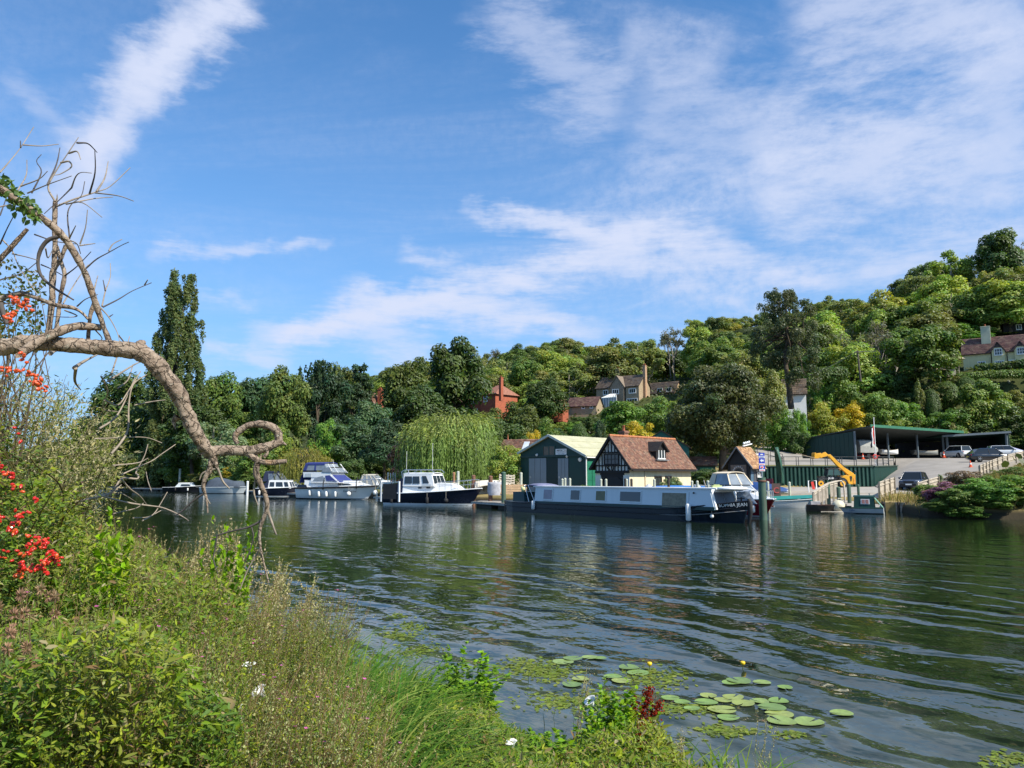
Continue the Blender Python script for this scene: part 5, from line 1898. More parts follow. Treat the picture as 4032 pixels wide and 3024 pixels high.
def cream_cottage():
	zb = 21.6
	h = House('cream_cottage','long cream rendered cottage with gabled dormers and dark tiled roof at the right edge',3826,145,zb,R(-34),17,6.2,'cottage')
	L,D = h.L,h.D
	def z5(x,y):
		return 3860 + x / 5.925,1220 + y / 5.925
	ze = h.pf(*z5(0,1000)).z
	zr = h.loc(hit(*z5(300,645),h.o + h.ey * 3.1,h.ey)).z
	h.walls_x(ze,zr,M_CREAM)
	rf = h.roof_x(ze,zr,MAROON_TILES,tw=.5,th_=.35)
	for (xa,xm_,xb_,yb,yt) in ((245,405,590,985,765),(775,930,1100,970,745)):
		a0,a1,am = h.pf(*z5(xa,yb)).x,h.pf(*z5(xb_,yb)).x,h.pf(*z5(xm_,yb)).x
		zt = h.pf(*z5(xm_,yt)).z
		zl = ze - .05
		g = MB()
		g.prism([(a0 + .15,-.5,0),(a1 - .15,-.5,0),(a1 - .15,-.5,zl),(am,-.5,zt - .1),(a0 + .15,-.5,zl)],(0,3.0,0))
		g.build('dormer_wall',M_CREAM,h.root)
		g = MB()
		zc = zl + (zt - zl) * .42
		g.prism([(am - (am - a0) * .60,-.54,zc),(am + (a1 - am) * .60,-.54,zc),(am,-.54,zt - .12)],(0,.05,0))
		g.build('hung_tiles',mat('dark_hung_tiles',(0.085,0.065,0.06),.9,.2,4),h.root)
		for ae in (a0,a1):
			g = MB()
			s_ = -.12 if ae < am else .12
			g.slab([(ae,-.75,zl - .1),(am,-.75,zt + .05),(am,2.6,zt + .05),(ae,2.6,zl - .1)],s_)
			g.build('dormer_roof',mat('maroon_roof',(0.15,0.09,0.08),.9,.25,4),rf)
	for x0,y0,x1,y1,nx,ny,out in ((325,915,510,1045,3,2,.50),(852,895,1040,1022,3,2,.50),(-60,1212,125,1345,3,2,0),
										(340,1200,560,1335,4,2,.50),(925,1178,1060,1300,3,2,0)):
		h.window('f',h.rect('f',*z5(x0,y0),*z5(x1,y1),-out),nx,ny,.13,.07,out=out)
	r = h.rect('f',*z5(705,1200),*z5(800,1330))
	d = h.panel('f',r,mat('dark_door',(0.03,0.035,0.05),.5),'door',.05)
	g = MB()
	a0,z0,a1,z1 = r
	g.box((a0 - .12,-.06,(z0 + z1) / 2),(.16,.12,z1 - z0))
	g.box((a1 + .12,-.06,(z0 + z1) / 2),(.16,.12,z1 - z0))
	g.box(((a0 + a1) / 2,-.2,z1 + .12),(a1 - a0 + .6,.45,.14))
	g.build('door_surround',M_FRAME,h.root)
	for x in (258,628):
		p = h.pf(*z5(x,1100))
		b = MB()
		b.tube([(p.x,-.12,ze - .1),(p.x,-.12,-.2)],.07,6)
		b.build('downpipe',M_BLACK,h.root)
	p = h.loc(hit(*z5(140,790),h.o + h.ey * 2.0,h.ey))
	pt = h.loc(hit(*z5(130,385),h.o + h.ey * 2.0,h.ey))
	h.chimney(p.x,2.2,ze,pt.z,1.55,1.1,mat('pale_green_render',(0.50,0.50,0.36),.9,.1,1),1)
	# house behind at the very edge
	h = House('white_gabled_house','white house with dark gable just above the cream cottage roof at the right edge',3998,165,31.0,R(-30),8,6,'house')
	h.walls_x(5.0,7.5,M_BLACK)
	h.roof_x(5.0,7.5,BROWN_TILES,tw=.6,th_=.45)
	h.window('f',h.rect('f',*z5(835,350),*z5(965,455)),2,1,.12,.10)
	g = MB()
	g.prism([(4.0,-.8,0),(7.5,-.8,0),(7.5,-.8,5.5),(5.7,-.8,7.6),(4.0,-.8,5.2)],(0,2,0))
	g.build('white_gable',M_WHITE,h.root)
	# white shed behind the fir trunk
	h = House('white_cottage','small white cottage glimpsed behind the trunk of the ragged fir',3098,128,terrz(47.0,128) + .2,R(-20),3.6,4,'cottage')
	zt = h.pf(3120,1490).z
	h.walls_x(zt * .8,zt,M_WHITE)
	h.roof_x(zt * .8,zt,BROWN_TILES,tw=.6,th_=.45)
half_timbered()
green_shed()
back_sheds()
hut()
boat_store()
stone_house()
brick_house()
cream_cottage()
# ================================================================== boats and moorings
M_GEL = mat('white_gelcoat',(0.78,0.79,0.78),0.25,0.03,1.0,spec=.5)
M_GELGREY = mat('grey_gelcoat',(0.50,0.54,0.55),0.35,0.05,1.0)
M_NAVY = mat('navy_hull',(0.010,0.014,0.030),0.22,0.1,1.0,spec=.5)
M_BLACKHULL = mat('black_hull',(0.012,0.013,0.018),0.3,0.15,.8,streak=((0.03,0.035,0.04),2.0,.5))
M_BLUECANVAS = mat('blue_canvas',(0.030,0.045,0.19),0.85,0.12,3.0,bump=.3,bscale=10)
M_NAVYCANVAS = mat('navy_canvas',(0.020,0.028,0.065),0.85,0.15,3.0,bump=.4,bscale=8)
M_GREYCANVAS = mat('grey_canvas',(0.33,0.33,0.30),0.9,0.12,3.0,bump=.4,bscale=8)
M_SLATECANVAS = mat('slate_tarpaulin',(0.060,0.078,0.105),0.8,0.15,2.5,bump=.8,bscale=4)
M_WINDOW = glass_mat('boat_window',(0.020,0.028,0.034),0.06)
M_CLEAR = mat('clear_vinyl',(0.22,0.25,0.28),0.12,.15,2.0,spec=.6)
M_CHROME = mat('stainless_rail',(0.62,0.63,0.64),0.25,.05,metal=.9)
M_FENDER = mat('white_fender',(0.72,0.72,0.70),0.4,.06,4)
M_ROPE = mat('rope',(0.45,0.42,0.36),.9,.15,20)
M_RUBBER = mat('black_rubber',(0.018,0.018,0.02),.7,.1)
M_DECKWOOD = mat('grey_deck_boards',(0.30,0.27,0.23),.9,.25,3,bump=.5,bscale=15)
M_WOODDARK = mat('dark_wet_timber',(0.055,0.045,0.035),.8,.3,3)
M_PILE = mat('green_steel_pile',(0.060,0.115,0.080),.6,.2,1.5,streak=((0.11,0.10,0.08),3.0,.6))
M_PALEPILE = mat('pale_weathered_post',(0.42,0.44,0.36),.8,.2,2,streak=((0.25,0.27,0.2),4.0,.6))
M_BROWNPILE = mat('rusty_brown_post',(0.17,0.085,0.055),.85,.25,2,streak=((0.09,0.06,0.05),4.0,.6))
class Boat:
	def __init__(s,name,label,u,v,L,th,cat='boat',group=None,z=0.0):
		"""moored at the water point under pixel (u, v) amidships; th turns the bow towards the camera"""
		p = GZ(u,v,0.0)
		s.root = thing(name,label,cat,(p.x,p.y,z),-R(th),group)
		s.o = Vector((p.x,p.y,z))
		s.L = L
		a = -R(th)
		s.ex = Vector((math.cos(a),math.sin(a),0))
		s.ey = Vector((-math.sin(a),math.cos(a),0))
	def side(s,u,v,y):
		"""local (x, z) of a pixel on the plane local y = const"""
		w = hit(u,v,s.o + s.ey * y,s.ey) - s.o
		return w.dot(s.ex),w.z
	def hull(s,B,zs,zb,m,rake=.8,stern=.86,fine=2.2,draft=.3,flare=.80,n=16,deckm=None,name='hull',well=None,strake=None,stripe=None,sheer=2.0):
		L = s.L
		rings,top = [],[]
		for i in range(n + 1):
			t = i / n
			xw = -L / 2 + t * (L - rake)
			xt = xw + rake * t ** 2.5
			if t < .42:
				f = stern + (1 - stern) * math.sin(t / .42 * PI / 2)
			else:
				f = max(1 - ((t - .42) / .58) ** fine,0.0) ** .85
			b = B / 2 * max(f,.015)
			zt = zs + (zb - zs) * t ** sheer
			fl = flare - .25 * t * t
			row = [(xt,-b,zt),((xt + xw) / 2,-b * (fl * .35 + .65),zt * .55),(xw,-b * fl,.04),(xw - .05,-b * .6,-draft * .7),(xw - .1,0,-draft),
				 (xw - .05,b * .6,-draft * .7),(xw,b * fl,.04),((xt + xw) / 2,b * (fl * .35 + .65),zt * .55),(xt,b,zt)]
			rings.append([Vector(p) for p in row])
			top.append((xt,b,zt))
		mb = MB()
		mb.loft(rings,True,False,False,closed=False)
		mb.poly(rings[0])
		s.hull_o = mb.build(name,m,s.root)
		s.top = top
		d = MB()
		vs,fs = [],[]
		for (x,b,z) in top:
			vs += [(x,-b + .02,z - .03),(x,b - .02,z - .03)]
		fs = [(2 * i,2 * i + 1,2 * i + 3,2 * i + 2) for i in range(n)]
		d.add(vs,fs)
		d.build('deck',deckm or M_GEL,s.root)
		if strake:
			mm,r,dz = strake
			for sg in (-1,1):
				k = MB()
				k.tube([(x,sg * (b + r * .4),z + dz) for x,b,z in top],r,6)
				k.build('rubbing_strake',mm,s.hull_o)
		if stripe:
			mm,z0,z1 = stripe
			for sg in (0,1):
				vs = []
				for r_ in rings:
					a,b_ = (r_[2],r_[1]) if sg == 0 else (r_[6],r_[7])
					for z in (z0,z1):
						f = (z - a.z) / max(b_.z - a.z,.01)
						p = a.lerp(b_,f)
						vs.append(p + Vector((0,-.012 if sg == 0 else .012,0)))
				k = MB()
				k.add(vs,[(2 * i,2 * i + 1,2 * i + 3,2 * i + 2) for i in range(n)])
				k.build('stripe',mm,s.hull_o)
		return s.hull_o
	def gun(s,x):
		"""half beam and height of the gunwale at local x"""
		xs = [t[0] for t in s.top]
		return float(np.interp(x,xs,[t[1] for t in s.top])),float(np.interp(x,xs,[t[2] for t in s.top]))
	def rail(s,x0,x1,h,inset=.06,n=6,both=True,mid=False,close=False):
		for sg in ((-1,1) if both else (-1,)):
			mb = MB()
			pts = []
			for i in range(n + 1):
				x = x0 + (x1 - x0) * i / n
				b,z = s.gun(x)
				p = Vector((x,sg * max(b - inset,0.0),z + h))
				pts.append(p)
				mb.tube([p,p - Vector((0,0,h))],.018,4)
			mb.tube(pts,.022,5)
			if mid:
				mb.tube([p - Vector((0,0,h * .45)) for p in pts],.014,4)
			mb.build('guard_rail',M_CHROME,s.root)
	def fender(s,x,z,r,h,label,ball=False,m=None,sg=-1):
		b,zt = s.gun(x)
		loc = s.o + s.ex * x + s.ey * (sg * (b * .93 + r)) + Vector((0,0,z))
		f = thing('fender',label,'fender',loc,0,'fenders hanging on the moored boats')
		mb = MB()
		if ball:
			mb.ball((0,0,0),r,12,8)
		else:
			mb.lathe([(.03,-h / 2),(r * .75,-h / 2 + .03),(r,-h / 2 + r * .6),(r,h / 2 - r * .6),(r * .7,h / 2 - .03),(.04,h / 2)],10)
		mb.build('body',m or M_FENDER,f)
		rp = MB()
		rp.tube([(0,0,h / 2 if not ball else r),(0,.0,max(zt - z - .02,h / 2 + .05))],.012,4)
		rp.build('lanyard',M_ROPE,f)
		return f
class Cab:
	"""cabin block: bottom and top rectangles with different lengths and widths"""
	def __init__(s,boat,x0,x1,w0,w1,z0,z1,dx0=.1,dx1=.4,inset=.12,z0f=None,z1f=None,camber=.06):
		z0f = z0 if z0f is None else z0f
		z1f = z1 if z1f is None else z1f
		s.b = boat
		s.camber = camber
		i = inset
		s.bot = {(-1,0): Vector((x0,-w0 / 2,z0)),(1,0): Vector((x0,w0 / 2,z0)),(-1,1): Vector((x1,-w1 / 2,z0f)),(1,1): Vector((x1,w1 / 2,z0f))}
		s.top = {(-1,0): Vector((x0 + dx0,-w0 / 2 + i,z1)),(1,0): Vector((x0 + dx0,w0 / 2 - i,z1)),
				 (-1,1): Vector((x1 - dx1,-w1 / 2 + i,z1f)),(1,1): Vector((x1 - dx1,w1 / 2 - i,z1f))}
	def build(s,name,m,roofm=None,parent=None,open_back=False):
		B,T = s.bot,s.top
		mb = MB()
		mb.poly([B[-1,0],B[-1,1],T[-1,1],T[-1,0]])
		mb.poly([B[1,1],B[1,0],T[1,0],T[1,1]])
		mb.poly([B[-1,1],B[1,1],T[1,1],T[-1,1]])
		if not open_back:
			mb.poly([B[1,0],B[-1,0],T[-1,0],T[1,0]])
		o = mb.build(name,m,parent or s.b.root)
		rb = MB()
		c = Vector((0,0,s.camber))
		r0 = [T[-1,0],T[-1,0].lerp(T[1,0],.25) + c * .8,T[-1,0].lerp(T[1,0],.5) + c,T[-1,0].lerp(T[1,0],.75) + c * .8,T[1,0]]
		r1 = [T[-1,1],T[-1,1].lerp(T[1,1],.25) + c * .8,T[-1,1].lerp(T[1,1],.5) + c,T[-1,1].lerp(T[1,1],.75) + c * .8,T[1,1]]
		th = Vector((0,0,.05))
		ov = Vector((.06,0,0))
		up0,up1 = [p + th - ov for p in r0],[p + th + ov for p in r1]
		rb.loft([[p - ov for p in r0] + up0[::-1],[p + ov for p in r1] + up1[::-1]],False)
		s.roof = rb.build('cabin_roof' if name != 'canopy' else 'canopy_top',roofm or m,parent or s.b.root)
		s.o = o
		return o
	def at(s,sg,a,f):
		return s.bot[sg,0].lerp(s.bot[sg,1],a).lerp(s.top[sg,0].lerp(s.top[sg,1],a),f)
	def win(s,pts,m=None,name='window',both=True,off=.02):
		"""window polygon given as (along, up) fractions on the side"""
		for sg in ((-1,1) if both else (-1,)):
			q = [s.at(sg,a,f) + Vector((0,sg * off,0)) for a,f in pts]
			mb = MB()
			mb.slab(q,-.015 if sg == -1 else .015)
			mb.build(name,m or M_WINDOW,s.o)
	def front(s,pts,m=None,name='windscreen',end=1,off=.02):
		for k,poly_ in enumerate(pts):
			q = []
			for a,f in poly_:
				p = s.bot[-1,end].lerp(s.bot[1,end],a).lerp(s.top[-1,end].lerp(s.top[1,end],a),f)
				q.append(p + Vector((off if end else -off,0,off * .5)))
			mb = MB()
			mb.slab(q,.012)
			mb.build(name,m or M_WINDOW,s.o)
def quad(a0,a1,f0,f1):
	return [(a0,f0),(a1,f0),(a1,f1),(a0,f1)]
# ------------------------------------------------------------------ the narrowboat
def narrowboat():
	st,bw = GZ(2012,2008),GZ(2950,2062)
	mid = (st + bw) / 2
	L = (bw - st).length
	b = Boat('narrowboat','long blue-black narrowboat with pale blue-grey cabin and white roof',2016,2030,L,0,'narrowboat')
	ang = math.atan2(bw.y - st.y,bw.x - st.x)
	b.o = mid.copy()
	b.root.location = mid
	b.root.rotation_euler = (0,0,ang)
	b.ex = Vector((math.cos(ang),math.sin(ang),0))
	b.ey = Vector((-math.sin(ang),math.cos(ang),0))
	B = 2.3
	M_CAB = mat('pale_blue_grey_cabin',(0.62,0.67,0.70),.35,.04,.6,streak=((0.36,0.44,0.5),2.0,.3),spec=.5)
	M_NB = mat('blue_black_steel',(0.010,0.016,0.026),.32,.12,.6,streak=((0.028,0.035,0.045),1.5,.6))
	# hull: parallel sides, pointed raised bow, rounded stern
	n = 24
	rings,top = [],[]
	for i in range(n + 1):
		t = i / n
		x = -L / 2 + L * t
		f = math.sqrt(max(1 - ((.09 - t) / .105) ** 2,.02)) if t < .09 else (max(1 - ((t - .84) / .163) ** 2.0,0.0) ** .75 if t > .84 else 1.0)
		h = B / 2 * max(f,.03)
		zt = .62 + .10 * max(0,(.10 - t) / .10) + .52 * max(0,(t - .74) / .26) ** 1.5
		k = .97 - .35 * max(0,(t - .8) / .2)
		rings.append([Vector(p) for p in ((x,-h,zt),(x - .3 * max(0,(t - .8) / .2),-h * k,.05),(x - .5 * max(0,(t - .8) / .2),-h * k * .96,-.45),(x - .5 * max(0,(t - .8) / .2),h * k * .96,-.45),(x - .3 * max(0,(t - .8) / .2),h * k,.05),(x,h,zt))])
		top.append((x,h,zt))
	mb = MB()
	mb.loft(rings,False,True,True,closed=False)
	hl = mb.build('hull',M_NB,b.root)
	b.top = top
	d = MB()
	vs = []
	for x,h,z in top:
		vs += [(x,-h + .02,z - .04),(x,h - .02,z - .04)]
	d.add(vs,[(2 * i,2 * i + 1,2 * i + 3,2 * i + 2) for i in range(n)])
	d.build('deck',mat('dark_deck',(0.04,0.05,0.05),.6),b.root)
	for dz,r in ((-.02,.035),(-.30,.030)):
		for sg in (-1,1):
			k = MB()
			k.tube([(x,sg * (h * (1 if dz > -.1 else .985) + .01),z + dz) for x,h,z in top],r,5)
			k.build('rubbing_strake',M_BLACKHULL,hl)
	k = MB()
	k.tube([(x,-(h * .97 + .012),.30 + .35 * max(0,(x / L + .5 - .8) / .2) ** 1.5) for x,h,z in top[17:]],.022,5)
	k.build('rubbing_strake',mat('worn_bare_steel',(0.22,0.22,0.22),.4),hl)
	# cabin
	yb = -B / 2 + .10
	x0 = b.side(2103,1945,yb)[0]
	x1 = b.side(2812,1960,yb)[0]
	zr = 1.62
	c = Cab(b,x0,x1,B - .2,B - .2,.60,zr,.05,.35,.10,z0f=.66,z1f=zr + .03,camber=.07)
	co = c.build('cabin',M_CAB,M_GEL)
	bnd = MB()
	for sg in (-1,1):
		bnd.bar((x0 + .05,sg * (B / 2 - .09),.66),(x1,sg * (B / 2 - .09),.71),.04,.18)
	bnd.build('lower_band',mat('deep_green_band',(0.010,0.045,0.045),.4),co)
	hr = MB()
	for sg in (-1,1):
		hr.bar((x0 - .15,sg * (B / 2 - .18),zr + .075),(x1 + .1,sg * (B / 2 - .18),zr + .10),.07,.06)
	hr.build('handrail',M_GEL,co)
	S3,S4 = 3.687,2.9105
	def z3(x,y):
		return 1900 + x / S3,1650 + y / S3
	def z4(x,y):
		return 2300 + x / S4,1680 + y / S4
	M_SUR = mat('window_surround',(0.62,0.68,0.71),.3,.03)
	wm = {0: mat('curtained_window',(0.27,0.24,0.30),.15,.1,2),1: glass_mat('dark_window',(0.02,0.035,0.055)),2: mat('olive_blind_window',(0.10,0.10,0.045),.12,.2,2),
		 3: glass_mat('dark_window',(0.02,0.035,0.055)),4: mat('bamboo_blind_window',(0.17,0.145,0.095),.12,.25,6)}
	for i,(a,q) in enumerate(((z3(884,1024),z3(1004,1163)),(z3(1276,1034),z3(1404,1173)),(z3(1642,1044),z3(1776,1184)),(z4(408,744),z4(643,860)),(z4(890,757),z4(1168,930)))):
		xa,za = b.side(*a,yb)
		xb,zb_ = b.side(*q,yb)
		zlo,zhi = min(za,zb_),max(za,zb_)
		pad = .07 if i < 4 else .16
		for sg in (-1,1):
			def q3(x,z,o):
				f = (z - .6) / (zr - .6)
				return Vector((x,sg * (B / 2 - .10 - .10 * max(f,0) + o),z))
			fr = MB()
			e = -1 if sg == -1 else 1
			fr.slab([q3(xa - pad,zlo - pad * (1.5 if i == 4 else 1),.018),q3(xb + pad,zlo - pad * (1.5 if i == 4 else 1),.018),q3(xb + pad,zhi + .06,.018),q3(xa - pad,zhi + .06,.018)],.02 * e)
			fo = fr.build('window_frame',M_SUR,co)
			g = MB()
			g.slab([q3(xa,zlo,.030),q3(xb,zlo,.030),q3(xb,zhi,.030),q3(xa,zhi,.030)],.015 * e)
			g.build('window',wm[i],co)
	xk,zk = b.side(*z4(1255,760),yb)
	k = MB()
	k.cyl((xk,-B / 2 + .13,zk),(xk,-B / 2 + .08,zk),.05,8)
	k.build('vent',M_NAVY,co)
	# raked white cabin front with twin doors and dark cloth
	ce = MB()
	fr = c.bot[-1,1],c.bot[1,1],c.top[1,1],c.top[-1,1]
	c.front([quad(.10,.49,.08,.86),quad(.51,.90,.08,.86)],mat('grey_cratch_cover',(0.10,0.115,0.14),.5,.15,3),'door')
	for f in (.05,.95):
		ce.bar(fr[0].lerp(fr[1],f) + Vector((.03,0,0)),fr[3].lerp(fr[2],f) + Vector((.03,0,0)),.12,.10,up=(1,0,0))
	ce.bar(fr[3] + Vector((.06,0,-.03)),fr[2] + Vector((.06,0,-.03)),.10,.14)
	ce.build('front_frame',M_GEL,co)
	# rounded white wheelhouse hood in front, then folded blue-grey screen
	hd = MB()
	hd.ball((x1 + .25,0.1,zr + .10),(.75,.95,.13),14,6)
	hd.build('cabin_hood',M_GEL,co)
	sc = MB()
	sc.slab([(x1 + .15,.55,.95),(x1 + 1.25,.72,.95),(x1 + .75,.78,1.55),(x1 + .1,.62,1.55)],.02)
	sc.build('side_screen',mat('striped_screen',(0.26,0.31,0.38),.3,.35,6),co)
	# bow furniture
	k = MB()
	k.cyl((L / 2 - .42,0,1.02),(L / 2 - .42,0,1.30),.05,8)
	k.bar((L / 2 - .62,0,1.24),(L / 2 - .22,0,1.24),.06)
	k.build('mooring_dolly',M_BLACKHULL,b.root)
	k = MB()
	k.tube([(L / 2 + .02,0,1.22),(L / 2 + .10,0,1.05),(L / 2 + .10,0,.55),(L / 2 + .02,0,.15),(L / 2 - .1,0,-.3)],[.07,.13,.12,.09,.06],8)
	k.build('bow_fender',M_RUBBER,b.root)
	# name on the bow flare
	xn,zn = b.side(*z4(1632,911),-B / 2)
	xn -= .10
	ha,za_ = b.gun(xn - .75)
	hb,zb_ = b.gun(xn + .75)
	yaw = math.atan2(ha - hb,1.5)
	h_,zt_ = b.gun(xn)
	h_ = max(h_,(ha + hb) / 2)
	pl = put_text('SOPHIA JEAN',.24,mat('silver_lettering',(0.62,0.66,0.66),.4),b.root,(xn,-(h_ + .04),zt_ - .15),(R(90),-R(3),yaw),bold=False,sx=1.0)
	# stern: green locker, raised canopy frame, hoops
	xs,zs_ = b.side(*z3(432,1100),-B / 2)
	xe,_ = b.side(*z3(585,1100),-B / 2)
	k = MB()
	k.prism([(xs,-B / 2 + .05,.68),(xe + .12,-B / 2 + .05,.68),(xe - .02,-B / 2 + .05,1.32),(xs + .02,-B / 2 + .05,1.32)],(0,B - .1,0))
	k.build('stern_locker',mat('stern_green',(0.008,0.045,0.055),.4,.15,1),b.root)
	k = MB()
	for xx,lean in ((xe + .12,-.35),(x0 - .35,-.6)):
		for sg in (-1,1):
			k.tube([(xx + .35,sg * (B / 2 - .15),.68),(xx + lean + .2,sg * (B / 2 - .2),1.78)],.028,5)
	k.build('canopy_frame',M_CHROME,b.root)
	k = MB()
	k.loft([[Vector((xx,y,z + c_)) for y,c_ in ((-.95,0),(-.5,.07),(0,.10),(.5,.07),(.95,0),(.95,-.06),(-.95,-.06))] for xx,z in ((xe - .25,1.72),(xe + .3,1.80),(x0 - .1,1.80),(x0 + .15,1.74))],True)
	k.build('folded_canopy',mat('lilac_blue_canvas',(0.16,0.17,0.27),.8,.12,4,bump=.4),b.root)
	k = MB()
	k.tube([(xs + .25,.3,.7),(xs - .1,.3,1.0),(xs + .1,.3,1.25)],.03,6)
	k.build('tiller',M_BLACKHULL,b.root)
	for (xx,y,z,c_,sz,nm,lb) in ((xs + .45,-.55,1.32,(0.70,0.70,0.35),.17,'bucket','pale yellow bucket on the stern locker of the narrowboat'),
									 (xe + .55,-.3,.62,(0.45,0.05,0.09),.2,'bucket','red tub on the stern deck of the narrowboat')):
		w = b.o + b.ex * xx + b.ey * y + Vector((0,0,z))
		t = thing(nm,lb,'bucket',w)
		q = MB()
		q.lathe([(.0,0),(sz * .75,0),(sz,sz * 2.1),(sz * .93,sz * 2.1),(sz * .7,.04)],12)
		q.build('body',mat('bucket_' + nm + str(len(lb)),c_,.5,.05),t)
	w = b.o + b.ex * (x1 - .9) + b.ey * .3 + Vector((0,0,zr + .05))
	t = thing('roof_box','small yellow-green box on the white roof near the narrowboat bow','box',w)
	q = MB()
	q.box((0,0,.10),(.5,.35,.2))
	q.box((0,0,.22),(.3,.2,.06))
	q.build('body',mat('lime_box',(0.45,0.50,0.22),.6,.1),t)
	# fenders
	xf,zf = b.side(*z3(745,1250),-B / 2)
	b.fender(xf,zf,.13,.62,'white fender hanging near the stern of the narrowboat')
	xf,zf = b.side(*z4(1200,982),-B / 2)
	b.fender(xf,zf,.14,.92,'long white fender hanging beside the biggest narrowboat window')
	xf,zf = b.side(*z4(1434,1028),-B / 2)
	b.fender(xf,zf,.10,.22,'small white ball float low on the narrowboat bow',ball=True)
# ------------------------------------------------------------------ white cruiser with blue canopy
def big_cruiser():
	b = Boat('cabin_cruiser','large white cabin cruiser with raised royal blue canopy and black rubbing strake',1338,1965,9.9,27,'cruiser')
	L,B = b.L,3.3
	b.hull(B,1.22,1.45,M_GEL,rake=1.3,stern=.9,fine=2.6,strake=(M_RUBBER,.10,-.06),stripe=(M_BLACKHULL,-.02,.10))
	# raised foredeck and saloon
	c = Cab(b,-L / 2 + 1.2,L / 2 - .9,B - .5,.9,1.2,1.95,.0,1.5,.10,z0f=1.42,z1f=1.75,camber=.10)
	c.build('coachroof',M_GEL)
	c.win([(.56,.25),(.80,.30),(.78,.62),(.60,.62)],M_WINDOW,'side_light')
	for k in range(3):
		pass
	s = Cab(b,-L / 2 + 2.0,.95,B - .62,B - .7,1.72,2.62,.05,1.35,.20,camber=.08)
	s.build('saloon',M_GEL)
	s.win([(.10,.22),(.56,.22),(.56,.80),(.22,.80)],M_CLEAR,'saloon_window')
	s.win([(.60,.20),(.96,.12),(.90,.88),(.66,.82)],M_BLUECANVAS,'window_cover')
	s.front([quad(.03,.97,.05,.92)],M_BLUECANVAS,'windscreen_cover')
	# flying bridge tub and canopy
	t = Cab(b,-L / 2 + 1.0,-.25,B - .7,B - .95,2.28,2.80,-.12,.15,.06)
	t.build('bridge_coaming',M_GEL)
	t.win([(.06,.1),(.30,.1),(.30,.8),(.10,.8)],M_GELGREY,'coaming_panel')
	w = Cab(b,-1.55,-.1,B - .95,B - 1.0,2.80,3.30,.0,.55,.10)
	w.build('windscreen_frame',M_CLEAR,M_CHROME)
	w.win(quad(.06,.92,.1,.92),M_CLEAR,'screen_pane')
	w.front([quad(.03,.33,.06,.92),quad(.36,.64,.06,.92),quad(.67,.97,.06,.92)],M_CLEAR,'screen_pane')
	cn = Cab(b,-L / 2 + .75,-.95,B - .95,B - 1.05,3.02,3.72,.25,.35,.14,camber=.14)
	cn.build('canopy',M_CLEAR,M_BLUECANVAS)
	cn.win(quad(.02,.16,.0,.96),M_BLUECANVAS,'canopy_flap')
	cn.win(quad(.50,.56,.0,.98),M_BLUECANVAS,'canopy_flap')
	cn.win(quad(.02,.98,.84,1.0),M_BLUECANVAS,'canopy_hem')
	bc = MB()
	T0,T1,B0,B1 = cn.top[-1,0],cn.top[1,0],Vector((-L / 2 + .35,-1.15,1.7)),Vector((-L / 2 + .35,1.15,1.7))
	bc.slab([B0,B1,T1,T0],.03)
	bc.build('aft_curtain',M_BLUECANVAS,b.root)
	fr = MB()
	for y in (-1.1,1.1):
		fr.tube([(-.15,y,2.75),(-.85,y * .94,3.70)],.03,5)
		fr.tube([(.35,y * .7,2.75),(-.65,y * .6,3.72)],.025,5)
		fr.tube([(-1.7,y,2.75),(-.95,y * .94,3.4)],.03,5)
	fr.build('canopy_frame',M_GEL,b.root)
	k = MB()
	k.tube([(-.55,-.4,3.4),(-.75,-.4,4.15)],.018,4)
	k.build('aerial',M_GEL,b.root)
	# stern well
	st = MB()
	st.box((-L / 2 + .75,0,1.32),(1.3,B - .7,.28))
	st.build('aft_deck_box',M_GEL,b.root)
	st = MB()
	st.slab([(-L / 2 + .25,-B / 2 + .27,1.25),(-L / 2 + 1.65,-B / 2 + .24,1.25),(-L / 2 + 1.45,-B / 2 + .3,1.5),(-L / 2 + .3,-B / 2 + .33,1.5)],-.03)
	st.build('engine_vent',M_NAVY,b.root)
	for x in (-.9,3.0):
		st = MB()
		q,z = b.gun(x)
		st.tube([(x,-q + .18,z + .95),(x,-q,z + .4),(x,-q - .02,z - .3)],.05,5)
		st.build('boarding_strap',M_RUBBER,b.root)
	b.rail(-2.6,L / 2 - .55,.62,.10,9)
	pl = MB()
	pl.tube([(L / 2 - 1.6,-.75,2.05),(L / 2 + .35,-.15,2.15),(L / 2 + .35,.15,2.15),(L / 2 - 1.6,.75,2.05)],.03,5)
	for y in (-.15,.15):
		pl.tube([(L / 2 + .35,y,2.15),(L / 2 - .05,y,1.45)],.028,5)
	pl.build('pulpit',M_CHROME,b.root)
	x,z = b.side(1318,1938.5,-B / 2)
	q,zt = b.gun(x)
	put_text('Our Vagrant',.30,M_LETTER,b.root,(2.3,-(b.gun(2.3)[0] * .955 + .03),.86),(R(84),0,R(9)))
	pos = ['first','second','third','fourth']
	for i,uu in enumerate((1219,1256,1285,1318)):
		x,z = b.side(uu,1950,-B / 2)
		b.fender(x,.55 if i else .65,.15 if i < 3 else .12,.60,f'{pos[i]} white fender from the stern of the large blue canopied cruiser')
	b.fender(b.side(1367,1950,-B / 2)[0],.60,.24,.4,'round white ball fender amidships on the large blue canopied cruiser',ball=True)
	w = b.o + b.ex * (L / 2 - .05) + b.ey * (-.35) + Vector((0,0,.72))
	f = thing('fender','round white ball fender under the bow of the large blue canopied cruiser','fender',w,0,'fenders hanging on the moored boats')
	q = MB()
	q.ball((0,0,0),.27,12,8)
	q.build('body',M_FENDER,f)
	q = MB()
	q.tube([(0,0,.25),(0,.05,.7)],.012,4)
	q.build('lanyard',M_ROPE,f)
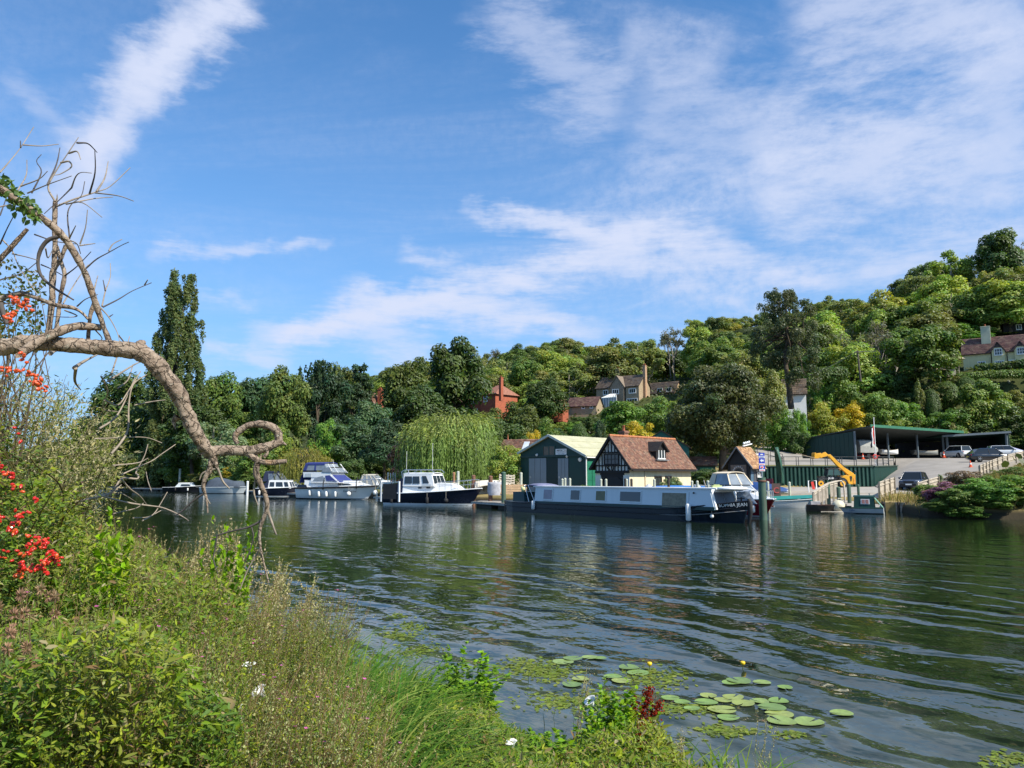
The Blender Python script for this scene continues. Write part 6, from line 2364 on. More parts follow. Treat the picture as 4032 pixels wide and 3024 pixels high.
def navy_cruiser():
	b = Boat('wheelhouse_cruiser','dark navy hulled motor cruiser with white wheelhouse and roof rack, left of the narrowboat',1712,1988,9.0,27,'cruiser')
	L,B = b.L,3.0
	b.hull(B,.95,1.40,M_NAVY,rake=.9,stern=.88,fine=2.4,strake=(M_GEL,.045,0.0),stripe=(M_GEL,-.03,.16))
	c = Cab(b,-L / 2 + 2.0,L / 2 - 1.7,B - .7,1.3,1.0,1.75,.0,.9,.10,z0f=1.25,z1f=1.72,camber=.07)
	c.build('coachroof',M_GEL)
	for a in (.30,.46):
		c.win(quad(a,a + .07,.42,.60),M_WINDOW,'port_light')
	w = Cab(b,-L / 2 + 2.0,.55,B - .75,B - 1.0,1.55,2.55,.0,.35,.14,camber=.10)
	w.build('wheelhouse',M_GEL)
	w.win(quad(.06,.30,.22,.82),M_WINDOW,'window')
	w.win(quad(.33,.56,.22,.82),M_WINDOW,'window')
	w.win([(.66,.25),(.86,.25),(.80,.85),(.66,.85)],M_WINDOW,'window')
	w.front([quad(.06,.34,.2,.88),quad(.38,.62,.2,.88),quad(.66,.94,.2,.88)],M_WINDOW)
	# aft shelter, roof rack
	a = MB()
	a.slab([(-L / 2 + .95,-1.0,1.0),(-L / 2 + 2.0,-1.05,1.0),(-L / 2 + 2.0,-1.05,2.2),(-L / 2 + 1.7,-1.0,2.2)],-.03)
	a.slab([(-L / 2 + .95,1.0,1.0),(-L / 2 + 2.0,1.05,1.0),(-L / 2 + 2.0,1.05,2.2),(-L / 2 + 1.7,1.0,2.2)],.03)
	a.build('aft_screen',M_NAVYCANVAS,b.root)
	k = MB()
	for y in (-.95,.95):
		k.tube([(-L / 2 + 1.9,y,2.1),(-L / 2 + 1.75,y,2.75),(-L / 2 + 2.1,y,2.92),(.1,y * .9,2.92),(.45,y * .8,2.68)],.035,5)
		k.tube([(-L / 2 + 2.5,y,2.6),(-L / 2 + 2.4,y,2.92)],.03,5)
	for x in (-2.2,-1.2,-.2):
		k.tube([(x,-.93,2.92),(x,.93,2.92)],.03,5)
	k.build('roof_rack',M_CHROME,b.root)
	k = MB()
	k.tube([(-2.5,-.6,2.9),(-2.5,-.6,4.5)],.015,4)
	k.tube([(-.6,.5,2.9),(-.6,.5,5.2)],.015,4)
	k.build('aerial',M_GEL,b.root)
	p = MB()
	p.slab([(-.55,-(B / 2 - .28),1.55),(.35,-(B / 2 - .34),1.55),(.35,-(B / 2 - .36),1.72),(-.55,-(B / 2 - .30),1.72)],-.02)
	p.build('name_plate',M_GELGREY,b.root)
	b.rail(1.2,L / 2 - .3,.75,.10,6,mid=True)
	bx = MB()
	bx.box((-L / 2 + .7,.2,1.12),(.7,.8,.3))
	bx.build('deck_locker',M_GELGREY,b.root)
	for i,(x,r) in enumerate(((-3.4,.14),(.2,.14),(1.9,.20))):
		b.fender(x,.42,r,.55,['black fender near the stern of the navy wheelhouse cruiser','black fender amidships on the navy wheelhouse cruiser','black ball fender towards the bow of the navy wheelhouse cruiser'][i],ball=i == 2,m=M_RUBBER)
def small_boats():
	# far left white cruiser
	b = Boat('white_cruiser','white motor cruiser at the far left end of the pontoon behind bare twigs',447,1926,7.6,6,'cruiser')
	b.hull(2.5,.95,1.25,M_GEL,rake=1.0,stripe=(M_NAVY,.0,.12))
	c = Cab(b,-2.8,2.2,2.0,1.0,.95,1.75,.2,1.2,.15)
	c.build('cabin',M_GEL)
	c.win(quad(.2,.7,.35,.75))
	c.front([quad(.08,.92,.1,.85)])
	c = Cab(b,-3.6,-1.2,2.0,1.9,1.2,2.1,.1,.5,.2)
	c.build('canopy',M_GREYCANVAS)
	b.rail(.5,3.5,.5)
	# covered white cruiser
	b = Boat('covered_cruiser','white cruiser under a dark blue cover beside the green mooring pile',690,1925,8.0,8,'cruiser')
	b.hull(2.6,.95,1.2,M_GEL,rake=1.2,strake=(M_GELGREY,.06,-.1))
	c = Cab(b,-1.0,3.0,2.2,1.0,.98,1.65,.0,1.6,.2)
	c.build('cabin',M_GEL)
	c.win(quad(.2,.7,.3,.6))
	k = MB()
	k.loft([[Vector((x,y * w,z + h)) for y,z in ((-1,0),(-.6,.5),(0,.75),(.6,.5),(1,0))] for x,w,h in ((-3.9,.95,1.0),(-2.6,1.15,1.3),(-.6,1.1,1.45),(1.2,.7,1.15))],True,closed=False)
	k.build('cover',M_NAVYCANVAS,b.root)
	k = MB()
	k.loft([[Vector((x,y * .5 + 1.1,z)) for y,z in ((-1,1.2),(-.5,1.75),(.5,1.75),(1,1.2))] for x in (-.2,2.4)],True,closed=False)
	k.build('tender_cover',M_GEL,b.root)
	# dark hulled small cruiser
	b = Boat('black_cruiser','low black hulled cruiser with white coachroof in front of the covered cruiser',728,1937,6.6,10,'cruiser')
	b.hull(2.3,.72,1.0,M_BLACKHULL,rake=1.0,strake=(M_GEL,.035,.0))
	c = Cab(b,-1.2,2.4,1.9,.9,.74,1.35,.5,1.1,.2)
	c.build('cabin',M_GELGREY,M_GEL)
	c.win(quad(.25,.75,.3,.75))
	c.front([quad(.08,.92,.15,.85)])
	b.fender(-.9,.40,.11,.45,'black fender amidships on the low black cruiser',m=M_RUBBER)
	b.fender(1.1,.40,.11,.45,'white fender towards the bow of the low black cruiser')
	# grey boat with slate tarpaulin
	b = Boat('tarpaulined_boat','grey open boat under a tall slate blue tarpaulin',886,1943,7.0,14,'boat')
	b.hull(2.4,.85,.95,M_GELGREY,rake=.5,stern=.9,stripe=(M_NAVY,-.02,.06),strake=(M_GELGREY,.05,0))
	k = MB()
	rings = []
	for x,w,h in ((-2.4,1.05,.92),(-2.25,1.0,1.95),(-1.4,.9,2.25),(.2,.85,2.05),(1.3,.8,1.75),(2.6,.75,1.75),(2.75,.8,.95)):
		rings.append([Vector((x + rnd.uniform(-.05,.05),y * w,.85 + (h - .85) * z + rnd.uniform(-.03,.03))) for y,z in ((-1.12,0),(-1.02,.7),(-.55,.97),(0,1.04),(.55,.97),(1.02,.7),(1.12,0))])
	k.loft(rings,True,closed=False)
	k.build('tarpaulin',M_SLATECANVAS,b.root)
	b.fender(-2.6,.45,.12,.5,'white fender at the stern of the tarpaulined grey boat')
	# navy boat with white wheelhouse
	b = Boat('navy_dayboat','small navy day boat with white wheelhouse and sloping blue front cover',1098,1954,5.6,12,'boat')
	b.hull(2.2,.95,1.15,M_NAVY,rake=.6,stern=.92,fine=2.8,strake=(M_GEL,.04,0),stripe=(M_GEL,-.02,.06))
	c = Cab(b,-1.0,1.9,1.8,1.4,.95,1.85,.05,.4,.15)
	c.build('wheelhouse',M_GEL)
	c.win(quad(.06,.28,.25,.85))
	c.win(quad(.36,.68,.25,.85))
	c.win(quad(.76,.94,.25,.85))
	c.front([quad(.08,.46,.2,.88),quad(.54,.92,.2,.88)])
	k = MB()
	k.prism([(-2.55,-.9,.95),(-1.0,-.92,.95),(-1.0,-.92,1.8)],(0,1.84,0))
	k.build('stern_cover',M_NAVYCANVAS,b.root)
	b.fender(-2.0,.45,.13,.55,'white fender at the stern of the small navy day boat')
	b.fender(-1.2,.45,.13,.55,'second white fender on the small navy day boat, under its cover')
	# grey-white cruiser behind with navy canopy
	b = Boat('navy_canopy_cruiser','white cruiser with tall navy canopy behind the small navy day boat',1105,1944,8.0,12,'cruiser')
	b.o.y += 2.8
	b.root.location = b.o
	b.hull(2.7,1.05,1.35,M_GEL,rake=1.2,strake=(M_NAVY,.05,-.05))
	c = Cab(b,-2.2,2.8,2.2,1.0,1.05,1.8,.0,1.5,.2,z1f=1.6)
	c.build('cabin',M_GEL)
	c.win(quad(.3,.75,.3,.7))
	c = Cab(b,-3.3,-.1,2.1,1.9,1.7,3.0,.2,1.2,.25,camber=.12)
	c.build('canopy',M_NAVYCANVAS)
	c.win(quad(.30,.60,.15,.85),M_CLEAR)
	c.win([(.65,.1),(.95,.1),(.88,.85),(.65,.85)],M_CLEAR)
	c.front([quad(.05,.46,.1,.9),quad(.54,.95,.1,.9)],M_CLEAR)
	b.rail(1.0,3.9,.7,mid=True)
	k = MB()
	k.tube([(-1.5,.5,3.0),(-1.5,.5,4.3)],.015,4)
	k.build('aerial',M_GEL,b.root)
	# beige canopy cruiser behind the big white one
	b = Boat('beige_canopy_cruiser','white sports cruiser with beige framed canopy behind the bow of the large white cruiser',1497,1944,7.6,16,'cruiser')
	b.o.y += 3.5
	b.root.location = b.o
	b.hull(2.6,1.15,1.35,M_GEL,rake=1.2,strake=(M_GELGREY,.05,-.05))
	c = Cab(b,-.8,3.0,2.2,.9,1.2,1.75,.0,1.6,.2)
	c.build('cabin',M_GEL)
	c.win(quad(.3,.7,.3,.65))
	M_BEIGE = mat('beige_canvas',(0.50,0.47,0.40),.85,.1,3)
	c = Cab(b,-3.6,.6,2.2,1.9,1.2,2.55,.35,1.9,.3,camber=.15)
	c.build('canopy',M_CLEAR,M_BEIGE)
	for a in (0.02,.30,.56,.80):
		c.win([(a,0),(a + .07,0),(a + .12,1),(a + .05,1)],M_BEIGE,'canopy_strip')
	b.rail(1.2,3.6,.55)
	# long blue covered day boat behind
	b = Boat('blue_covered_launch','long low launch under a blue cover behind the pontoon gate',1580,1950,8.5,14,'boat')
	b.o.y += 5
	b.root.location = b.o
	b.hull(2.3,.9,1.1,M_NAVY,rake=.8,strake=(M_GEL,.04,0))
	c = Cab(b,-3.6,2.6,1.9,1.1,.9,1.55,.1,.5,.2)
	c.build('cabin',M_GELGREY,M_BLUECANVAS)
	for a in (.2,.35,.5,.65):
		c.win(quad(a,a + .08,.4,.75),M_WINDOW)
	b = Boat('blue_canopy_dayboat','small day boat with navy canopy behind the stern of the navy wheelhouse cruiser',1618,1962,4.6,20,'boat')
	b.o.y += 3.2
	b.root.location = b.o
	b.hull(2.0,.7,.85,M_GEL,rake=.6)
	c = Cab(b,-1.8,.8,1.7,1.4,.75,2.1,.3,.9,.2,camber=.1)
	c.build('canopy',M_NAVYCANVAS,M_BLUECANVAS)
	c.win(quad(.55,.9,.3,.8),M_CLEAR)
	# red cruiser at the narrowboat's bow
	b = Boat('red_cruiser','white sports cruiser with dark red hull and framed canopy, behind the narrowboat bow',2945,2036,6.2,76,'cruiser')
	b.o = Vector((14.0,46.2,0))
	b.root.location = b.o
	M_DRED = mat('dark_red_hull',(0.19,0.008,0.020),.25,.1,1,spec=.5)
	b.hull(2.4,.92,1.05,M_DRED,rake=.9,stern=.9,fine=2.6,strake=(M_GEL,.05,.03),stripe=(M_GELGREY,-.02,.10))
	c = Cab(b,-1.0,2.8,2.1,.6,.95,1.62,.0,1.9,.15,z0f=1.02,z1f=1.40,camber=.14)
	c.build('coachroof',M_GEL)
	c.win([(.15,.42),(.42,.46),(.40,.66),(.18,.64)],M_GELGREY,'side_light')
	w = Cab(b,-2.4,.5,2.0,1.7,1.25,2.0,.1,1.1,.22,z1f=1.95)
	w.build('windscreen',M_CLEAR,M_GEL)
	for a in (.36,.66):
		w.win([(a,0),(a + .05,0),(a + .03,1),(a - .02,1)],M_GEL,'screen_post')
	w.front([quad(.02,.05,.0,1),quad(.47,.53,0,1),quad(.95,.98,0,1)],M_GEL,'screen_post')
	M_CREAMC = mat('cream_canvas',(0.66,0.56,0.42),.85,.08,3)
	cn = Cab(b,-2.6,-.3,1.9,1.6,1.85,2.5,.2,.6,.2,camber=.1)
	cn.build('canopy',M_CLEAR,M_CREAMC)
	cn.win(quad(.0,.3,.0,1),M_CREAMC,'canopy_strip')
	cn.front([quad(.0,.05,.0,1),quad(.48,.54,0,1),quad(.95,1,0,1)],M_CREAMC,'canopy_strip')
	b.rail(.6,2.9,.5,.1,6)
	b.fender(2.1,.5,.12,.45,'white fender near the bow of the dark red cruiser')
	k = MB()
	for dx in (-.35,.25):
		k.box((1.4 + dx,b.gun(1.4 + dx)[0] * .90 + .05,.62),(.40,.03,.08),rz=-.10)
	k.build('name_panel',M_GELGREY,b.root)
	# teal and white dinghy
	b = Boat('rowing_dinghy','white fibreglass dinghy with teal inside and outboard motor, pulled to the lawn edge',3128,1999,5.2,8,'dinghy')
	M_TEALB = mat('teal_paint',(0.02,0.22,0.19),.5,.1,2)
	b.hull(1.7,.50,.78,M_GEL,rake=.8,deckm=M_TEALB,fine=2.0,strake=(M_GELGREY,.035,.0))
	k = MB()
	for x in (-1.4,.0,1.2):
		k.box((x,0,.56),(.32,1.3,.06))
	k.build('thwart',M_TEALB,b.root)
	k = MB()
	k.slab([(-2.3,-.72,.58),(1.9,-.5,.80),(1.9,.5,.98),(-2.3,.78,.80)],.03)
	k.build('cover',M_TEALB,b.root)
	# outboard
	k = MB()
	k.box((-2.75,0,.80),(.42,.32,.36))
	k.box((-2.72,0,.42),(.14,.14,.6))
	k.build('outboard_motor',M_GELGREY,b.root,.03)
	# brown punt with ball buoy
	b = Boat('brown_punt','low dark brown work punt moored beside the slipway',3256,2013,2.6,20,'boat')
	b.hull(1.3,.42,.48,M_WOODDARK,rake=.3,stern=.95,deckm=mat('red_brown_deck',(0.16,0.05,0.035),.8,.3,4))
	k = MB()
	k.box((-.7,0,.56),(.6,.7,.22))
	k.build('engine_box',mat('faded_white',(0.55,0.53,0.5),.7,.2,5),b.root)
	w = GZ(3302,2014) + Vector((0,0,.33))
	t = thing('ball_buoy','big off-white ball buoy floating between the brown punt and the green cabin boat','buoy',w)
	k = MB()
	k.ball((0,0,0),.44,14,10)
	k.build('float',mat('stained_buoy',(0.62,0.58,0.42),.6,.15,3,dirt=((0.35,0.30,0.2),2,.6)),t)
	k = MB()
	k.tube([(0,0,.42),(0,0,.55),(.4,.2,.5)],.03,5)
	k.build('lug',M_ROPE,t)
	# green cabin boat on the right
	b = Boat('green_cabin_boat','little green cabin boat with pale grey hull, moored by the slipway on the right',3392,2022,3.5,-152,'boat')
	b.root.scale = (.74,.74,.74)
	M_GRN = mat('bottle_green',(0.012,0.055,0.042),.5,.15,1)
	b.hull(1.5,.52,.50,mat('pale_grey_hull',(0.46,0.50,0.52),.4,.08,1),rake=.35,stern=.95,strake=(M_GRN,.04,-.02),stripe=(M_BLACKHULL,-.02,.07),deckm=M_GRN)
	c = Cab(b,-1.1,.55,1.3,1.2,.48,1.42,.05,.06,.08,camber=.10)
	c.build('cabin',M_GRN)
	c.win(quad(.22,.66,.36,.82),M_WHITE,'window_frame')
	M_CURT = mat('curtain_red',(0.42,0.20,0.17),.6,.1)
	c.win(quad(.27,.42,.41,.77),M_CURT,'window',off=.035)
	c.win(quad(.46,.61,.41,.77),M_CURT,'window',off=.035)
	k = MB()
	k.slab([(-1.10,-.62,1.36),(-1.72,-.60,.55),(-1.72,.60,.55),(-1.10,.62,1.36)],-.03)
	k.build('spray_hood',mat('pale_green_canvas',(0.17,0.36,0.28),.8,.1,2),b.root)
	k = MB()
	k.box((1.0,.1,.56),(.5,.6,.16))
	k.build('locker',M_NAVY,b.root)
	k = MB()
	k.cyl((-.7,0,1.46),(-.7,0,1.7),.04,6)
	k.box((-.7,0,1.70),(.12,.26,.06))
	k.build('roof_lamp',M_CHROME,b.root)
	put_text('Puffin',.20,mat('blue_lettering',(0.05,0.10,0.25),.5),b.root,(.7,b.gun(.7)[0] * .93 + .05,.28),(R(96),0,R(180)))
narrowboat()
big_cruiser()
navy_cruiser()
small_boats()
# ------------------------------------------------------------------ pontoons, piles, gangways
def pontoon(p0,p1,w,label,posts=0):
	"""floating walkway between two water points: each deck board a part, fascia and floats beneath"""
	a,b = Vector(p0),Vector(p1)
	d = b - a
	L = d.length
	d.normalize()
	r = thing('pontoon',label,'pontoon',(a.x,a.y,0),math.atan2(d.y,d.x),'pontoons of the marina')
	n = max(int(L / .42),2)
	mb = MB()
	mb.box((0,w / 2,.42),(L / n * .93,w,.05))
	me = mb.mesh('plank',M_DECKWOOD)
	for i in range(n):
		link('plank',me,r,(L * (i + .5) / n,0,rnd.uniform(-.006,.006)))
	mb = MB()
	mb.bar((0,.03,.33),(L,.03,.33),.08,.13)
	mb.bar((0,w - .03,.33),(L,w - .03,.33),.08,.13)
	mb.build('fascia',mat('pale_fascia',(0.40,0.38,0.34),.8,.2,3),r)
	k = max(int(L / 2.5),1)
	for i in range(k):
		q = MB()
		q.box((L * (i + .5) / k,w / 2,.08),(L / k * .7,w * .8,.44))
		q.build('float',M_WOODDARK,r)
	return r
def pile(u,v0,vt,r,m,label,Y=None,cap=None,group='mooring piles along the far bank'):
	p = GZ(u,v0,0) if Y is None else XYZ(u,Y,0)
	z = P(u,vt,p.y).z
	t = thing('mooring_pile',label,'post',(p.x,p.y,0),0,group)
	mb = MB()
	mb.tube([(0,0,-1.2),(0,0,z)],[r,r * .97],12)
	mb.build('shaft',m,t)
	mb = MB()
	mb.lathe([(r * 1.04,z - .06),(r * 1.04,z),(r * .6,z + .05),(0.01,z + .07)],12)
	mb.build('cap',cap or m,t)
	return t
pontoon(GZ(520,1931),GZ(770,1936),1.6,'pontoon behind the bare twigs at far left')
pontoon(GZ(955,1943),GZ(1062,1949),1.5,'short pontoon between the tarpaulined boat and the small navy day boat')
pontoon(GZ(1130,1955),GZ(1225,1960),1.6,'pontoon left of the large white cruiser')
pontoon(GZ(1470,1973),GZ(1592,1981),1.8,'pontoon with gate between the white cruiser and the navy one')
pontoon(GZ(1855,1996),GZ(2030,2010),2.0,'pontoon at the stern of the narrowboat')
pontoon(XYZ(1870,60.5,0),XYZ(2290,58.5,0),1.6,'pontoon running behind the narrowboat to the boathouse')
pile(705,1932,1846,.20,M_PALEPILE,'tall pale green pile beside the covered cruiser at far left')
pile(1232,1958,1848,.19,M_PALEPILE,'pale green pile at the stern of the large white cruiser')
pile(1591,1972,1853,.21,M_PILE,'green pile behind the stern of the navy wheelhouse cruiser')
pile(973,1950,1896,.16,mat('white_post',(0.62,0.64,0.62),.6,.1),'short white post at the right end of the tarpaulined boat')
pile(1803,1988,1858,.12,M_PALEPILE,'thin pale post under the right edge of the willow')
pile(1864,1990,1873,.16,M_BROWNPILE,'rusty red post at the bow of the navy cruiser')
pile(1931,1996,1876,.17,M_BROWNPILE,'dark brown post in front of the upturned pale boat')
pile(1983,2004,1861,.17,M_PILE,'green pile in front of the stacked pallets')
pile(2052,1995,1863,.11,M_PALEPILE,'pale green post against the left wall of the green boat shed')
pile(1786,1980,1862,.13,mat('orange_timber',(0.33,0.17,0.09),.8,.2,3),'orange brown timber post behind the navy cruiser wheelhouse')
for i,(u,vt) in enumerate(((2214,1888),(2225,1885),(2244,1886),(2366,1889),(2386,1889),(2462,1887),(2467,1889),(2486,1888),(2576,1889),(2632,1880),(2724,1896),(2745,1896))):
	lab = ['left post of the close trio before the grey doors of the boat shed','middle post of the close trio before the boat shed','right post of the trio before the boat shed',
		 'pale post left of the boat door of the half timbered boathouse','pale post before the boat door of the half timbered boathouse','twin post at the corner of the half timbered boathouse, left one',
		 'twin post at the corner of the half timbered boathouse, right one','dark post before the sunny wall of the half timbered boathouse','post before the two dark windows of the boathouse',
		 'post right of the two boathouse windows','post left of the grey bin behind the narrowboat','second post near the grey bin behind the narrowboat'][i]
	pile(u,0,vt,.09,M_PALEPILE if i not in (5,7,9) else M_WOODDARK,lab,Y=56.5 if u < 2300 else 53.5 if u < 2560 else 52)
for i,(u,vt,Y,m) in enumerate(((2787,1895,55,M_PALEPILE),(2818,1894,55,M_PALEPILE),(2897,1894,54,M_PILE),(3022,1898,57,M_PALEPILE),(3107,1900,61,M_PALEPILE),(3258,1905,54.5,M_PILE),
								 (3299,1920,54,M_PILE),(3340,1908,55.5,M_PILE),(3377,1910,60,M_PILE))):
	lab = ['slim post before the blue boats left of the hut','slim post before the blue boats under the hut','green post just left of the red cruiser canopy','pale post right of the red cruiser canopy',
		 'pale post in the middle of the parched lawn','green slipway pile before the grey railing','green slipway pile with a curved lamp bracket beside the railing','green slipway pile left of the green cabin boat',
		 'short green slipway pile behind the green cabin boat'][i]
	pile(u,0,vt,.10 if Y > 56 or Y < 54 or u < 3200 else .14,m,lab,Y=Y,group='posts along the yard waterfront')
def signpost():
	p = GZ(3006,2047)
	r = thing('river_signpost','green river pile carrying a tall blue and white direction sign with white and red arrows','signpost',p,0)
	mb = MB()
	mb.tube([(0,0,-1.2),(0,0,P(3006,1880,p.y).z)],[.21,.205],14)
	mb.build('pile',M_PILE,r)
	z0 = P(3006,1880,p.y).z
	for z,h in ((z0 - .25,.10),):
		mb = MB()
		mb.lathe([(.215,z),(.235,z + .01),(.235,z + h),(.215,z + h + .01)],14)
		mb.build('collar',M_BROWNPILE,r)
	zt = P(3006,1783,p.y).z
	zb = P(3006,1856,p.y).z
	mb = MB()
	mb.tube([(.03,0,z0 - .1),(.03,0,zt - .1)],.035,8)
	mb.build('pole',M_CHROME,r)
	mb = MB()
	mb.tube([(-.26,0,z0 - .2),(-.26,0,z0 + .28)],.03,6)
	mb.ball((-.26,0,z0 + .3),.05,6,4)
	mb.build('marker',M_LETTER,r)
	w = 25 * p.y / FPX / 2 * .92
	M_SB = mat('sign_blue',(0.025,0.05,0.42),.4,.04)
	M_SR = mat('sign_red',(0.75,0.06,0.09),.4,.04)
	mb = MB()
	mb.box((.02,-.05,(zt + zb) / 2),(2 * w,.03,zt - zb))
	bd = mb.build('sign_board',M_SB,r)
	H = zt - zb
	def strip(f0,f1,m):
		q = MB()
		q.box((.02,-.070,zt - H * (f0 + f1) / 2),(2 * w * .94,.008,H * (f1 - f0)))
		return q.build('sign_strip',m,bd)
	strip(.17,.285,M_WHITE)
	strip(.575,.675,M_WHITE)
	strip(.885,.99,M_WHITE)
	def arrow(f,sg,m,k=1.0):
		z = zt - H * f
		a = w * .62
		q = MB()
		h = H * .055
		q.prism([(.02 + sg * a,-.068,z),(.02 + sg * a * .1,-.068,z + h * 1.5 * k),(.02 + sg * a * .1,-.068,z + h * .75 * k),(.02 - sg * a,-.068,z + h * .75 * k),
				 (.02 - sg * a,-.068,z - h * .75 * k),(.02 + sg * a * .1,-.068,z - h * .75 * k),(.02 + sg * a * .1,-.068,z - h * 1.5 * k)],(0,-.008,0))
		q.build('arrow',m,bd)
	arrow(.42,-1,M_WHITE,1.1)
	arrow(.78,1,M_WHITE,1.25)
	q = MB()
	z = zt - H * .78
	q.prism([(.02 + w * .42,-.078,z),(.02,-.078,z + H * .06),(.02,-.078,z + H * .03),(.02 - w * .42,-.078,z + H * .03),(.02 - w * .42,-.078,z - H * .03),(.02,-.078,z - H * .03),(.02,-.078,z - H * .06)],(0,-.006,0))
	q.build('arrow',M_SR,bd)
	# wording too small to read in the photograph: ruled as lines of print
	for x,f,ww,hh,m in ((0,.09,.9,.055,M_WHITE),(0,.21,1.5,.02,M_SB),(0,.245,1.5,.02,M_SB),(0,.625,1.5,.028,M_SR),(0,.937,1.4,.03,M_SR)):
		q = MB()
		q.box((.02 + x,-.078,zt - H * f),(w * ww,.006,H * hh))
		q.build('print_line',m,bd)
signpost()
# ================================================================== the boatyard: wall, railings, vehicles, fences, things lying about
M_SHEET = mat('sheet_pile_green',(0.014,0.060,0.046),.55,.12,.8,streak=((0.035,0.09,0.07),2.0,.4))
M_SHEETLIT = M_SHEET
M_RAILING = mat('dark_railing',(0.05,0.055,0.055),.6,.2,2)
M_PALEWOOD = mat('weathered_pale_timber',(0.47,0.41,0.33),.9,.18,3,bump=.5,bscale=15)
def retaining_wall():
	r = thing('retaining_wall','green corrugated sheet pile wall holding up the upper yard','wall',XYZ(3437,90,0))
	o = r.location.copy()
	a,c,e = XYZ(2965,90,0) - o,Vector((0,0,0)),XYZ(3530,100,0) - o
	for (p,q,n,zt0,zt1,zb0,zb1) in ((a,c,30,3.52,3.52,.6,.6),(c,e,24,3.52,3.72,.6,2.4)):
		d = (q - p)
		L = d.length
		d.normalize()
		nr = Vector((d.y,-d.x,0))
		w = L / n
		for i in range(n):
			x0 = p + d * (w * i)
			z0 = zb0 + (zb1 - zb0) * i / n
			z1 = zt0 + (zt1 - zt0) * i / n
			pts = [(0,.0),(.12 * w,.0),(.28 * w,.22),(.72 * w,.22),(.88 * w,.0),(w * .985,.0)]
			f = [x0 + d * s_ + nr * k for s_,k in pts]
			mb = MB()
			vs,fs = [],[]
			for k_,q_ in enumerate(f):
				vs += [Vector((q_.x,q_.y,z0)),Vector((q_.x,q_.y,z1))]
			m = len(f)
			bk = [q_ - nr * .05 for q_ in f]
			for q_ in bk:
				vs += [Vector((q_.x,q_.y,z0)),Vector((q_.x,q_.y,z1))]
			for k_ in range(m - 1):
				fs.append((2 * k_,2 * k_ + 2,2 * k_ + 3,2 * k_ + 1))
				b_ = 2 * m
				fs.append((b_ + 2 * k_,b_ + 2 * k_ + 1,b_ + 2 * k_ + 3,b_ + 2 * k_ + 2))
				fs.append((2 * k_ + 1,2 * k_ + 3,b_ + 2 * k_ + 3,b_ + 2 * k_ + 1))
			mb.add(vs,fs)
			mb.build('sheet_pile',M_SHEET,r)
		mb = MB()
		mb.bar(p + nr * .10 + Vector((0,0,zt0 + .06)),q + nr * .10 + Vector((0,0,zt1 + .06)),.42,.13)
		mb.build('capping_beam',mat('capping',(0.035,0.06,0.045),.7,.2,2),r)
	def railing(p,q,n,z0,z1,label,h=1.1):
		p,q = Vector(p),Vector(q)
		d = (q - p)
		L = d.length
		t = thing('railing',label,'railing',p + o)
		for i in range(n + 1):
			f = i / n
			for dx in ((-.13,.13) if 0 < i < n else (0,)):
				m_ = MB()
				b = (q - p) * f + d.normalized() * dx
				zb = z0 + (z1 - z0) * f
				m_.bar((b.x,b.y,zb - .1),(b.x,b.y,zb + h),.065,.065,up=d.normalized())
				m_.build('post',M_RAILING,t)
		for k in (1.0,.55):
			m_ = MB()
			e_ = q - p
			m_.bar((0,0,z0 + h * k),(e_.x,e_.y,z1 + h * k),.055,.07)
			m_.build('rail',M_RAILING,t)
	up = Vector((0,.35,0))
	railing(a + Vector((2.0,.35,0)),c + Vector((-.1,.35,0)),7,3.6,3.6,'dark railing along the front of the upper yard above the green wall')
	railing(c + Vector((.1,.35,0)),e + Vector((-.2,.1,0)),4,3.6,3.85,'dark railing returning along the top of the ramp')
	railing(XYZ(2930,92,0) - o,XYZ(3085,90.6,0) - o,3,5.15,3.9,'dark handrail sloping down behind the hut')
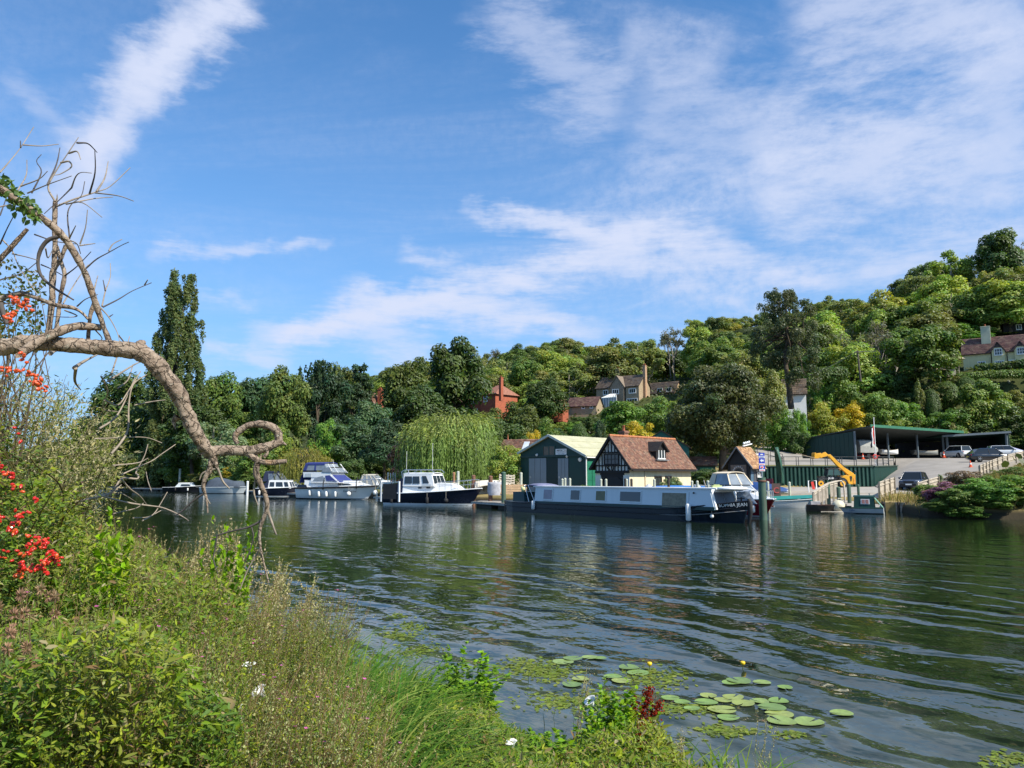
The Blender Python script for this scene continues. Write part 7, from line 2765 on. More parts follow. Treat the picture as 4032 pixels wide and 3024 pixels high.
def telehandler():
	Y = 85.0
	p = XYZ(3270,Y,1.15)
	r = thing('telehandler','yellow telehandler with black cab and raised boom parked before the green wall','telehandler',p)
	def q(x,y,dy=0.0):
		w = hit(3180 + x / 9.2167,1760 + y / 9.2167,p + Vector((0,dy,0)),(0,1,0))
		return Vector((w.x - p.x,w.y - p.y,w.z - p.z))
	M_Y = mat('machine_yellow',(0.72,0.36,0.02),.4,.08,1.5,dirt=((0.45,0.23,0.04),2,.4),spec=.5)
	M_K = mat('machine_black',(0.02,0.022,0.025),.5,.15,2)
	def plate(pts,depth,m,name,dy=0.0,parent=None,bevel=.02):
		mb = MB()
		mb.prism([q(x,y,dy) for x,y in pts],(0,depth,0))
		return mb.build(name,m,parent or r,bevel)
	plate([(480,1060),(1180,1060),(1330,1180),(1640,1180),(1640,1380),(1420,1340),(1130,1250),(980,1200),(560,1180)],1.3,M_K,'chassis',.15)
	cab = plate([(705,1040),(745,800),(1100,790),(1180,880),(1230,1040)],1.0,M_K,'cab',.0)
	plate([(725,1025),(765,820),(925,815),(925,1025)],.02,glass_mat('cab_glass',(0.05,0.10,0.10),.08),'cab_window',-.02,cab,0)
	plate([(965,1025),(965,815),(1090,810),(1150,890),(1190,1025)],.02,glass_mat('cab_glass'),'cab_window',-.02,cab,0)
	plate([(690,800),(690,765),(1040,760),(1250,790),(1250,815)],1.05,M_K,'cab_roof',-.02,cab)
	for x,y in ((462,1295),(1255,1345)):
		for dy in (-.25,1.25):
			c = q(x,y,dy)
			rad = .47
			c.z = rad
			mb = MB()
			prof = [(rad * .60,-.19),(rad * .93,-.19),(rad,-.13),(rad,.13),(rad * .93,.19),(rad * .60,.19)]
			rings = [[c + Vector((k * math.cos(a),yy,k * math.sin(a))) for a in [2 * PI * i / 20 for i in range(20)]] for k,yy in prof]
			mb.loft(rings,True,False,False)
			w = mb.build('wheel',M_RUBBER,r)
			mb = MB()
			for yy in (-.20,.14):
				mb.cyl(c + Vector((0,yy,0)),c + Vector((0,yy + .06,0)),rad * .64,16)
			mb.build('rim',M_Y,w)
			mb = MB()
			mb.cyl(c + Vector((0,-.23,0)),c + Vector((0,-.19,0)),rad * .22,10)
			mb.build('hub',M_K,w)
	plate([(380,1190),(400,1130),(520,1110),(620,1150),(640,1200)],.5,M_K,'mudguard',-.4)
	plate([(1130,1180),(1180,1120),(1300,1110),(1400,1180),(1440,1260),(1400,1300),(1330,1200),(1250,1160)],.5,M_K,'mudguard',-.4)
	plate([(1230,1110),(1320,1030),(1520,1035),(1660,990),(1735,1000),(1745,1350),(1600,1355),(1500,1340),(1430,1200),(1330,1120)],1.5,M_Y,'engine_cover',.05)
	plate([(1535,1060),(1590,1050),(1620,1090),(1600,1240),(1570,1240)],.03,M_K,'grille',.015,None,0)
	plate([(1665,1120),(1735,1110),(1740,1320),(1665,1330)],.03,mat('orange_lamp',(0.75,0.30,0.05),.3),'tail_lamp',.01,None,0)
	# boom
	bm = plate([(770,330),(850,290),(1330,740),(1680,960),(1660,1010),(1480,1010),(1290,850),(1060,660)],.36,M_Y,'boom',.5)
	plate([(690,280),(830,265),(960,420),(840,450)],.28,M_Y,'inner_boom',.54,bm)
	plate([(470,270),(620,185),(660,190),(760,290),(690,340),(560,370),(500,400),(470,390)],.30,M_Y,'boom_head',.53,bm)
	plate([(255,215),(300,200),(310,240),(440,225),(490,210),(490,360),(400,420),(300,415),(245,430)],.9,M_Y,'carriage',.25,bm)
	plate([(1060,810),(1050,770),(1310,770),(1340,800),(1230,830),(1120,850)],.28,M_Y,'lift_bracket',.52,bm)
	for dy in (.3,1.0):
		mb = MB()
		mb.bar(q(260,400,dy),q(-420,235,dy),.14,.06)
		mb.build('fork',mat('steel_fork',(0.35,0.28,0.2),.5,.2,3),r)
	mb = MB()
	mb.tube([q(870,300,.68),q(1400,770,.68),q(1640,950,.68)],.035,6)
	mb.build('hydraulic_hose',M_K,bm)
	put_text('JCB',.30,M_WHITE,r,q(850,1130,.13),(PI / 2,0,0),'lettering',bold=True,sx=1.3)
	mb = MB()
	mb.tube([q(1690,960,.6),q(1700,890,.6)],.02,5)
	mb.ball(q(1740,890,.5),(.14,.03,.10),8,5)
	mb.build('mirror',M_K,r)
def car(name,label,loc,rz,L,W,H,col,suv=True,glassf=(.23,.93),plate=True,rough=.18,coupe=0.0):
	"""x forward; body shell lofted along its length, glasshouse, wheels, lamps"""
	r = thing(name,label,'car',loc,rz)
	M_C = mat('paint_' + name + str(int(col[0] * 1000)) + str(int(L * 100)),col,rough,.03,1,spec=.6,coat=.8)
	belt = H * (.60 if suv else .62)
	gc = .20 * H / 1.75
	st = [(0,.30 * H,.42 * H,.80),(.02,.18 * H,.50 * H,.90),(.10,gc,belt * .90,.97),(.27,gc,belt * .98,1.0),(.35,gc,belt,1.0),(.70,gc,belt * 1.0,1.0),(.90,gc,belt * 1.0,.97),
		 (.975,.20 * H,belt * .96,.92),(1.0,.30 * H,belt * .86,.86)]
	rings = []
	for t,z0,z1,w in st:
		x = L / 2 - t * L
		h = W / 2 * w
		rings.append([Vector(p) for p in ((x,-h * .86,z0),(x,-h,z0 + (z1 - z0) * .28),(x,-h,z0 + (z1 - z0) * .70),(x,-h * .93,z1),(x,-h * .5,z1 + .025),(x,h * .5,z1 + .025),(x,h * .93,z1),
										 (x,h,z0 + (z1 - z0) * .70),(x,h,z0 + (z1 - z0) * .28),(x,h * .86,z0))])
	mb = MB()
	mb.loft(rings,True)
	body = mb.build('body',M_C,r)
	# glasshouse
	a,b = glassf
	x0,x1 = L / 2 - a * L,L / 2 - b * L
	xt0,xt1 = x0 - .16 * L,x1 + (.05 + coupe) * L
	hb,ht = W / 2 * .93,W / 2 * .74
	rt = H - .03
	def ring(x,z,h):
		return [Vector((x,-h,z)),Vector((x,h,z))]
	B = [Vector((x0,-hb,belt - .02)),Vector((x0,hb,belt - .02)),Vector((x1,hb * .95,belt - .02)),Vector((x1,-hb * .95,belt - .02))]
	T = [Vector((xt0,-ht,rt)),Vector((xt0,ht,rt)),Vector((xt1,ht * .92,rt * .985)),Vector((xt1,-ht * .92,rt * .985))]
	mb = MB()
	mb.add(B + T,[(0,1,5,4),(1,2,6,5),(2,3,7,6),(3,0,4,7)])
	mb.build('glasshouse',glass_mat('car_glass',(0.015,0.018,0.02),.03),r)
	mb = MB()
	c = (T[0] + T[1] + T[2] + T[3]) / 4
	up = Vector((0,0,.05))
	o = [c + (p - c) * 1.03 for p in T]
	i_ = [c + (p - c) * .86 + up for p in T]
	mb.add(o + i_,[(0,1,5,4),(1,2,6,5),(2,3,7,6),(3,0,4,7),(4,5,6,7),(3,2,1,0)])
	mb.build('roof',M_C,r)
	for k,(p,q_) in enumerate(((B[0],T[0]),(B[1],T[1]),(B[2],T[2]),(B[3],T[3]))):
		mb = MB()
		mb.tube([p,q_],[.055,.045],5)
		mb.build('pillar',M_C,r)
	for sg in (-1,1):
		mb = MB()
		f = .46
		p = B[0 if sg < 0 else 1].lerp(B[3 if sg < 0 else 2],f)
		q_ = T[0 if sg < 0 else 1].lerp(T[3 if sg < 0 else 2],f)
		mb.tube([p,q_],[.045,.04],5)
		mb.build('pillar',M_RUBBER,r)
		mb = MB()
		mb.ball((x0 - .25,sg * (W / 2 + .08),belt + .08),(.10,.13,.09),8,5)
		mb.build('mirror',M_C,r)
		for t in (.185,.80):
			x = L / 2 - t * L
			R_ = .205 * H
			y = sg * (W / 2 - .10)
			mb = MB()
			prof = [(R_ * .66,.11),(R_ * .95,.12),(R_,.07),(R_,-.10),(R_ * .9,-.12)]
			rg = [[Vector((x + k * math.cos(2 * PI * i / 18),y + sg * yy,R_ + k * math.sin(2 * PI * i / 18))) for i in range(18)] for k,yy in prof]
			mb.loft(rg,True,False,False)
			w = mb.build('wheel',M_RUBBER,r)
			mb = MB()
			mb.cyl((x,y + sg * .02,R_),(x,y + sg * .085,R_),R_ * .67,14)
			for k in range(5):
				aa = 2 * PI * k / 5
				mb.bar((x,y + sg * .10,R_),(x + R_ * .62 * math.cos(aa),y + sg * .09,R_ + R_ * .62 * math.sin(aa)),.06,.03,up=(0,1,0))
			mb.build('rim',mat('alloy',(0.45,0.45,0.46),.3,.05,metal=.7),w)
			mb = MB()
			mb.cyl((x,y - sg * .02,R_),(x,sg * (W / 2 - .012),R_),R_ * 1.16,18)
			mb.build('wheel_arch',M_RUBBER,r)
		for (xx,z,m,nm) in ((L / 2 - .035 * L,belt * .80,mat('headlamp_glass',(0.55,0.58,0.6),.1),'headlight'),(-L / 2 + .012 * L,belt * .84,mat('tail_red',(0.35,0.01,0.01),.2),'tail_light')):
			mb = MB()
			mb.box((xx,sg * W * .37,z),(.10,.30,.13))
			mb.build(nm,m,r,.02)
	mb = MB()
	mb.box((L / 2 - .012,0,belt * .72),(.05,W * .46,.16))
	mb.build('grille',M_RUBBER,r)
	mb = MB()
	mb.box((L / 2 + .0,0,belt * .45),(.04,W * .8,.18))
	mb.build('lower_grille',M_RUBBER,r)
	for sx in (1,-1):
		mb = MB()
		mb.box((sx * (L / 2 + .015),0,belt * (.50 if sx > 0 else .62)),(.03,.52,.115))
		mb.build('number_plate',mat('plate_white',(0.8,0.8,0.78),.4) if sx > 0 else mat('plate_yellow',(0.7,0.55,0.05),.4),r)
	return r
def cone(u,v,label,Y):
	p = P(u,v,Y)
	t = thing('traffic_cone',label,'traffic cone',p,0,'traffic cones in the yard')
	mb = MB()
	mb.box((0,0,.03),(.42,.42,.06))
	mb.build('base',mat('cone_orange',(0.75,0.10,0.03),.5),t)
	mb = MB()
	mb.lathe([(.17,.05),(.115,.32),(.085,.48),(.03,.80)],12)
	b = mb.build('cone',mat('cone_orange',(0.75,0.10,0.03),.5),t)
	mb = MB()
	mb.lathe([(.120,.33),(.088,.49)],12)
	mb.build('stripe',M_WHITE,b)
def fence(pts,h,label,pale_w=.13,gap=.02,post_every=2.2,m=None,rails=True,name='picket_fence'):
	"""close-boarded fence along ground points; every pale a part"""
	m = m or M_PALEWOOD
	p = [Vector(q) for q in pts]
	t = thing(name,label,'fence',p[0])
	mesh = None
	for a,b in zip(p[:-1],p[1:]):
		d = b - a
		L = Vector((d.x,d.y,0)).length
		n = max(int(L / (pale_w + gap)),1)
		ang = math.atan2(d.y,d.x)
		if mesh is None:
			mb = MB()
			mb.box((0,0,h / 2),(pale_w,.03,h))
			mesh = mb.mesh('pale',m)
		for i in range(n):
			q = a + d * ((i + .5) / n) - p[0]
			o = link('pale',mesh,t,q + Vector((0,0,rnd.uniform(-.02,.02))))
			o.rotation_euler = (0,0,ang)
		k = max(int(L / post_every),1)
		nr = Vector((d.y,-d.x,0)).normalized() * .09
		for i in range(k + 1):
			q = a + d * (i / k) - p[0] + nr
			mb = MB()
			mb.bar((q.x,q.y,q.z - .3),(q.x,q.y,q.z + h + .08),.11,.11,up=d.normalized())
			mb.build('post',mat('fence_post',(0.30,0.26,0.20),.9,.2,3),t)
		mb = MB()
		q0,q1 = a - p[0] + nr * .6,b - p[0] + nr * .6
		for kz in (.25,.80,1.0):
			mb.bar(q0 + Vector((0,0,h * kz)),q1 + Vector((0,0,h * kz)),.05,.08)
		mb.build('rails',m,t)
	return t
retaining_wall()
telehandler()
car('estate_car','dark slate blue four by four facing the river at the bottom of the ramp',XYZ(3598,70.5,1.17),R(-130),4.2,1.85,1.62,(0.030,0.036,0.055))
car('coupe_car','black sports utility car parked side-on at the top of the ramp',P(3893,1818,95),R(-6),4.9,1.95,1.66,(0.012,0.013,0.018),coupe=.10)
car('silver_car','silver hatchback parked behind the black sports utility car',P(3955,1800,100),R(-14),4.3,1.8,1.5,(0.50,0.52,0.54),suv=False)
car('white_car','white four by four seen from behind under the boat store roof',XYZ(3773,110,5.0),R(100),4.6,1.9,1.78,(0.66,0.67,0.66))
cone(3717,1801,'orange and white cone beside the last post of the boat store',106)
cone(3822,1840,'orange and white cone in front of the black sports utility car',88)
cone(3398,1808,'orange cone under the covered boat in the store',104)
# fences and rails
fence([P(3855,1870,69),P(3905,1845,76),P(3965,1822,82),P(4060,1797,87)],.80,'pale close boarded fence climbing beside the ramp at the right edge')
fence([GZ(3460,1968,.66),XYZ(3517,63,1.0)],1.25,'short weathered picket fence between slipway and parched lawn')
fence([XYZ(3606,55,.66),XYZ(3650,56,.9),XYZ(3690,58,1.1)],1.2,'pale board fence in front of the dark slate four by four')
def ramp_railing():
	pts = [XYZ(3199,52.5,.15),XYZ(3232,53.5,.50),XYZ(3262,54.5,.78),XYZ(3295,56,.92)]
	t = thing('slipway_railing','pale boarded timber handrail rising beside the slipway','railing',pts[0])
	o = pts[0]
	n = 0
	for a,b in zip(pts[:-1],pts[1:]):
		for k in range(2):
			q = a.lerp(b,k / 2) - o
			mb = MB()
			mb.bar((q.x,q.y,q.z - .5),(q.x,q.y,q.z + 1.1),.12,.12,up=(1,0,0))
			mb.build('post',mat('fence_post',(0.30,0.26,0.20),.9),t)
		for k in range(5):
			q = a.lerp(b,(k + .5) / 5) - o
			mb = MB()
			d = (b - a).normalized()
			mb.bar((q.x,q.y + .05,q.z + .12),(q.x,q.y + .05,q.z + .88),.19,.03,up=(0,1,0))
			mb.build('board',M_PALEWOOD,t)
		mb = MB()
		mb.bar(a - o + Vector((0,0,1.1)),b - o + Vector((0,0,1.1)),.16,.09)
		mb.bar(a - o + Vector((0,0,.95)),b - o + Vector((0,0,.95)),.05,.09)
		mb.build('handrail',M_PALEWOOD,t)
	e = pts[-1] - o
	mb = MB()
	mb.tube([e + Vector((0,0,1.1)),e + Vector((.35,.1,1.12)),e + Vector((.55,.15,.9)),e + Vector((.58,.15,-.6))],.06,6)
	mb.build('end_post',M_PALEWOOD,t)
ramp_railing()
def flagpole():
	p = P(3451,1835,93)
	t = thing('flagpole','white flagpole with limp red and white flag in front of the boat store','flagpole',p)
	h = P(3450,1648,93).z - p.z
	mb = MB()
	mb.tube([(0,0,-.3),(0,0,h)],[.06,.045],8)
	mb.ball((0,0,h + .05),.08,8,5)
	mb.build('pole',M_WHITE,t)
	f = thing('flag','limp red and white flag hanging from the white flagpole','flag',p + Vector((0,0,h - 1.1)))
	for k,(c,x0,x1) in enumerate(((M_RED,-.08,-.22),(M_WHITE,-.22,-.36),(M_NAVY,-.36,-.48))):
		mb = MB()
		rings = []
		for i in range(7):
			z = .15 - i * .36
			w = .05 * math.sin(i * 1.7 + k)
			rings.append([Vector((x0 + w,-.03 + w,z - .2 * k)),Vector((x1 + w * 1.4,.05 - w,z - .25 * k)),Vector((x1 + w * 1.4,.08 - w,z - .25 * k)),Vector((x0 + w,.0 + w,z - .2 * k))])
		mb.loft(rings,True)
		mb.build('fold',c,f)
	l = thing('life_ring_post','small red and white lifebuoy post at the foot of the flagpole','lifebuoy',P(3446,1826,92.5))
	mb = MB()
	mb.cyl((0,0,0),(0,0,1.3),.04,6)
	mb.build('post',M_WHITE,l)
	mb = MB()
	mb.tube([(.25 * math.cos(a),-.06,.85 + .25 * math.sin(a)) for a in [2 * PI * i / 14 for i in range(15)]],.06,6)
	mb.build('ring',M_RED,l)
flagpole()
def shore_hull(name,label,p,rz,L,B,H,m,tilt=(0,0),cat='boat',deckm=None,roll=0.0,group=None):
	"""a boat ashore: open hull standing on its keel, or turned over with roll"""
	t = thing(name,label,cat,p,rz,group)
	n = 10
	rings = []
	for i in range(n + 1):
		f = i / n
		x = -L / 2 + L * f
		w = B / 2 * (max(1 - abs(2 * f - 1) ** 2.6,0.02) if name in ('canoe','skiff') else (.85 + .15 * math.sin(min(f / .4,1) * PI / 2)) * (max(1 - max((f - .4) / .6,0) ** 2.2,.02)))
		k = H * (.0 + .10 * (2 * f - 1) ** 2)
		zt = H * (1 + .25 * (2 * f - 1) ** 2)
		rings.append([Vector((x,y * w,z)) for y,z in ((-1,zt),(-.88,k + (zt - k) * .45),(-.5,k + (zt - k) * .1),(0,k),(.5,k + (zt - k) * .1),(.88,k + (zt - k) * .45),(1,zt))])
	mb = MB()
	mb.loft(rings,True,False,False,closed=False)
	mb.poly(rings[0])
	h = mb.build('hull',m,t)
	h.modifiers.new('thickness','SOLIDIFY').thickness = .03
	mb = MB()
	for j in (0,6):
		mb.tube([r_[j] for r_ in rings],.03,5)
	mb.build('gunwale',deckm or M_PALEWOOD,t)
	mb = MB()
	for f in (3,6):
		y = rings[f][0].y * .9
		mb.box((rings[f][0].x,0,H * .75),(.2,abs(y) * 2,.03))
	mb.build('thwart',deckm or M_PALEWOOD,t)
	t.rotation_euler = (roll,tilt[0],rz)
	return t
M_ROWBLUE = mat('rowing_blue',(0.020,0.085,0.30),.45,.12,2,spec=.5)
shore_hull('canoe','dark green canoe standing on end against the retaining wall',P(3077,1835,87.5),R(10),4.4,1.0,.38,mat('canoe_green',(0.030,0.095,0.065),.5,.2,2),tilt=(R(-97),0),deckm=mat('canoe_trim',(0.03,0.08,0.06),.5))
for i,(u,Y,z,L,lab) in enumerate(((2800,60.0,1.05,4.4,'blue rowing boat on the bank, front one below the hut'),(2850,62,1.12,4.6,'blue rowing boat on the bank, middle one below the hut'),
									 (2905,63.5,1.18,4.4,'blue rowing boat on the bank, rear one below the hut'))):
	shore_hull('rowing_boat',lab,XYZ(u,Y,z),R(-8 + 4 * i),L,1.25,.45,M_ROWBLUE,deckm=mat('row_trim',(0.45,0.5,0.55),.5),group='blue rowing boats on the bank')
shore_hull('rowing_boat','upturned bright blue dinghy showing above the narrowboat roof',XYZ(2668,55,1.72),R(0),3.9,1.5,.60,mat('bright_blue_hull',(0.04,0.17,0.50),.4,.08,2),roll=PI)
shore_hull('rowing_boat','pale cream upturned boat leaning beside the pallets',XYZ(1938,64,1.95),R(15),3.2,1.5,.75,mat('cream_hull',(0.66,0.60,0.50),.5,.1,2),roll=R(150))
shore_hull('rowing_boat','white rowing boat on a trailer between the first two boat store posts',XYZ(3508,108.5,5.5),R(4),2.6,1.2,.6,M_WHITE)
shore_hull('rowing_boat','dim grey dinghy stored between the second and third boat store posts',XYZ(3650,115,5.6),R(4),4.0,1.5,.6,mat('store_dinghy',(0.22,0.23,0.22),.6))
shore_hull('skiff','white slim racing skiff slung along the ridge rail beside the hut',XYZ(2955,74,4.35),R(20),3.4,.5,.22,M_WHITE)
def covered_boat():
	p = XYZ(3418,105,4.9)
	t = thing('covered_boat','boat under a tall grey cover on a red trailer in the boat store','boat',p,R(8))
	mb = MB()
	rings = []
	for x,w,z0,z1 in ((-1.5,.95,.75,2.45),(-.8,1.0,.72,2.5),(.3,1.0,.72,2.5),(.9,.9,.75,1.75),(1.4,.5,.95,1.45),(1.6,.1,1.2,1.35)):
		rings.append([Vector((x,y * w,z0 + (z1 - z0) * z)) for y,z in ((-1,0),(-1.03,.5),(-.8,.92),(0,1.03),(.8,.92),(1.03,.5),(1,0))])
	mb.loft(rings,False,closed=False)
	mb.build('cover',M_GREYCANVAS,t)
	mb = MB()
	for x in (-1.0,.9):
		mb.bar((x,-.7,0),(x,-.7,.8),.10)
		mb.bar((x,.7,0),(x,.7,.8),.10)
	mb.bar((-1.5,0,.35),(1.9,0,.35),.12)
	mb.build('trailer',mat('trailer_red',(0.30,0.03,0.03),.6),t)
	for y in (-.85,.85):
		mb = MB()
		mb.cyl((-.3,y - .08,.28),(-.3,y + .08,.28),.28,14)
		mb.build('wheel',M_RUBBER,t)
covered_boat()
def blue_tarp(u,Y,z,w,h,label,m,name='covered_dinghy'):
	p = XYZ(u,Y,z)
	t = thing(name,label,'boat',p,R(-20))
	mb = MB()
	mb.loft([[Vector((x,y * b,c * k)) for y,k in ((-1,0),(-.8,.55),(0,1),(.8,.55),(1,0))] for x,b,c in ((-w / 2,.7,h),(-w * .2,.9,h * .95),(w * .2,.75,h * .6),(w / 2,.15,h * .25))],True,closed=False)
	mb.build('cover',m,t)
	mb = MB()
	mb.loft([[Vector((x,-b,.1)),Vector((x,-b * .7,-.25)),Vector((x,b * .7,-.25)),Vector((x,b,.1))] for x,b in ((-w / 2,.75),(0,.85),(w / 2,.15))],True)
	mb.build('hull',M_GELGREY,t)
blue_tarp(3032,60.5,1.2,2.6,.75,'dinghy under a deep blue cover right of the river signpost',mat('deep_blue_cover',(0.015,0.055,0.19),.7,.1,3))
blue_tarp(4022,104,4.95,3.6,1.5,'pale lilac covered boat at the right edge behind the cars',mat('lilac_cover',(0.33,0.34,0.50),.7,.1,3))
def small_stuff():
	# leaning stack of pallets
	for k in range(2):
		p = XYZ(1985 + k * 16,62.5 + k * .25,.95)
		t = thing('pallet',['weathered pallet leaning at the left of the pair','weathered pallet leaning at the right of the pair'][k] + ' by the laurel bush','pallet',p,R(6),'pallets leaning by the laurel')
		t.rotation_euler = (R(-14),R(6 - 4 * k),R(4))
		for i in range(8):
			mb = MB()
			mb.box((0,0,.12 + i * .20),(1.05,.025,.11))
			mb.build('slat',M_PALEWOOD,t)
		for x in (-.48,0,.48):
			mb = MB()
			mb.box((x,.065,.82),(.09,.09,1.62))
			mb.build('bearer',M_PALEWOOD,t)
	t = thing('timber_crate','pale timber crate below the pallets','crate',XYZ(2012,60.2,.95),R(5))
	for i in range(4):
		mb = MB()
		mb.box((0,0,.12 + i * .19),(2.4,.9,.16))
		mb.build('plank',mat('new_timber',(0.50,0.33,0.19),.85,.15,3),t)
	t = thing('sack_heap','grey builders sack standing at the foot of the brown post','sack',XYZ(1950,60.0,.9))
	mb = MB()
	mb.loft([[Vector((w * math.cos(a) * .6,w * math.sin(a) * .5,z)) for a in [2 * PI * i / 12 for i in range(12)]] for z,w in ((0,.9),(.35,1.02),(.8,.98),(1.0,1.05),(1.02,.9),(.8,.8))],True)
	mb.build('bag',mat('woven_grey_bag',(0.42,0.42,0.45),.9,.15,4,bump=.6,bscale=6),t)
	# bins, gas bottles on the boathouse bank
	for u,c,lab in ((2553,(0.5,0.52,0.55),'white drum with blue label before the boathouse windows'),(2744,(0.42,0.45,0.46),'grey metal churn on the bank right of the half timbered boathouse')):
		t = thing('drum',lab,'drum',XYZ(u,53,1.0))
		mb = MB()
		mb.lathe([(.0,.2),(.25,.2),(.26,.25),(.26,.62),(.20,.72),(.12,.75),(.12,.82),(0,.82)],14)
		mb.build('body',mat('drum' + str(u),c,.4,.08,3),t)
		mb = MB()
		mb.lathe([(.264,.34),(.264,.52)],14)
		mb.build('band',M_ROWBLUE,t)
	# plank leaning
	t = thing('plank','bare plank leaning on the bank right of the grey churn','plank',XYZ(2790,54,.85))
	mb = MB()
	mb.bar((0,0,0),(-.35,0,1.25),.16,.04)
	mb.build('board',M_PALEWOOD,t)
	# A-board on the lawn
	p = XYZ(3054,59.5,.72)
	t = thing('sandwich_board','dark brown sandwich board with a red C on the parched lawn','sign',p,R(-16))
	mb = MB()
	mb.slab([(-.32,-.18,0),(.32,-.18,0),(.32,0,1.1),(-.32,0,1.1)],.03)
	b = mb.build('front_board',mat('sign_brown',(0.10,0.06,0.05),.7,.1,3),t)
	mb = MB()
	mb.slab([(-.32,.26,0),(.32,.26,0),(.32,.04,1.1),(-.32,.04,1.1)],-.03)
	mb.build('back_board',M_PALEWOOD,t)
	put_text('C',.62,mat('sign_c',(0.42,0.08,0.07),.6),b,(0,-.12,.55),(R(80),0,0),bold=True)
	t = thing('fire_bucket','dark red drum against the retaining wall near the canoe','drum',XYZ(3027,88.6,1.15))
	mb = MB()
	mb.lathe([(0,0),(.42,0),(.45,.1),(.45,.95),(.38,1.0),(0,1.0)],14)
	mb.build('body',mat('dull_red',(0.22,0.03,0.045),.6,.15,2),t)
	# pontoon gate
	p = GZ(1500,1975,.44)
	t = thing('marina_gate','white framed gate with dark panel on the pontoon beside the large cruiser bow','gate',p,R(-30))
	for x in (0,1.75):
		mb = MB()
		mb.bar((x,0,0),(x,0,1.55),.10,.10,up=(1,0,0))
		mb.build('post',M_WHITE,t)
	mb = MB()
	mb.box((.85,0,.78),(1.35,.04,1.15))
	mb.build('panel',M_INSIDE,t)
	mb = MB()
	mb.bar((0,0,1.45),(1.75,0,1.5),.05,.06)
	for k in range(3):
		mb.tube([(-.5 + k * .1,0,0),(-.42,0,1.0),(0,0,1.5 - k * .3)],.025,5)
	mb.build('fan_rails',M_CHROME,t)
	# slim white posts behind the cruisers
	for i,u in enumerate((1528,1538,1548,1556,1580)):
		pile(u,0,1862 + (i % 2) * 3,.05,M_WHITE,['first','second','third','fourth','fifth'][i] + ' slim white marker post from the left behind the beige canopied cruiser',Y=80,group='slim white marker posts')
	# life ring box / slipway barrier
	t = thing('barrier','white rail barrier with a small red tape at the top of the slipway','barrier',XYZ(3196,63,1.06))
	mb = MB()
	mb.tube([(-.3,0,0),(-.3,0,.95),(.35,0,.95),(.35,0,0)],.045,6)
	mb.build('frame',M_WHITE,t)
	mb = MB()
	mb.slab([(.0,-.06,.25),(.22,-.06,.25),(.10,-.06,.9),(-.1,-.06,.85)],.03)
	mb.build('tape',M_RED,t)
	# planked bank edge beside the green cabin boat
	a,c = GZ(3478,2013,0),GZ(3602,2019,0)
	d = c - a
	t = thing('timber_quay','weathered plank quay edge right of the green cabin boat','quay',a,math.atan2(d.y,d.x))
	for k in range(3):
		mb = MB()
		mb.box((d.length / 2,-.05,.10 + k * .22),(d.length,.08,.20))
		mb.build('plank',mat('quay_plank',(0.36,0.30,0.23),.9,.3,2,bump=.5,bscale=10),t)
	for k in range(4):
		mb = MB()
		mb.bar((d.length * (k + .2) / 4,-.14,-.6),(d.length * (k + .2) / 4,-.14,.66),.12,.12,up=(1,0,0))
		mb.build('stake',M_WOODDARK,t)
small_stuff()
def hillside_things():
	# utility pole and wires
	p = P(1858 * K,800 * K,135)
	pt = P(1852 * K,757 * K,135)
	t = thing('utility_pole','leaning wooden utility pole with wires on the hillside','utility pole',p)
	d = pt - p
	mb = MB()
	mb.tube([(0,0,-2),d],[.20,.15],8)
	mb.build('pole',mat('creosote',(0.10,0.085,0.07),.9,.2,2),t)
	mb = MB()
	mb.bar(d + Vector((-.7,-.2,-.35)),d + Vector((.7,-.2,-.35)),.10,.12)
	mb.build('crossarm',mat('creosote',(0.10,0.085,0.07),.9),t)
	for i in range(3):
		e = P(1985 * K,(738 + i * 5) * K,150) - p
		mb = MB()
		s = d + Vector((-.5 + i * .5,-.2,-.25))
		mb.tube([s.lerp(e,f) - Vector((0,0,1.6 * f * (1 - f))) for f in [k / 8 for k in range(9)]],.025,4)
		mb.build('wire',M_RAILING,t)
	e = P(1745 * K,812 * K,120) - p
	mb = MB()
	mb.tube([d.lerp(e,f) - Vector((0,0,1.2 * f * (1 - f))) for f in [k / 8 for k in range(9)]],.025,4)
	mb.build('wire',M_RAILING,t)
	# parasols and low table roof on the cottage terrace
	for (u,v,w,Y,lab) in ((2070,773,27,139,'cream parasol on the terrace nearest the cream cottage'),(2030,797,30,136,'half folded cream parasol lower on the terrace left of the other')):
		pp = P(u * K,v * K,Y)
		t = thing('parasol',lab,'parasol',pp - Vector((0,0,2.3)),0,'parasols on the cottage terrace')
		rr = w * K / FPX * Y / 2
		mb = MB()
		mb.lathe([(rr,2.05),(rr * .5,2.35),(.03,2.55)],10)
		mb.lathe([(rr * .98,2.02),(.03,2.48)],10)
		mb.build('canopy',mat('parasol_cloth',(0.70,0.60,0.46),.9,.08,2),t)
		mb = MB()
		mb.cyl((0,0,-.6),(0,0,2.5),.04,6)
		mb.build('pole',M_PALEWOOD,t)
	pp = P(2040 * K,790 * K,138)
	t = thing('garden_shed','low garden shed with pale roof beside the parasols','shed',pp - Vector((0,0,1.6)),R(-20))
	mb = MB()
	mb.box((0,0,.2),(3.2,2.0,1.5))
	mb.build('wall',M_PALEWOOD,t)
	mb = MB()
	mb.slab([(-1.8,-1.3,.95),(1.8,-1.3,.95),(1.7,1.3,1.5),(-1.7,1.3,1.5)],.08)
	mb.build('roof',mat('pale_felt',(0.46,0.40,0.32),.9,.1,2),t)
hillside_things()
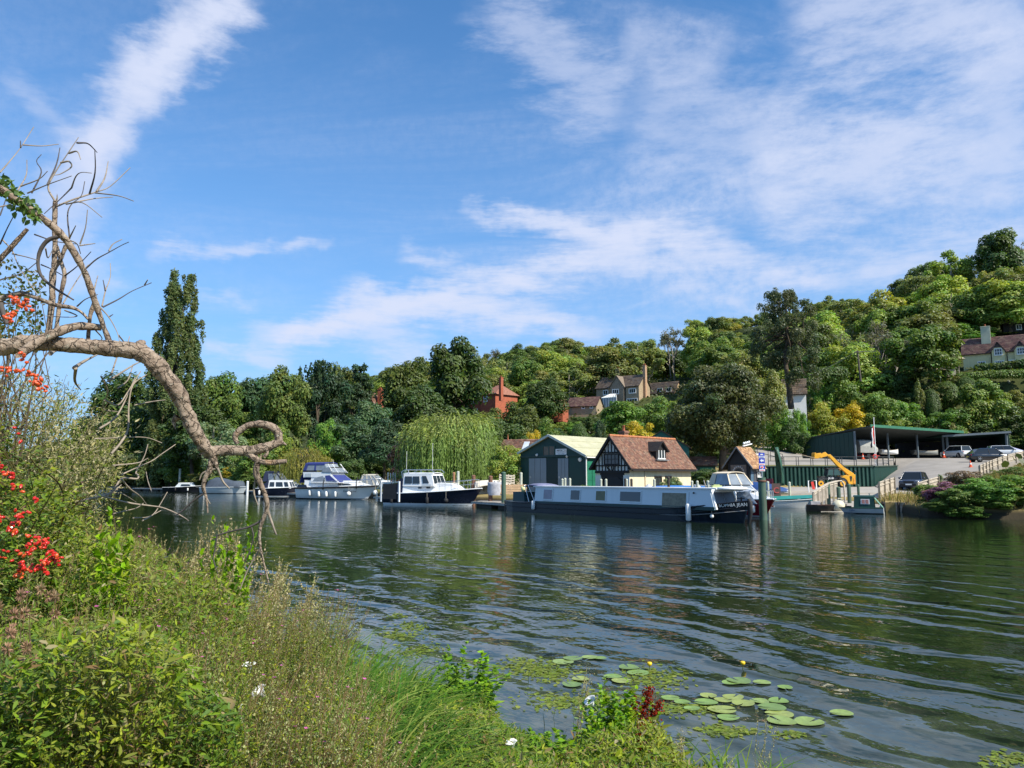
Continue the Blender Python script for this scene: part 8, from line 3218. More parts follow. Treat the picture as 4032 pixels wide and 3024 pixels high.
# ---- clipped hedge in front of the cottage, plants on the near right bank and by the sheds
def hedge(name,label,pts,w,h,col,n=5000,size=.28):
	pts = [np.array(p) for p in pts]
	lob = []
	for a,b in zip(pts[:-1],pts[1:]):
		k = max(int(np.linalg.norm(b - a) / (w * .45)),1)
		for i in range(k + 1):
			c = a + (b - a) * i / k
			lob.append((c - pts[0] + np.array([0,0,h * .45]),(w * .62,w * .62,h * .58)))
	v,f,c = lobed_crown(lob,n,size,shell=.15,rnd_n=.6)
	r = thing(name,label,'hedge',Vector(pts[0]))
	o = link('foliage',np_mesh('foliage',v,f,M_LEAF,c),r)
	o.color = (*col,1)
	mb = MB()
	for p in pts:
		mb.cyl(Vector(p - pts[0]) + Vector((0,0,-.3)),Vector(p - pts[0]) + Vector((0,0,h * .5)),.06,5)
	mb.build('stems',M_BARK,r)
def near(u,v,Y):
	return np.array(P(u,v,Y))
hedge('garden_hedge','long flat topped clipped hedge along the front of the cream cottage',[near(3855,1465,140),near(3930,1462,139),near(4040,1446,137)],1.3,1.5,C_DARK)
hedge('garden_hedge','low clipped hedge on the terrace below the flat topped one',[near(3780,1500,136),near(3900,1490,135),near(4040,1485,134)],1.4,1.4,C_MID)
hedge('garden_hedge','dark flat clipped hedge left of the utility pole',[near(3235,1492,130),near(3320,1490,131)],1.5,2.0,C_DARK)
def bank_plants():
	specs = [('shrub0',3660,1965,46,1.8,1.3,C_MID,'bushy green plant at the left end of the overgrown right bank'),
			 ('shrub1',3712,1985,44.2,1.9,1.25,(0.23,0.10,0.17),'purple flowering loosestrife clump at the water on the right bank'),
			 ('shrub2',3810,1960,47,2.4,1.5,(0.20,0.15,0.10),'dull purple seeding shrub right of the bright purple clump'),
			 ('shrub0',3760,2005,43.2,2.1,1.4,C_MID,'mid green bush hanging over the water right of the purple clump'),
			 ('shrub1',3850,1990,43.2,2.6,1.6,C_BRIGHT,'leafy green bush hanging over the river near the right edge'),
			 ('shrub2',3940,1970,43.3,2.6,1.75,C_BRIGHT,'bright green bush over the river at the right edge'),
			 ('shrub0',4030,1985,43.4,2.6,1.7,C_LIGHT,'light green bush cut by the right edge of the picture above the water'),
			 ('shrub1',4010,1860,56,2.4,1.1,C_MID,'green bush under the pale fence at the right edge'),
			 ('shrub2',3940,1850,60,1.8,1.0,C_OLIVE,'olive bush below the middle of the pale fence'),
			 ('shrub0',3690,1925,53,1.3,.8,C_LIGHT,'leafy clump behind the pale board fence by the four by four'),
			 ('shrub1',3785,1895,55,1.1,.7,C_DARK,'small dark bush in the dry grass of the right bank'),
			 ('shrub1',3680,2015,42.8,1.3,.7,C_MID,'trailing green plant at the waterline left of the purple clump'),
			 ('shrub2',3800,2020,42.8,1.8,.75,C_BRIGHT,'trailing bright plant at the waterline below the dull purple shrub'),
			 ('shrub0',3900,2020,42.8,1.9,.8,C_MID,'trailing green plant at the waterline below the leafy green bush'),
			 ('shrub1',3990,2020,42.8,2.0,.8,C_MID,'trailing leafy plant at the waterline near the right edge'),
			 ('shrub2',4060,2020,42.8,2.0,.9,C_BRIGHT,'bright plant at the waterline just inside the right edge'),
			 ('upright',3700,1880,62,.9,1.7,C_SILV,'spiky grey plant at the corner of the ramp'),
			 ('shrub2',2650,1880,60,1.7,1.9,C_SILV,'pale climbing shrub on the right corner of the half timbered boathouse'),
			 ('shrub0',2310,1895,58,1.9,1.4,C_MID,'green border plant between the boat shed and the half timbered boathouse'),
			 ('shrub1',2180,1895,60,2.3,1.1,C_LIGHT,'grassy flowering border before the grey shed doors'),
			 ('shrub2',2240,1900,59,2.0,1.0,C_LIGHT,'grassy border plant right of the close post trio'),
			 ('shrub1',2845,1870,70,1.2,1.1,C_GOLD,'tub of yellowing flowers left of the timber hut'),
			 ('shrub0',2760,1840,74,3.2,2.4,C_DARK,'very dark shady bush between boathouse and hut'),
			 ('shrub2',2700,1850,76,2.8,2.2,C_DARK,'shady dark bush at the right end of the half timbered boathouse'),
			 ('shrub1',1560,1880,78,2.6,1.1,C_LIGHT,'light low shrub behind the slim white marker posts'),
			 ('shrub2',1360,1880,84,3.0,1.3,C_BRIGHT,'bright low shrub on the bank behind the large white cruiser'),
			 ('shrub0',1000,1890,98,5.0,2.6,C_MID,'bank bush behind the short white post'),
			 ('shrub1',900,1880,104,5.0,2.2,C_LIGHT,'pale green bank bush over the tarpaulined boat'),
			 ('shrub2',800,1890,112,6.0,2.4,C_OLIVE,'olive bank bush right of the covered cruiser'),
			 ('shrub0',620,1890,122,6.0,2.6,C_MID,'reedy bush left of the covered cruiser'),
			 ('shrub1',480,1890,130,6.0,3.0,C_OLIVE,'reedy bush behind the far left white cruiser')]
	for kind,u,v,Y,w,h,c,lab in specs:
		p = XYZ(u,Y,0)
		while terrz(XYZ(u,Y - w * .4,0).x if u < 1700 else p.x,Y - (w * .4 if u < 1700 else 0)) < (.02 if Y < 45 and u > 3600 else .45) and Y < 200:
			Y += .5
			p = XYZ(u,Y,0)
		nm = 'purple_shrub' if 'purple' in lab else 'bank_shrub'
		plant(kind,p.x,Y,terrz(p.x,Y) - .1,w,h,c,nm,lab,'shrub')
	# dry grass over the right bank and tufts along the yard edges
	n = 26000
	s = RG.uniform(24,48,n)
	t = RG.uniform(1.0,40,n)
	x,y = xy(t,s)
	z = terr(x,y)
	k = (z > .1) & ~((s < 27) & (t > 14)) & (x > 24.5)
	x,y,z = x[k],y[k],z[k]
	n = len(x)
	pal = np.array([(.36,.29,.12),(.26,.24,.08),(.13,.17,.04),(.42,.33,.17),(.20,.15,.08)])
	c = pal[RG.choice(5,n,p=[.28,.26,.24,.12,.10])] * RG.uniform(.75,1.25,(n,1))
	v,f,c = blades(np.stack([x,y,z - .03],-1),RG.uniform(0,6.28,n),RG.uniform(0,.5,n),RG.uniform(.35,1.0,n),RG.uniform(.03,.06,n),c,RG.uniform(.2,1.0,n),3)
	tag(link('dry_grass',np_mesh('dry_grass',v,f,M_LEAF,c)),'rank dry grass over the right bank',None,None,'stuff')
bank_plants()
# ================================================================== the near bank
RF = np.random.default_rng(77)
M_HERB = leaf_mat('herb_leaves',0.38,0.12,0.05,0.5,sat=1.12)
M_DEAD = None
def dead_bark():
	m,nt,b = principled('dead_wood_bark')
	tc = nt.new('ShaderNodeTexCoord').outputs['Object']
	n1 = nt.noise(tc,9.0,6.0,.7)
	n2 = nt.noise(tc,45.0,5.0,.7)
	f = nt.math('ADD',nt.math('MULTIPLY',n1,.55),nt.math('MULTIPLY',n2,.45))
	c = nt.ramp(f,[(.32,(.07,.05,.038)),(.42,(.21,.155,.115)),(.54,(.34,.265,.20)),(.68,(.46,.385,.305))])
	vo = nt.new('ShaderNodeTexVoronoi',feature='DISTANCE_TO_EDGE')
	nt.l.new(nt.vmath('ADD',tc,nt.vmath('SCALE',nt.noise(tc,12.0,3.0,.6,out=1),.12)),vo.inputs['Vector'])
	vo.inputs['Scale'].default_value = 13.0
	ck = nt.mapr(vo.outputs['Distance'],0.0,0.07,0.38,1.0)
	c = nt.mix(1.0,c,ck,'MULTIPLY')
	li = nt.noise(tc,16.0,4.0,.65)
	c = nt.mix(nt.mapr(li,.62,.70,0,.6),c,(.42,.43,.34,1))
	f = nt.math('MULTIPLY',f,ck)
	w = nt.noise(tc,4.0,3.0,.6)
	c = nt.mix(nt.mapr(w,.60,.72,0,.75),c,(.40,.235,.115,1))
	nt.l.new(c,b.inputs['Base Color'])
	b.inputs['Roughness'].default_value = .9
	b.inputs['Specular IOR Level'].default_value = .15
	bn = nt.new('ShaderNodeBump')
	bn.inputs['Strength'].default_value = 1.0
	bn.inputs['Distance'].default_value = .028
	nt.l.new(f,bn.inputs['Height'])
	nt.l.new(bn.outputs[0],b.inputs['Normal'])
	return m
M_DEAD = dead_bark()
M_TWIG = mat('grey_twig',(0.27,0.225,0.175),.9,.25,8,spec=.15)
M_DARKTWIG = mat('dark_twig',(0.085,0.075,0.07),.9,.25,8,spec=.15)
def smooth_path(pts,rad,sub=5):
	"""Catmull-Rom through pts with radii"""
	p = [np.array(q,float) for q in pts]
	p = [2 * p[0] - p[1]] + p + [2 * p[-1] - p[-2]]
	r = [rad[0]] + list(rad) + [rad[-1]]
	out,ro = [],[]
	for i in range(1,len(p) - 2):
		for k in range(sub):
			t = k / sub
			a,b,c,d = p[i - 1],p[i],p[i + 1],p[i + 2]
			out.append(.5 * ((2 * b) + (c - a) * t + (2 * a - 5 * b + 4 * c - d) * t * t + (3 * b - a - 3 * c + d) * t ** 3))
			ro.append(r[i] * (1 - t) + r[i + 1] * t)
	out.append(p[-2])
	ro.append(r[-2])
	return out,ro
def px_path(pix,Y,radpx,sub=5):
	n = len(pix)
	Ys = np.linspace(Y[0],Y[1],n) if hasattr(Y,'__len__') else [Y] * n
	pts = [P(u,v,y) for (u,v),y in zip(pix,Ys)]
	if not hasattr(radpx,'__len__'):
		radpx = [radpx] * n
	rad = np.interp(np.linspace(0,1,n),np.linspace(0,1,len(radpx)),radpx) * np.array(Ys) / FPX
	return smooth_path(pts,rad,sub)
def dead_tree():
	root = thing('dead_tree','bare dead tree leaning from the left with one thick bough arching down over the water','tree',(-4.6,5.2,.7))
	o = np.array(root.location)
	def limb(name,pix,Y,rad,m=M_DEAD,n=10,parent=None,rough=.10,sub=6):
		pts,r = px_path(pix,Y,rad,sub)
		pts = [p - o for p in pts]
		ring = []
		mb = MB()
		P_ = [Vector(p) for p in pts]
		rr = [x * (1 + RF.normal(0,min(rough,.03))) for x in r]
		mb.tube(P_,rr,n)
		if rough > .05:   # knobbly surface
			for i,v in enumerate(mb.v):
				k = min(i // n,len(P_) - 1)
				c = P_[k]
				d = Vector(v) - c
				a_ = 2 * PI * (i % n) / n
				q_ = Vector((math.cos(a_) * 2.2,math.sin(a_) * 2.2,k * .10))
				f = 1 + .24 * mnoise.noise(Vector(v) * 9) + .13 * mnoise.noise(Vector(v) * 30) + .10 * mnoise.noise(Vector(v) * 75) + .12 * mnoise.noise(q_) + .09 * mnoise.noise(q_ * 3)
				mb.v[i] = tuple(c + d * f)
		return mb.build(name,m,parent or root)
	main = limb('bough',[(-160,1400),(-60,1378),(0,1368),(150,1352),(300,1362),(440,1372),(545,1385),(620,1440),(690,1530),(730,1610),(765,1690),(800,1752),(838,1795)],
				(4.6,5.2),[36,36,34,31,29,31,35,33,31,29,27,25,20],n=20,sub=14)
	limb('trunk',[(-160,1400),(-230,1500),(-260,1800),(-250,2500)],(4.6,4.9),[46,60,75,95],n=14)
	limb('branch',[(815,1785),(880,1772),(960,1776),(1040,1764),(1108,1738)],(5.2,5.3),[23,22,21,20,16],n=14,sub=10)
	limb('branch',[(1098,1742),(1092,1700),(1048,1674),(985,1674),(942,1698),(924,1722),(936,1748)],5.3,[16,15,14,13,12,11,8],n=12,sub=9)
	limb('branch',[(1100,1738),(1128,1752)],5.3,[12,3],n=6)
	limb('branch',[(975,1782),(1008,1808),(1058,1822),(1128,1816)],5.25,[15,13,11,8],n=8)
	limb('branch',[(1040,1800),(1052,1785),(1050,1768)],5.25,[9,7,6],n=6)
	limb('branch',[(1018,1812),(1008,1858),(1024,1902),(1046,1958),(1050,2005),(1026,2070),(1022,2130),(1034,2200),(1058,2295)],(5.25,5.4),[14,12,11,10,9,7,5.5,4.5,3],n=8)
	limb('twig',[(1050,2000),(1066,2045),(1080,2085),(1088,2105)],5.35,[7,5,4,3],M_TWIG,6,rough=.05)
	limb('twig',[(1030,2050),(980,2075),(910,2092),(850,2110)],5.35,[5,4,3.5,2.5],M_DARKTWIG,5,rough=.03)
	limb('twig',[(990,2075),(998,2110),(990,2150),(975,2190),(955,2235)],5.35,[3,3,2.5,2,1.5],M_DARKTWIG,5,rough=.03)
	limb('twig',[(1024,2160),(1000,2200),(975,2245),(945,2320)],5.4,[4,3.5,3,2.5],M_TWIG,5,rough=.03)
	limb('twig',[(1006,1890),(1000,1940),(1016,1990)],5.3,[5,4,2],M_TWIG,5,rough=.03)
	limb('twig',[(855,2105),(848,2160),(840,2200),(858,2260)],5.35,[3,3,3,2],M_DARKTWIG,5,rough=.03)
	# left hanging tangle
	limb('branch',[(832,1800),(828,1845),(808,1882),(800,1920),(812,1960),(818,2020)],5.2,[13,11,9,8,5,3],n=8)
	limb('twig',[(812,1960),(828,1985)],5.2,[4,2],M_TWIG,5,rough=.03)
	limb('twig',[(836,1800),(860,1850),(878,1895),(905,1925)],5.2,[6,5,4,2],M_TWIG,5,rough=.03)
	limb('twig',[(800,1945),(760,1972),(720,2010),(690,2030)],5.2,[4,3.5,3,2.5],M_DARKTWIG,5,rough=.03)
	limb('twig',[(850,1845),(800,1862),(785,1890)],5.2,[5,4,2],M_TWIG,5,rough=.03)
	# splinters and stubs on the bough
	limb('stub',[(700,1640),(685,1660),(690,1690)],5.1,[16,10,2],n=7)
	limb('stub',[(690,1530),(706,1552),(735,1556)],5.05,[14,9,2],n=7)
	limb('stub',[(540,1372),(560,1352),(572,1346)],4.95,[26,18,6],n=8)
	limb('stub',[(836,1800),(850,1830),(858,1850)],5.2,[18,10,2],n=7)
	# rising limb and upper framework
	def z4(l):
		return [(x / 1.843,500 + y / 1.843) for x,y in l]
	limb('limb',z4([(-90,380),(0,440),(130,535),(300,655),(430,765),(500,850),(580,985),(630,1095),(680,1240),(720,1360),(800,1580)]),(4.4,4.9),[15,14,13,12,15,14,13,12,12,12,11],n=9)
	limb('limb',z4([(150,1640),(330,1525),(470,1470),(580,1445),(735,1455)]),(4.6,4.9),[22,19,17,16,13],n=9)
	limb('branch',z4([(430,795),(350,820),(295,890),(275,985),(300,1080),(390,1165),(535,1255)]),4.8,[8,9,8,7,6,5,3],M_DARKTWIG,7,rough=.04)
	limb('branch',z4([(480,860),(440,960),(385,1045),(372,1140),(380,1280),(345,1500)]),5.0,[8,8,9,9,10,11],n=8)
	limb('branch',z4([(690,1270),(660,1350),(650,1420),(640,1540)]),4.9,[10,8,7,7],n=7)
	limb('branch',z4([(-40,1000),(60,900),(120,830),(200,740)]),4.8,[11,10,9,7],n=7)
	limb('branch',z4([(-40,1255),(150,1210),(250,1235),(400,1290),(520,1310),(590,1345),(640,1395)]),4.8,[12,11,9,9,8,6,5],n=7)
	limb('branch',z4([(0,1280),(30,1370),(50,1430)]),4.7,[12,10,7],M_DARKTWIG,7,rough=.05)
	limb('branch',z4([(400,540),(398,700),(400,860),(392,1000),(375,1260),(350,1500)]),5.3,[9,9,9,10,11,12],n=8)
	limb('branch',z4([(415,870),(440,970),(470,1070),(450,1180),(430,1300),(410,1470)]),5.3,[6,7,8,8,8,9],n=7)
	tw = [[(400,540),(350,440),(400,330),(480,210),(570,75)],[(345,420),(410,270),(435,150)],[(500,190),(560,178),(585,235)],[(440,260),(500,250),(518,290),(440,340),(390,350)],
		 [(560,115),(640,122),(705,185)],[(410,575),(520,530),(640,490),(700,470),(800,430),(945,295)],[(700,470),(760,370),(785,250)],[(650,485),(690,330),(688,160)],
		 [(690,478),(860,500),(970,538)],[(520,440),(550,360),(590,330),(665,335)],[(520,440),(440,520),(320,630)],[(480,560),(600,550),(740,655)],[(530,550),(680,520),(820,508)],
		 [(505,810),(490,640),(520,560),(590,500),(615,395)],[(580,850),(620,730),(635,600)],[(505,805),(550,715)],[(620,1030),(700,960),(790,910),(880,860),(935,835)],[(790,900),(820,850),(885,815)],
		 [(460,1280),(560,1110),(640,1000)],[(470,1080),(560,1010),(660,905)],[(500,820),(560,850),(585,920)],[(580,860),(690,845)],[(745,1308),(860,1250),(960,1190),(1100,1130)],[(1050,1145),(1072,1108)],
		 [(740,1300),(765,1190),(800,1090),(800,990)],[(765,1190),(748,1110)],[(680,1190),(710,1080)],[(710,1290),(790,1380),(850,1490),(870,1570)],[(790,1380),(820,1360)],[(860,1510),(920,1575),(940,1520)],
		 [(0,330),(70,250),(150,150),(245,0)],[(150,150),(148,100)],[(165,130),(300,138),(425,125)],[(130,460),(190,350),(195,240)],[(230,480),(300,330),(265,250),(300,200)],[(150,430),(280,380),(345,320)],
		 [(200,480),(340,420),(520,355)],[(0,850),(60,720),(130,590)],[(0,580),(80,560),(150,520)],[(20,820),(90,900),(130,1000),(200,1110),(280,1230)],[(250,780),(400,830),(560,850)],[(90,920),(180,940),(270,965)],
		 [(0,1110),(160,1060),(270,980)],[(300,1000),(370,1030),(460,1080)],[(470,1330),(560,1370),(480,1380),(330,1370)],[(330,880),(350,950),(400,850)],[(0,640),(30,560),(60,470)],
		 [(560,1300),(620,1250),(710,1215)],[(690,1470),(740,1530),(720,1560)]]
	for k,l in enumerate(tw):
		w = 4.5 if k < 8 else 3.4
		limb('twig',z4(l),(4.9,4.9 + RF.uniform(-.4,.6)),[w,w * .75,w * .5,1.6],M_DARKTWIG if k % 3 == 1 else M_TWIG,5,rough=.03,sub=4)
	# pale twigs hanging in front of the river on the left
	def z1(l):
		return [(380 + x / 2.765,1750 + y / 2.765) for x,y in l]
	for l,w in (([(30,548),(200,600),(400,645),(600,670),(720,690),(860,745),(960,800),(1000,830)],4.2),([(270,375),(360,480),(470,560),(545,655)],4),([(-200,620),(150,530),(270,375),(440,375),(450,330),(430,300),(520,130),(560,0)],5),
				 ([(270,330),(400,270),(600,180),(700,110),(860,0)],3.4),([(180,230),(450,200),(560,150)],3),([(180,755),(330,720),(440,690),(510,640)],3),([(500,830),(620,760),(700,640),(770,520)],3.2),
				 ([(400,800),(560,790),(700,720)],3),([(120,555),(180,520),(270,440)],3.2),([(260,530),(340,570),(430,630)],2.6),([(600,515),(560,400),(540,300)],2.6)):
		limb('twig',z1(l),(5.4,5.8),[w,w * .8,w * .6,1.8],M_TWIG,5,rough=.03,sub=4)
	# bigger pale sprays between bough and bushes
	def z5(l):
		return [(x / 1.508,1250 + y / 1.508) for x,y in l]
	for l,w in (([(660,810),(720,740),(760,660),(765,520),(790,400),(870,340)],5),([(590,660),(680,600),(740,500),(800,360)],4.5),([(620,490),(700,520),(760,440),(835,320)],4),([(560,720),(700,715),(860,712),(960,745)],3),
				 ([(440,300),(500,260),(590,215)],8),([(450,300),(445,380),(480,430)],7),([(300,215),(330,195),(395,190)],9),([(660,340),(690,250),(710,190)],4),([(640,380),(780,290),(840,260)],4.5),([(800,520),(900,500),(980,490)],3),
				 ([(600,350),(640,440),(610,540),(700,560)],3.4),([(700,420),(760,370),(790,280)],3.4)):
		limb('twig',z5(l),(5.0,5.5),[w,w * .8,w * .6,2],M_TWIG,6,rough=.04,sub=4)
dead_tree()
# ------------------------------------------------------------------ herbs of the bank
VL_U = [-600,0,120,250,340,420,500,600,700,800,900,1000,1100,1200,1260,1310,1340,1400,1500,1700,1760,1900,1980,2200,2330,2560,2640,2800,3060,3300]
VL_V = [1350,1480,1600,1850,1965,2010,2055,2095,2140,2200,2230,2290,2330,2330,2300,2330,2440,2560,2640,2720,2640,2640,2790,2880,2760,2780,2920,2960,3000,3040]
def veg_top(x,y):
	"""height the bank vegetation reaches at a place"""
	u = 2016 + FPX * x / np.maximum(y,.3) * .993
	v = np.interp(u,VL_U,VL_V)
	vn = np.interp(u,[-600,300,700,1000,1400,1700,2000,3300],[2280,2360,2420,2520,2700,2800,2900,3060])   # low plants closest to the path
	k = np.clip((4.7 - y) / .9,0,1)
	v = np.where(vn > v,v * (1 - k) + vn * k,v)
	return CAM_H + (1880 - v) / FPX * y
GREENS = np.array([(.255,.300,.050),(.175,.250,.045),(.115,.180,.042),(.215,.235,.065),(.330,.350,.075),(.085,.130,.038)])
BROWNS = np.array([(.30,.235,.13),(.24,.16,.085),(.36,.31,.19),(.20,.125,.07)])
def bank_points(n,tmin=-45.6,tmax=-40.35,ymin=2.5,ymax=26,smin=None):
	"""points on the near bank, denser close to the camera"""
	out = []
	while sum(len(o) for o in out) < n:
		m = n * 4
		y = ymin * (ymax / ymin) ** RF.random(m)
		u = RF.uniform(-250,3150,m)
		x = (u - 2016) / FPX * y
		t,s = ts(x,y)
		k = (t < tmax + RF.uniform(-.3,.0,m)) & (t > tmin - 3)
		out.append(np.stack([x[k],y[k]],-1))
	return np.concatenate(out)[:n]
def herb_mass():
	"""the tangle of leaves that fills the bank"""
	parts = []
	n = 205000
	q = bank_points(n)
	x,y = q[:,0],q[:,1]
	g = terr(x,y)
	top = np.minimum(veg_top(x,y),g + 1.9)
	d = np.sqrt(x * x + y * y)
	top = np.where(d < 1.6,np.minimum(top,1.25),top)
	clump = np.array([mnoise.noise((a * 1.7,b * 1.7,2.0)) for a,b in q])
	hgt = (top - g) * (.86 + .22 * clump)
	uu = 2016 + FPX * x / y
	thin = np.interp(uu,[900,1150,1650,1800,2150,2300,2600,2700],[1,.16,.2,.6,.5,1,1,.4]) * np.where(y > 8.3,1,1)
	k = (hgt > .06) & (RF.random(n) < thin)
	hgt = np.where((uu > 1000) & (uu < 1950),np.minimum(hgt,.35),hgt)
	x,y,g,hgt,clump,d = x[k],y[k],g[k],hgt[k],clump[k],d[k]
	n = len(x)
	f = RF.random(n) ** .45
	pos = np.stack([x,y,g + hgt * f],-1)
	az = RF.uniform(0,2 * np.pi,n)
	el = RF.normal(.25,.5,n)
	dv = np.stack([np.cos(az) * np.cos(el),np.sin(az) * np.cos(el),np.sin(el)],-1)
	nr = norm(np.stack([RF.normal(.15,.5,n),RF.normal(-.25,.5,n),np.ones(n)],-1))
	sp = np.clip(((clump + .5) * 3 + RF.normal(0,1.0,n)).astype(int),0,5)
	c = GREENS[np.array([2,1,3,0,4,5])[sp]] * RF.uniform(.7,1.3,(n,1))
	dry = RF.random(n) < .10
	c[dry] = BROWNS[RF.integers(0,4,dry.sum())] * RF.uniform(.8,1.3,(dry.sum(),1))
	L = RF.uniform(.020,.054,n) * (1 + .05 * np.clip(d - 3,0,20))
	W = L * RF.choice([.20,.28,.42],n,p=[.45,.35,.2])
	parts.append(leaves(pos,dv,nr,L,W,c,LEAF_FOLD))
	# pale broken stems
	v,f_,c_ = merge(parts)
	tag(link('undergrowth',np_mesh('undergrowth',v,f_,M_HERB,c_)),'tangled leafy herbs covering the near bank',None,None,'stuff')
herb_mass()
def herb_proto(kind):
	"""returns [(part name, mesh)] for a plant about 1 m tall"""
	st,lf,fl = [],[],[]
	def stem(a,b,r,col,bend=.05,k=6):
		p = limb_path(a,b,RF,k,.10)
		p[:,0] += np.sin(np.linspace(0,1.5,k)) * RF.normal(0,bend)
		st.append(np_tube(p,np.linspace(r * .6,r * .28,k),col,4))
		return p
	def along(p,n,f0,f1,L,W,cols,out=.7,tm=LEAF_FOLD,dst=None,jit=.3):
		fr = RF.uniform(f0,f1,n)
		i = fr * (len(p) - 1)
		a = p[i.astype(int)]
		b = p[np.minimum(i.astype(int) + 1,len(p) - 1)]
		pos = a + (b - a) * (i - i.astype(int))[:,None]
		az = RF.uniform(0,6.28,n)
		dv = np.stack([np.cos(az),np.sin(az),np.tan(np.full(n,out)) * 0 + RF.normal(.35,jit,n)],-1)
		nr = norm(np.stack([RF.normal(0,.4,n),RF.normal(0,.4,n),np.ones(n)],-1))
		Ls = RF.uniform(.6,1.2,n) * L * (1 - .5 * (fr - f0) / max(f1 - f0,.01))
		c = cols[RF.integers(0,len(cols),n)] * RF.uniform(.75,1.25,(n,1))
		(dst if dst is not None else lf).append(leaves(pos,dv,nr,Ls,Ls * W,c,tm))
	if kind in ('mugwort','spire'):
		big = kind == 'spire'
		for k in range(4):
			p = stem((RF.normal(0,.04),RF.normal(0,.04),0),(RF.normal(.06,.10),RF.normal(0,.10),RF.uniform(.8,1.0)),.004,(.24,.19,.10))
			along(p,80,.05,.75,.045,.28,np.array([(.15,.20,.055),(.20,.25,.06),(.28,.31,.17)]))
			seed = np.array([(.54,.47,.29),(.44,.41,.23),(.58,.50,.34),(.36,.36,.16)]) * (1 if big else np.array([.70,.84,.66]))
			along(p,44,.60,1.0,.026 if big else .014,.75,seed,dst=fl,tm=LEAF_CLUMP,jit=1.2)
			for j in range(7):
				i = RF.integers(2,5)
				e = p[i] + np.array([RF.normal(0,.09),RF.normal(0,.09),RF.uniform(.10,.26)])
				s = stem(p[i],e,.002,(.22,.16,.09),k=4)
				along(s,22,.15,1.0,.023 if big else .012,.75,seed,dst=fl,tm=LEAF_CLUMP,jit=1.2)
	elif kind == 'willowherb':
		for k in range(4):
			p = stem((RF.normal(0,.05),RF.normal(0,.05),0),(RF.normal(.05,.09),RF.normal(0,.09),RF.uniform(.8,1.0)),.004,(.26,.20,.10))
			along(p,95,.05,.9,.060,.20,GREENS[[0,1,3]])
			along(p,46,.68,1.0,.05,.05,np.array([(.46,.28,.22),(.38,.26,.16),(.48,.38,.28)]),dst=fl,tm=LEAF_DIAMOND,jit=.8)
			for j in range(1 if k == 0 else 0):
				c = p[-1 - RF.integers(0,2)] + RF.normal(0,.03,3)
				n = 5
				az = np.linspace(0,6.28,n,endpoint=False)
				fl.append(leaves(np.repeat(c[None],n,0),np.stack([np.cos(az),np.sin(az),np.full(n,.4)],-1),np.repeat(np.array([[0,0,1.]]),n,0),np.full(n,.011),np.full(n,.009),np.repeat(np.array([[.62,.20,.45]]),n,0),LEAF_DIAMOND))
	elif kind == 'leafy':
		for k in range(5):
			p = stem((RF.normal(0,.06),RF.normal(0,.06),0),(RF.normal(0,.14),RF.normal(0,.14),RF.uniform(.7,1.0)),.004,(.12,.14,.05))
			along(p,105,.08,1.0,.036,.42,GREENS[[0,1,2,4]])
	elif kind == 'bindweed':
		for k in range(11):
			p = stem((RF.normal(0,.08),RF.normal(0,.08),0),(RF.normal(0,.20),RF.normal(0,.18),RF.uniform(.6,1.0)),.003,(.14,.17,.05),bend=.12)
			along(p,50,.1,1.0,.105,.70,np.array([(.22,.36,.045),(.16,.29,.04),(.27,.39,.06)]),tm=LEAF_HEART)
	elif kind == 'thistle':
		p = stem((0,0,0),(RF.normal(0,.1),RF.normal(0,.1),1.0),.004,(.16,.14,.08))
		along(p,30,.1,.8,.06,.3,GREENS[[2,3]])
		for j in range(4):
			e = p[4] + np.array([RF.normal(0,.10),RF.normal(0,.10),RF.uniform(.08,.25)])
			stem(p[3],e,.003,(.2,.15,.1),k=4)
			n = 60
			dd = sph(n,RF)
			fl.append(leaves(e + dd * .006,dd,sph(n,RF),np.full(n,.022),np.full(n,.007),np.array([(.36,.25,.17)]) * RF.uniform(.7,1.3,(n,1)),LEAF_DIAMOND))
	out = []
	for nm,l in (('stems',st),('leaves',lf),('flower_heads' if kind != 'bindweed' else 'flowers',fl)):
		if l:
			v,f,c = merge(l)
			out.append((nm,np_mesh(nm,v,f,M_HERB,c)))
	return out
def sedge_proto(n=40,h=1.2):
	c = np.array([(.075,.16,.038),(.11,.21,.045),(.17,.26,.060),(.27,.33,.10)])[RF.integers(0,4,n)] * RF.uniform(.8,1.2,(n,1))
	pos = np.stack([RF.normal(0,.11,n),RF.normal(0,.11,n),np.zeros(n)],-1)
	v,f,c = blades(pos,RF.uniform(0,6.28,n),RF.uniform(.05,.45,n),RF.uniform(.55,1.15,n) * h,RF.uniform(.011,.026,n),c,RF.uniform(.8,2.7,n),9)
	return [('blades',np_mesh('blades',v,f,M_HERB,c))]
HERBS = {}
for kd in ('mugwort','spire','willowherb','leafy','bindweed','thistle'):
	HERBS[kd] = [herb_proto(kd) for _ in range(3 if kd != 'thistle' else 1)]
HERBS['sedge'] = [sedge_proto() for _ in range(4)]
def herb(kind,x,y,h,name,label,cat,group=None,lean=None,w=None,color=None):
	r = thing(name,label,cat,(x,y,terrz(x,y) - .02),RF.uniform(0,6.28),group)
	if kind in ('mugwort','spire','willowherb'):   # leaning with the breeze, away from the thicket
		lean = lean or (RF.normal(0,.08),RF.normal(.16,.08))
	k = h
	r.scale = ((w or h),(w or h),k)
	if lean:
		r.rotation_mode = 'ZXY'
		r.rotation_euler = (lean[0],lean[1],RF.uniform(-.5,.5))
	for nm,me in HERBS[kind][RF.integers(len(HERBS[kind]))]:
		o = link(nm,me,r)
		if nm in ('flower_heads','flowers','leaves','blades'):
			o['kind'] = 'stuff'
		if color:
			o.color = (*color,1)
	return r
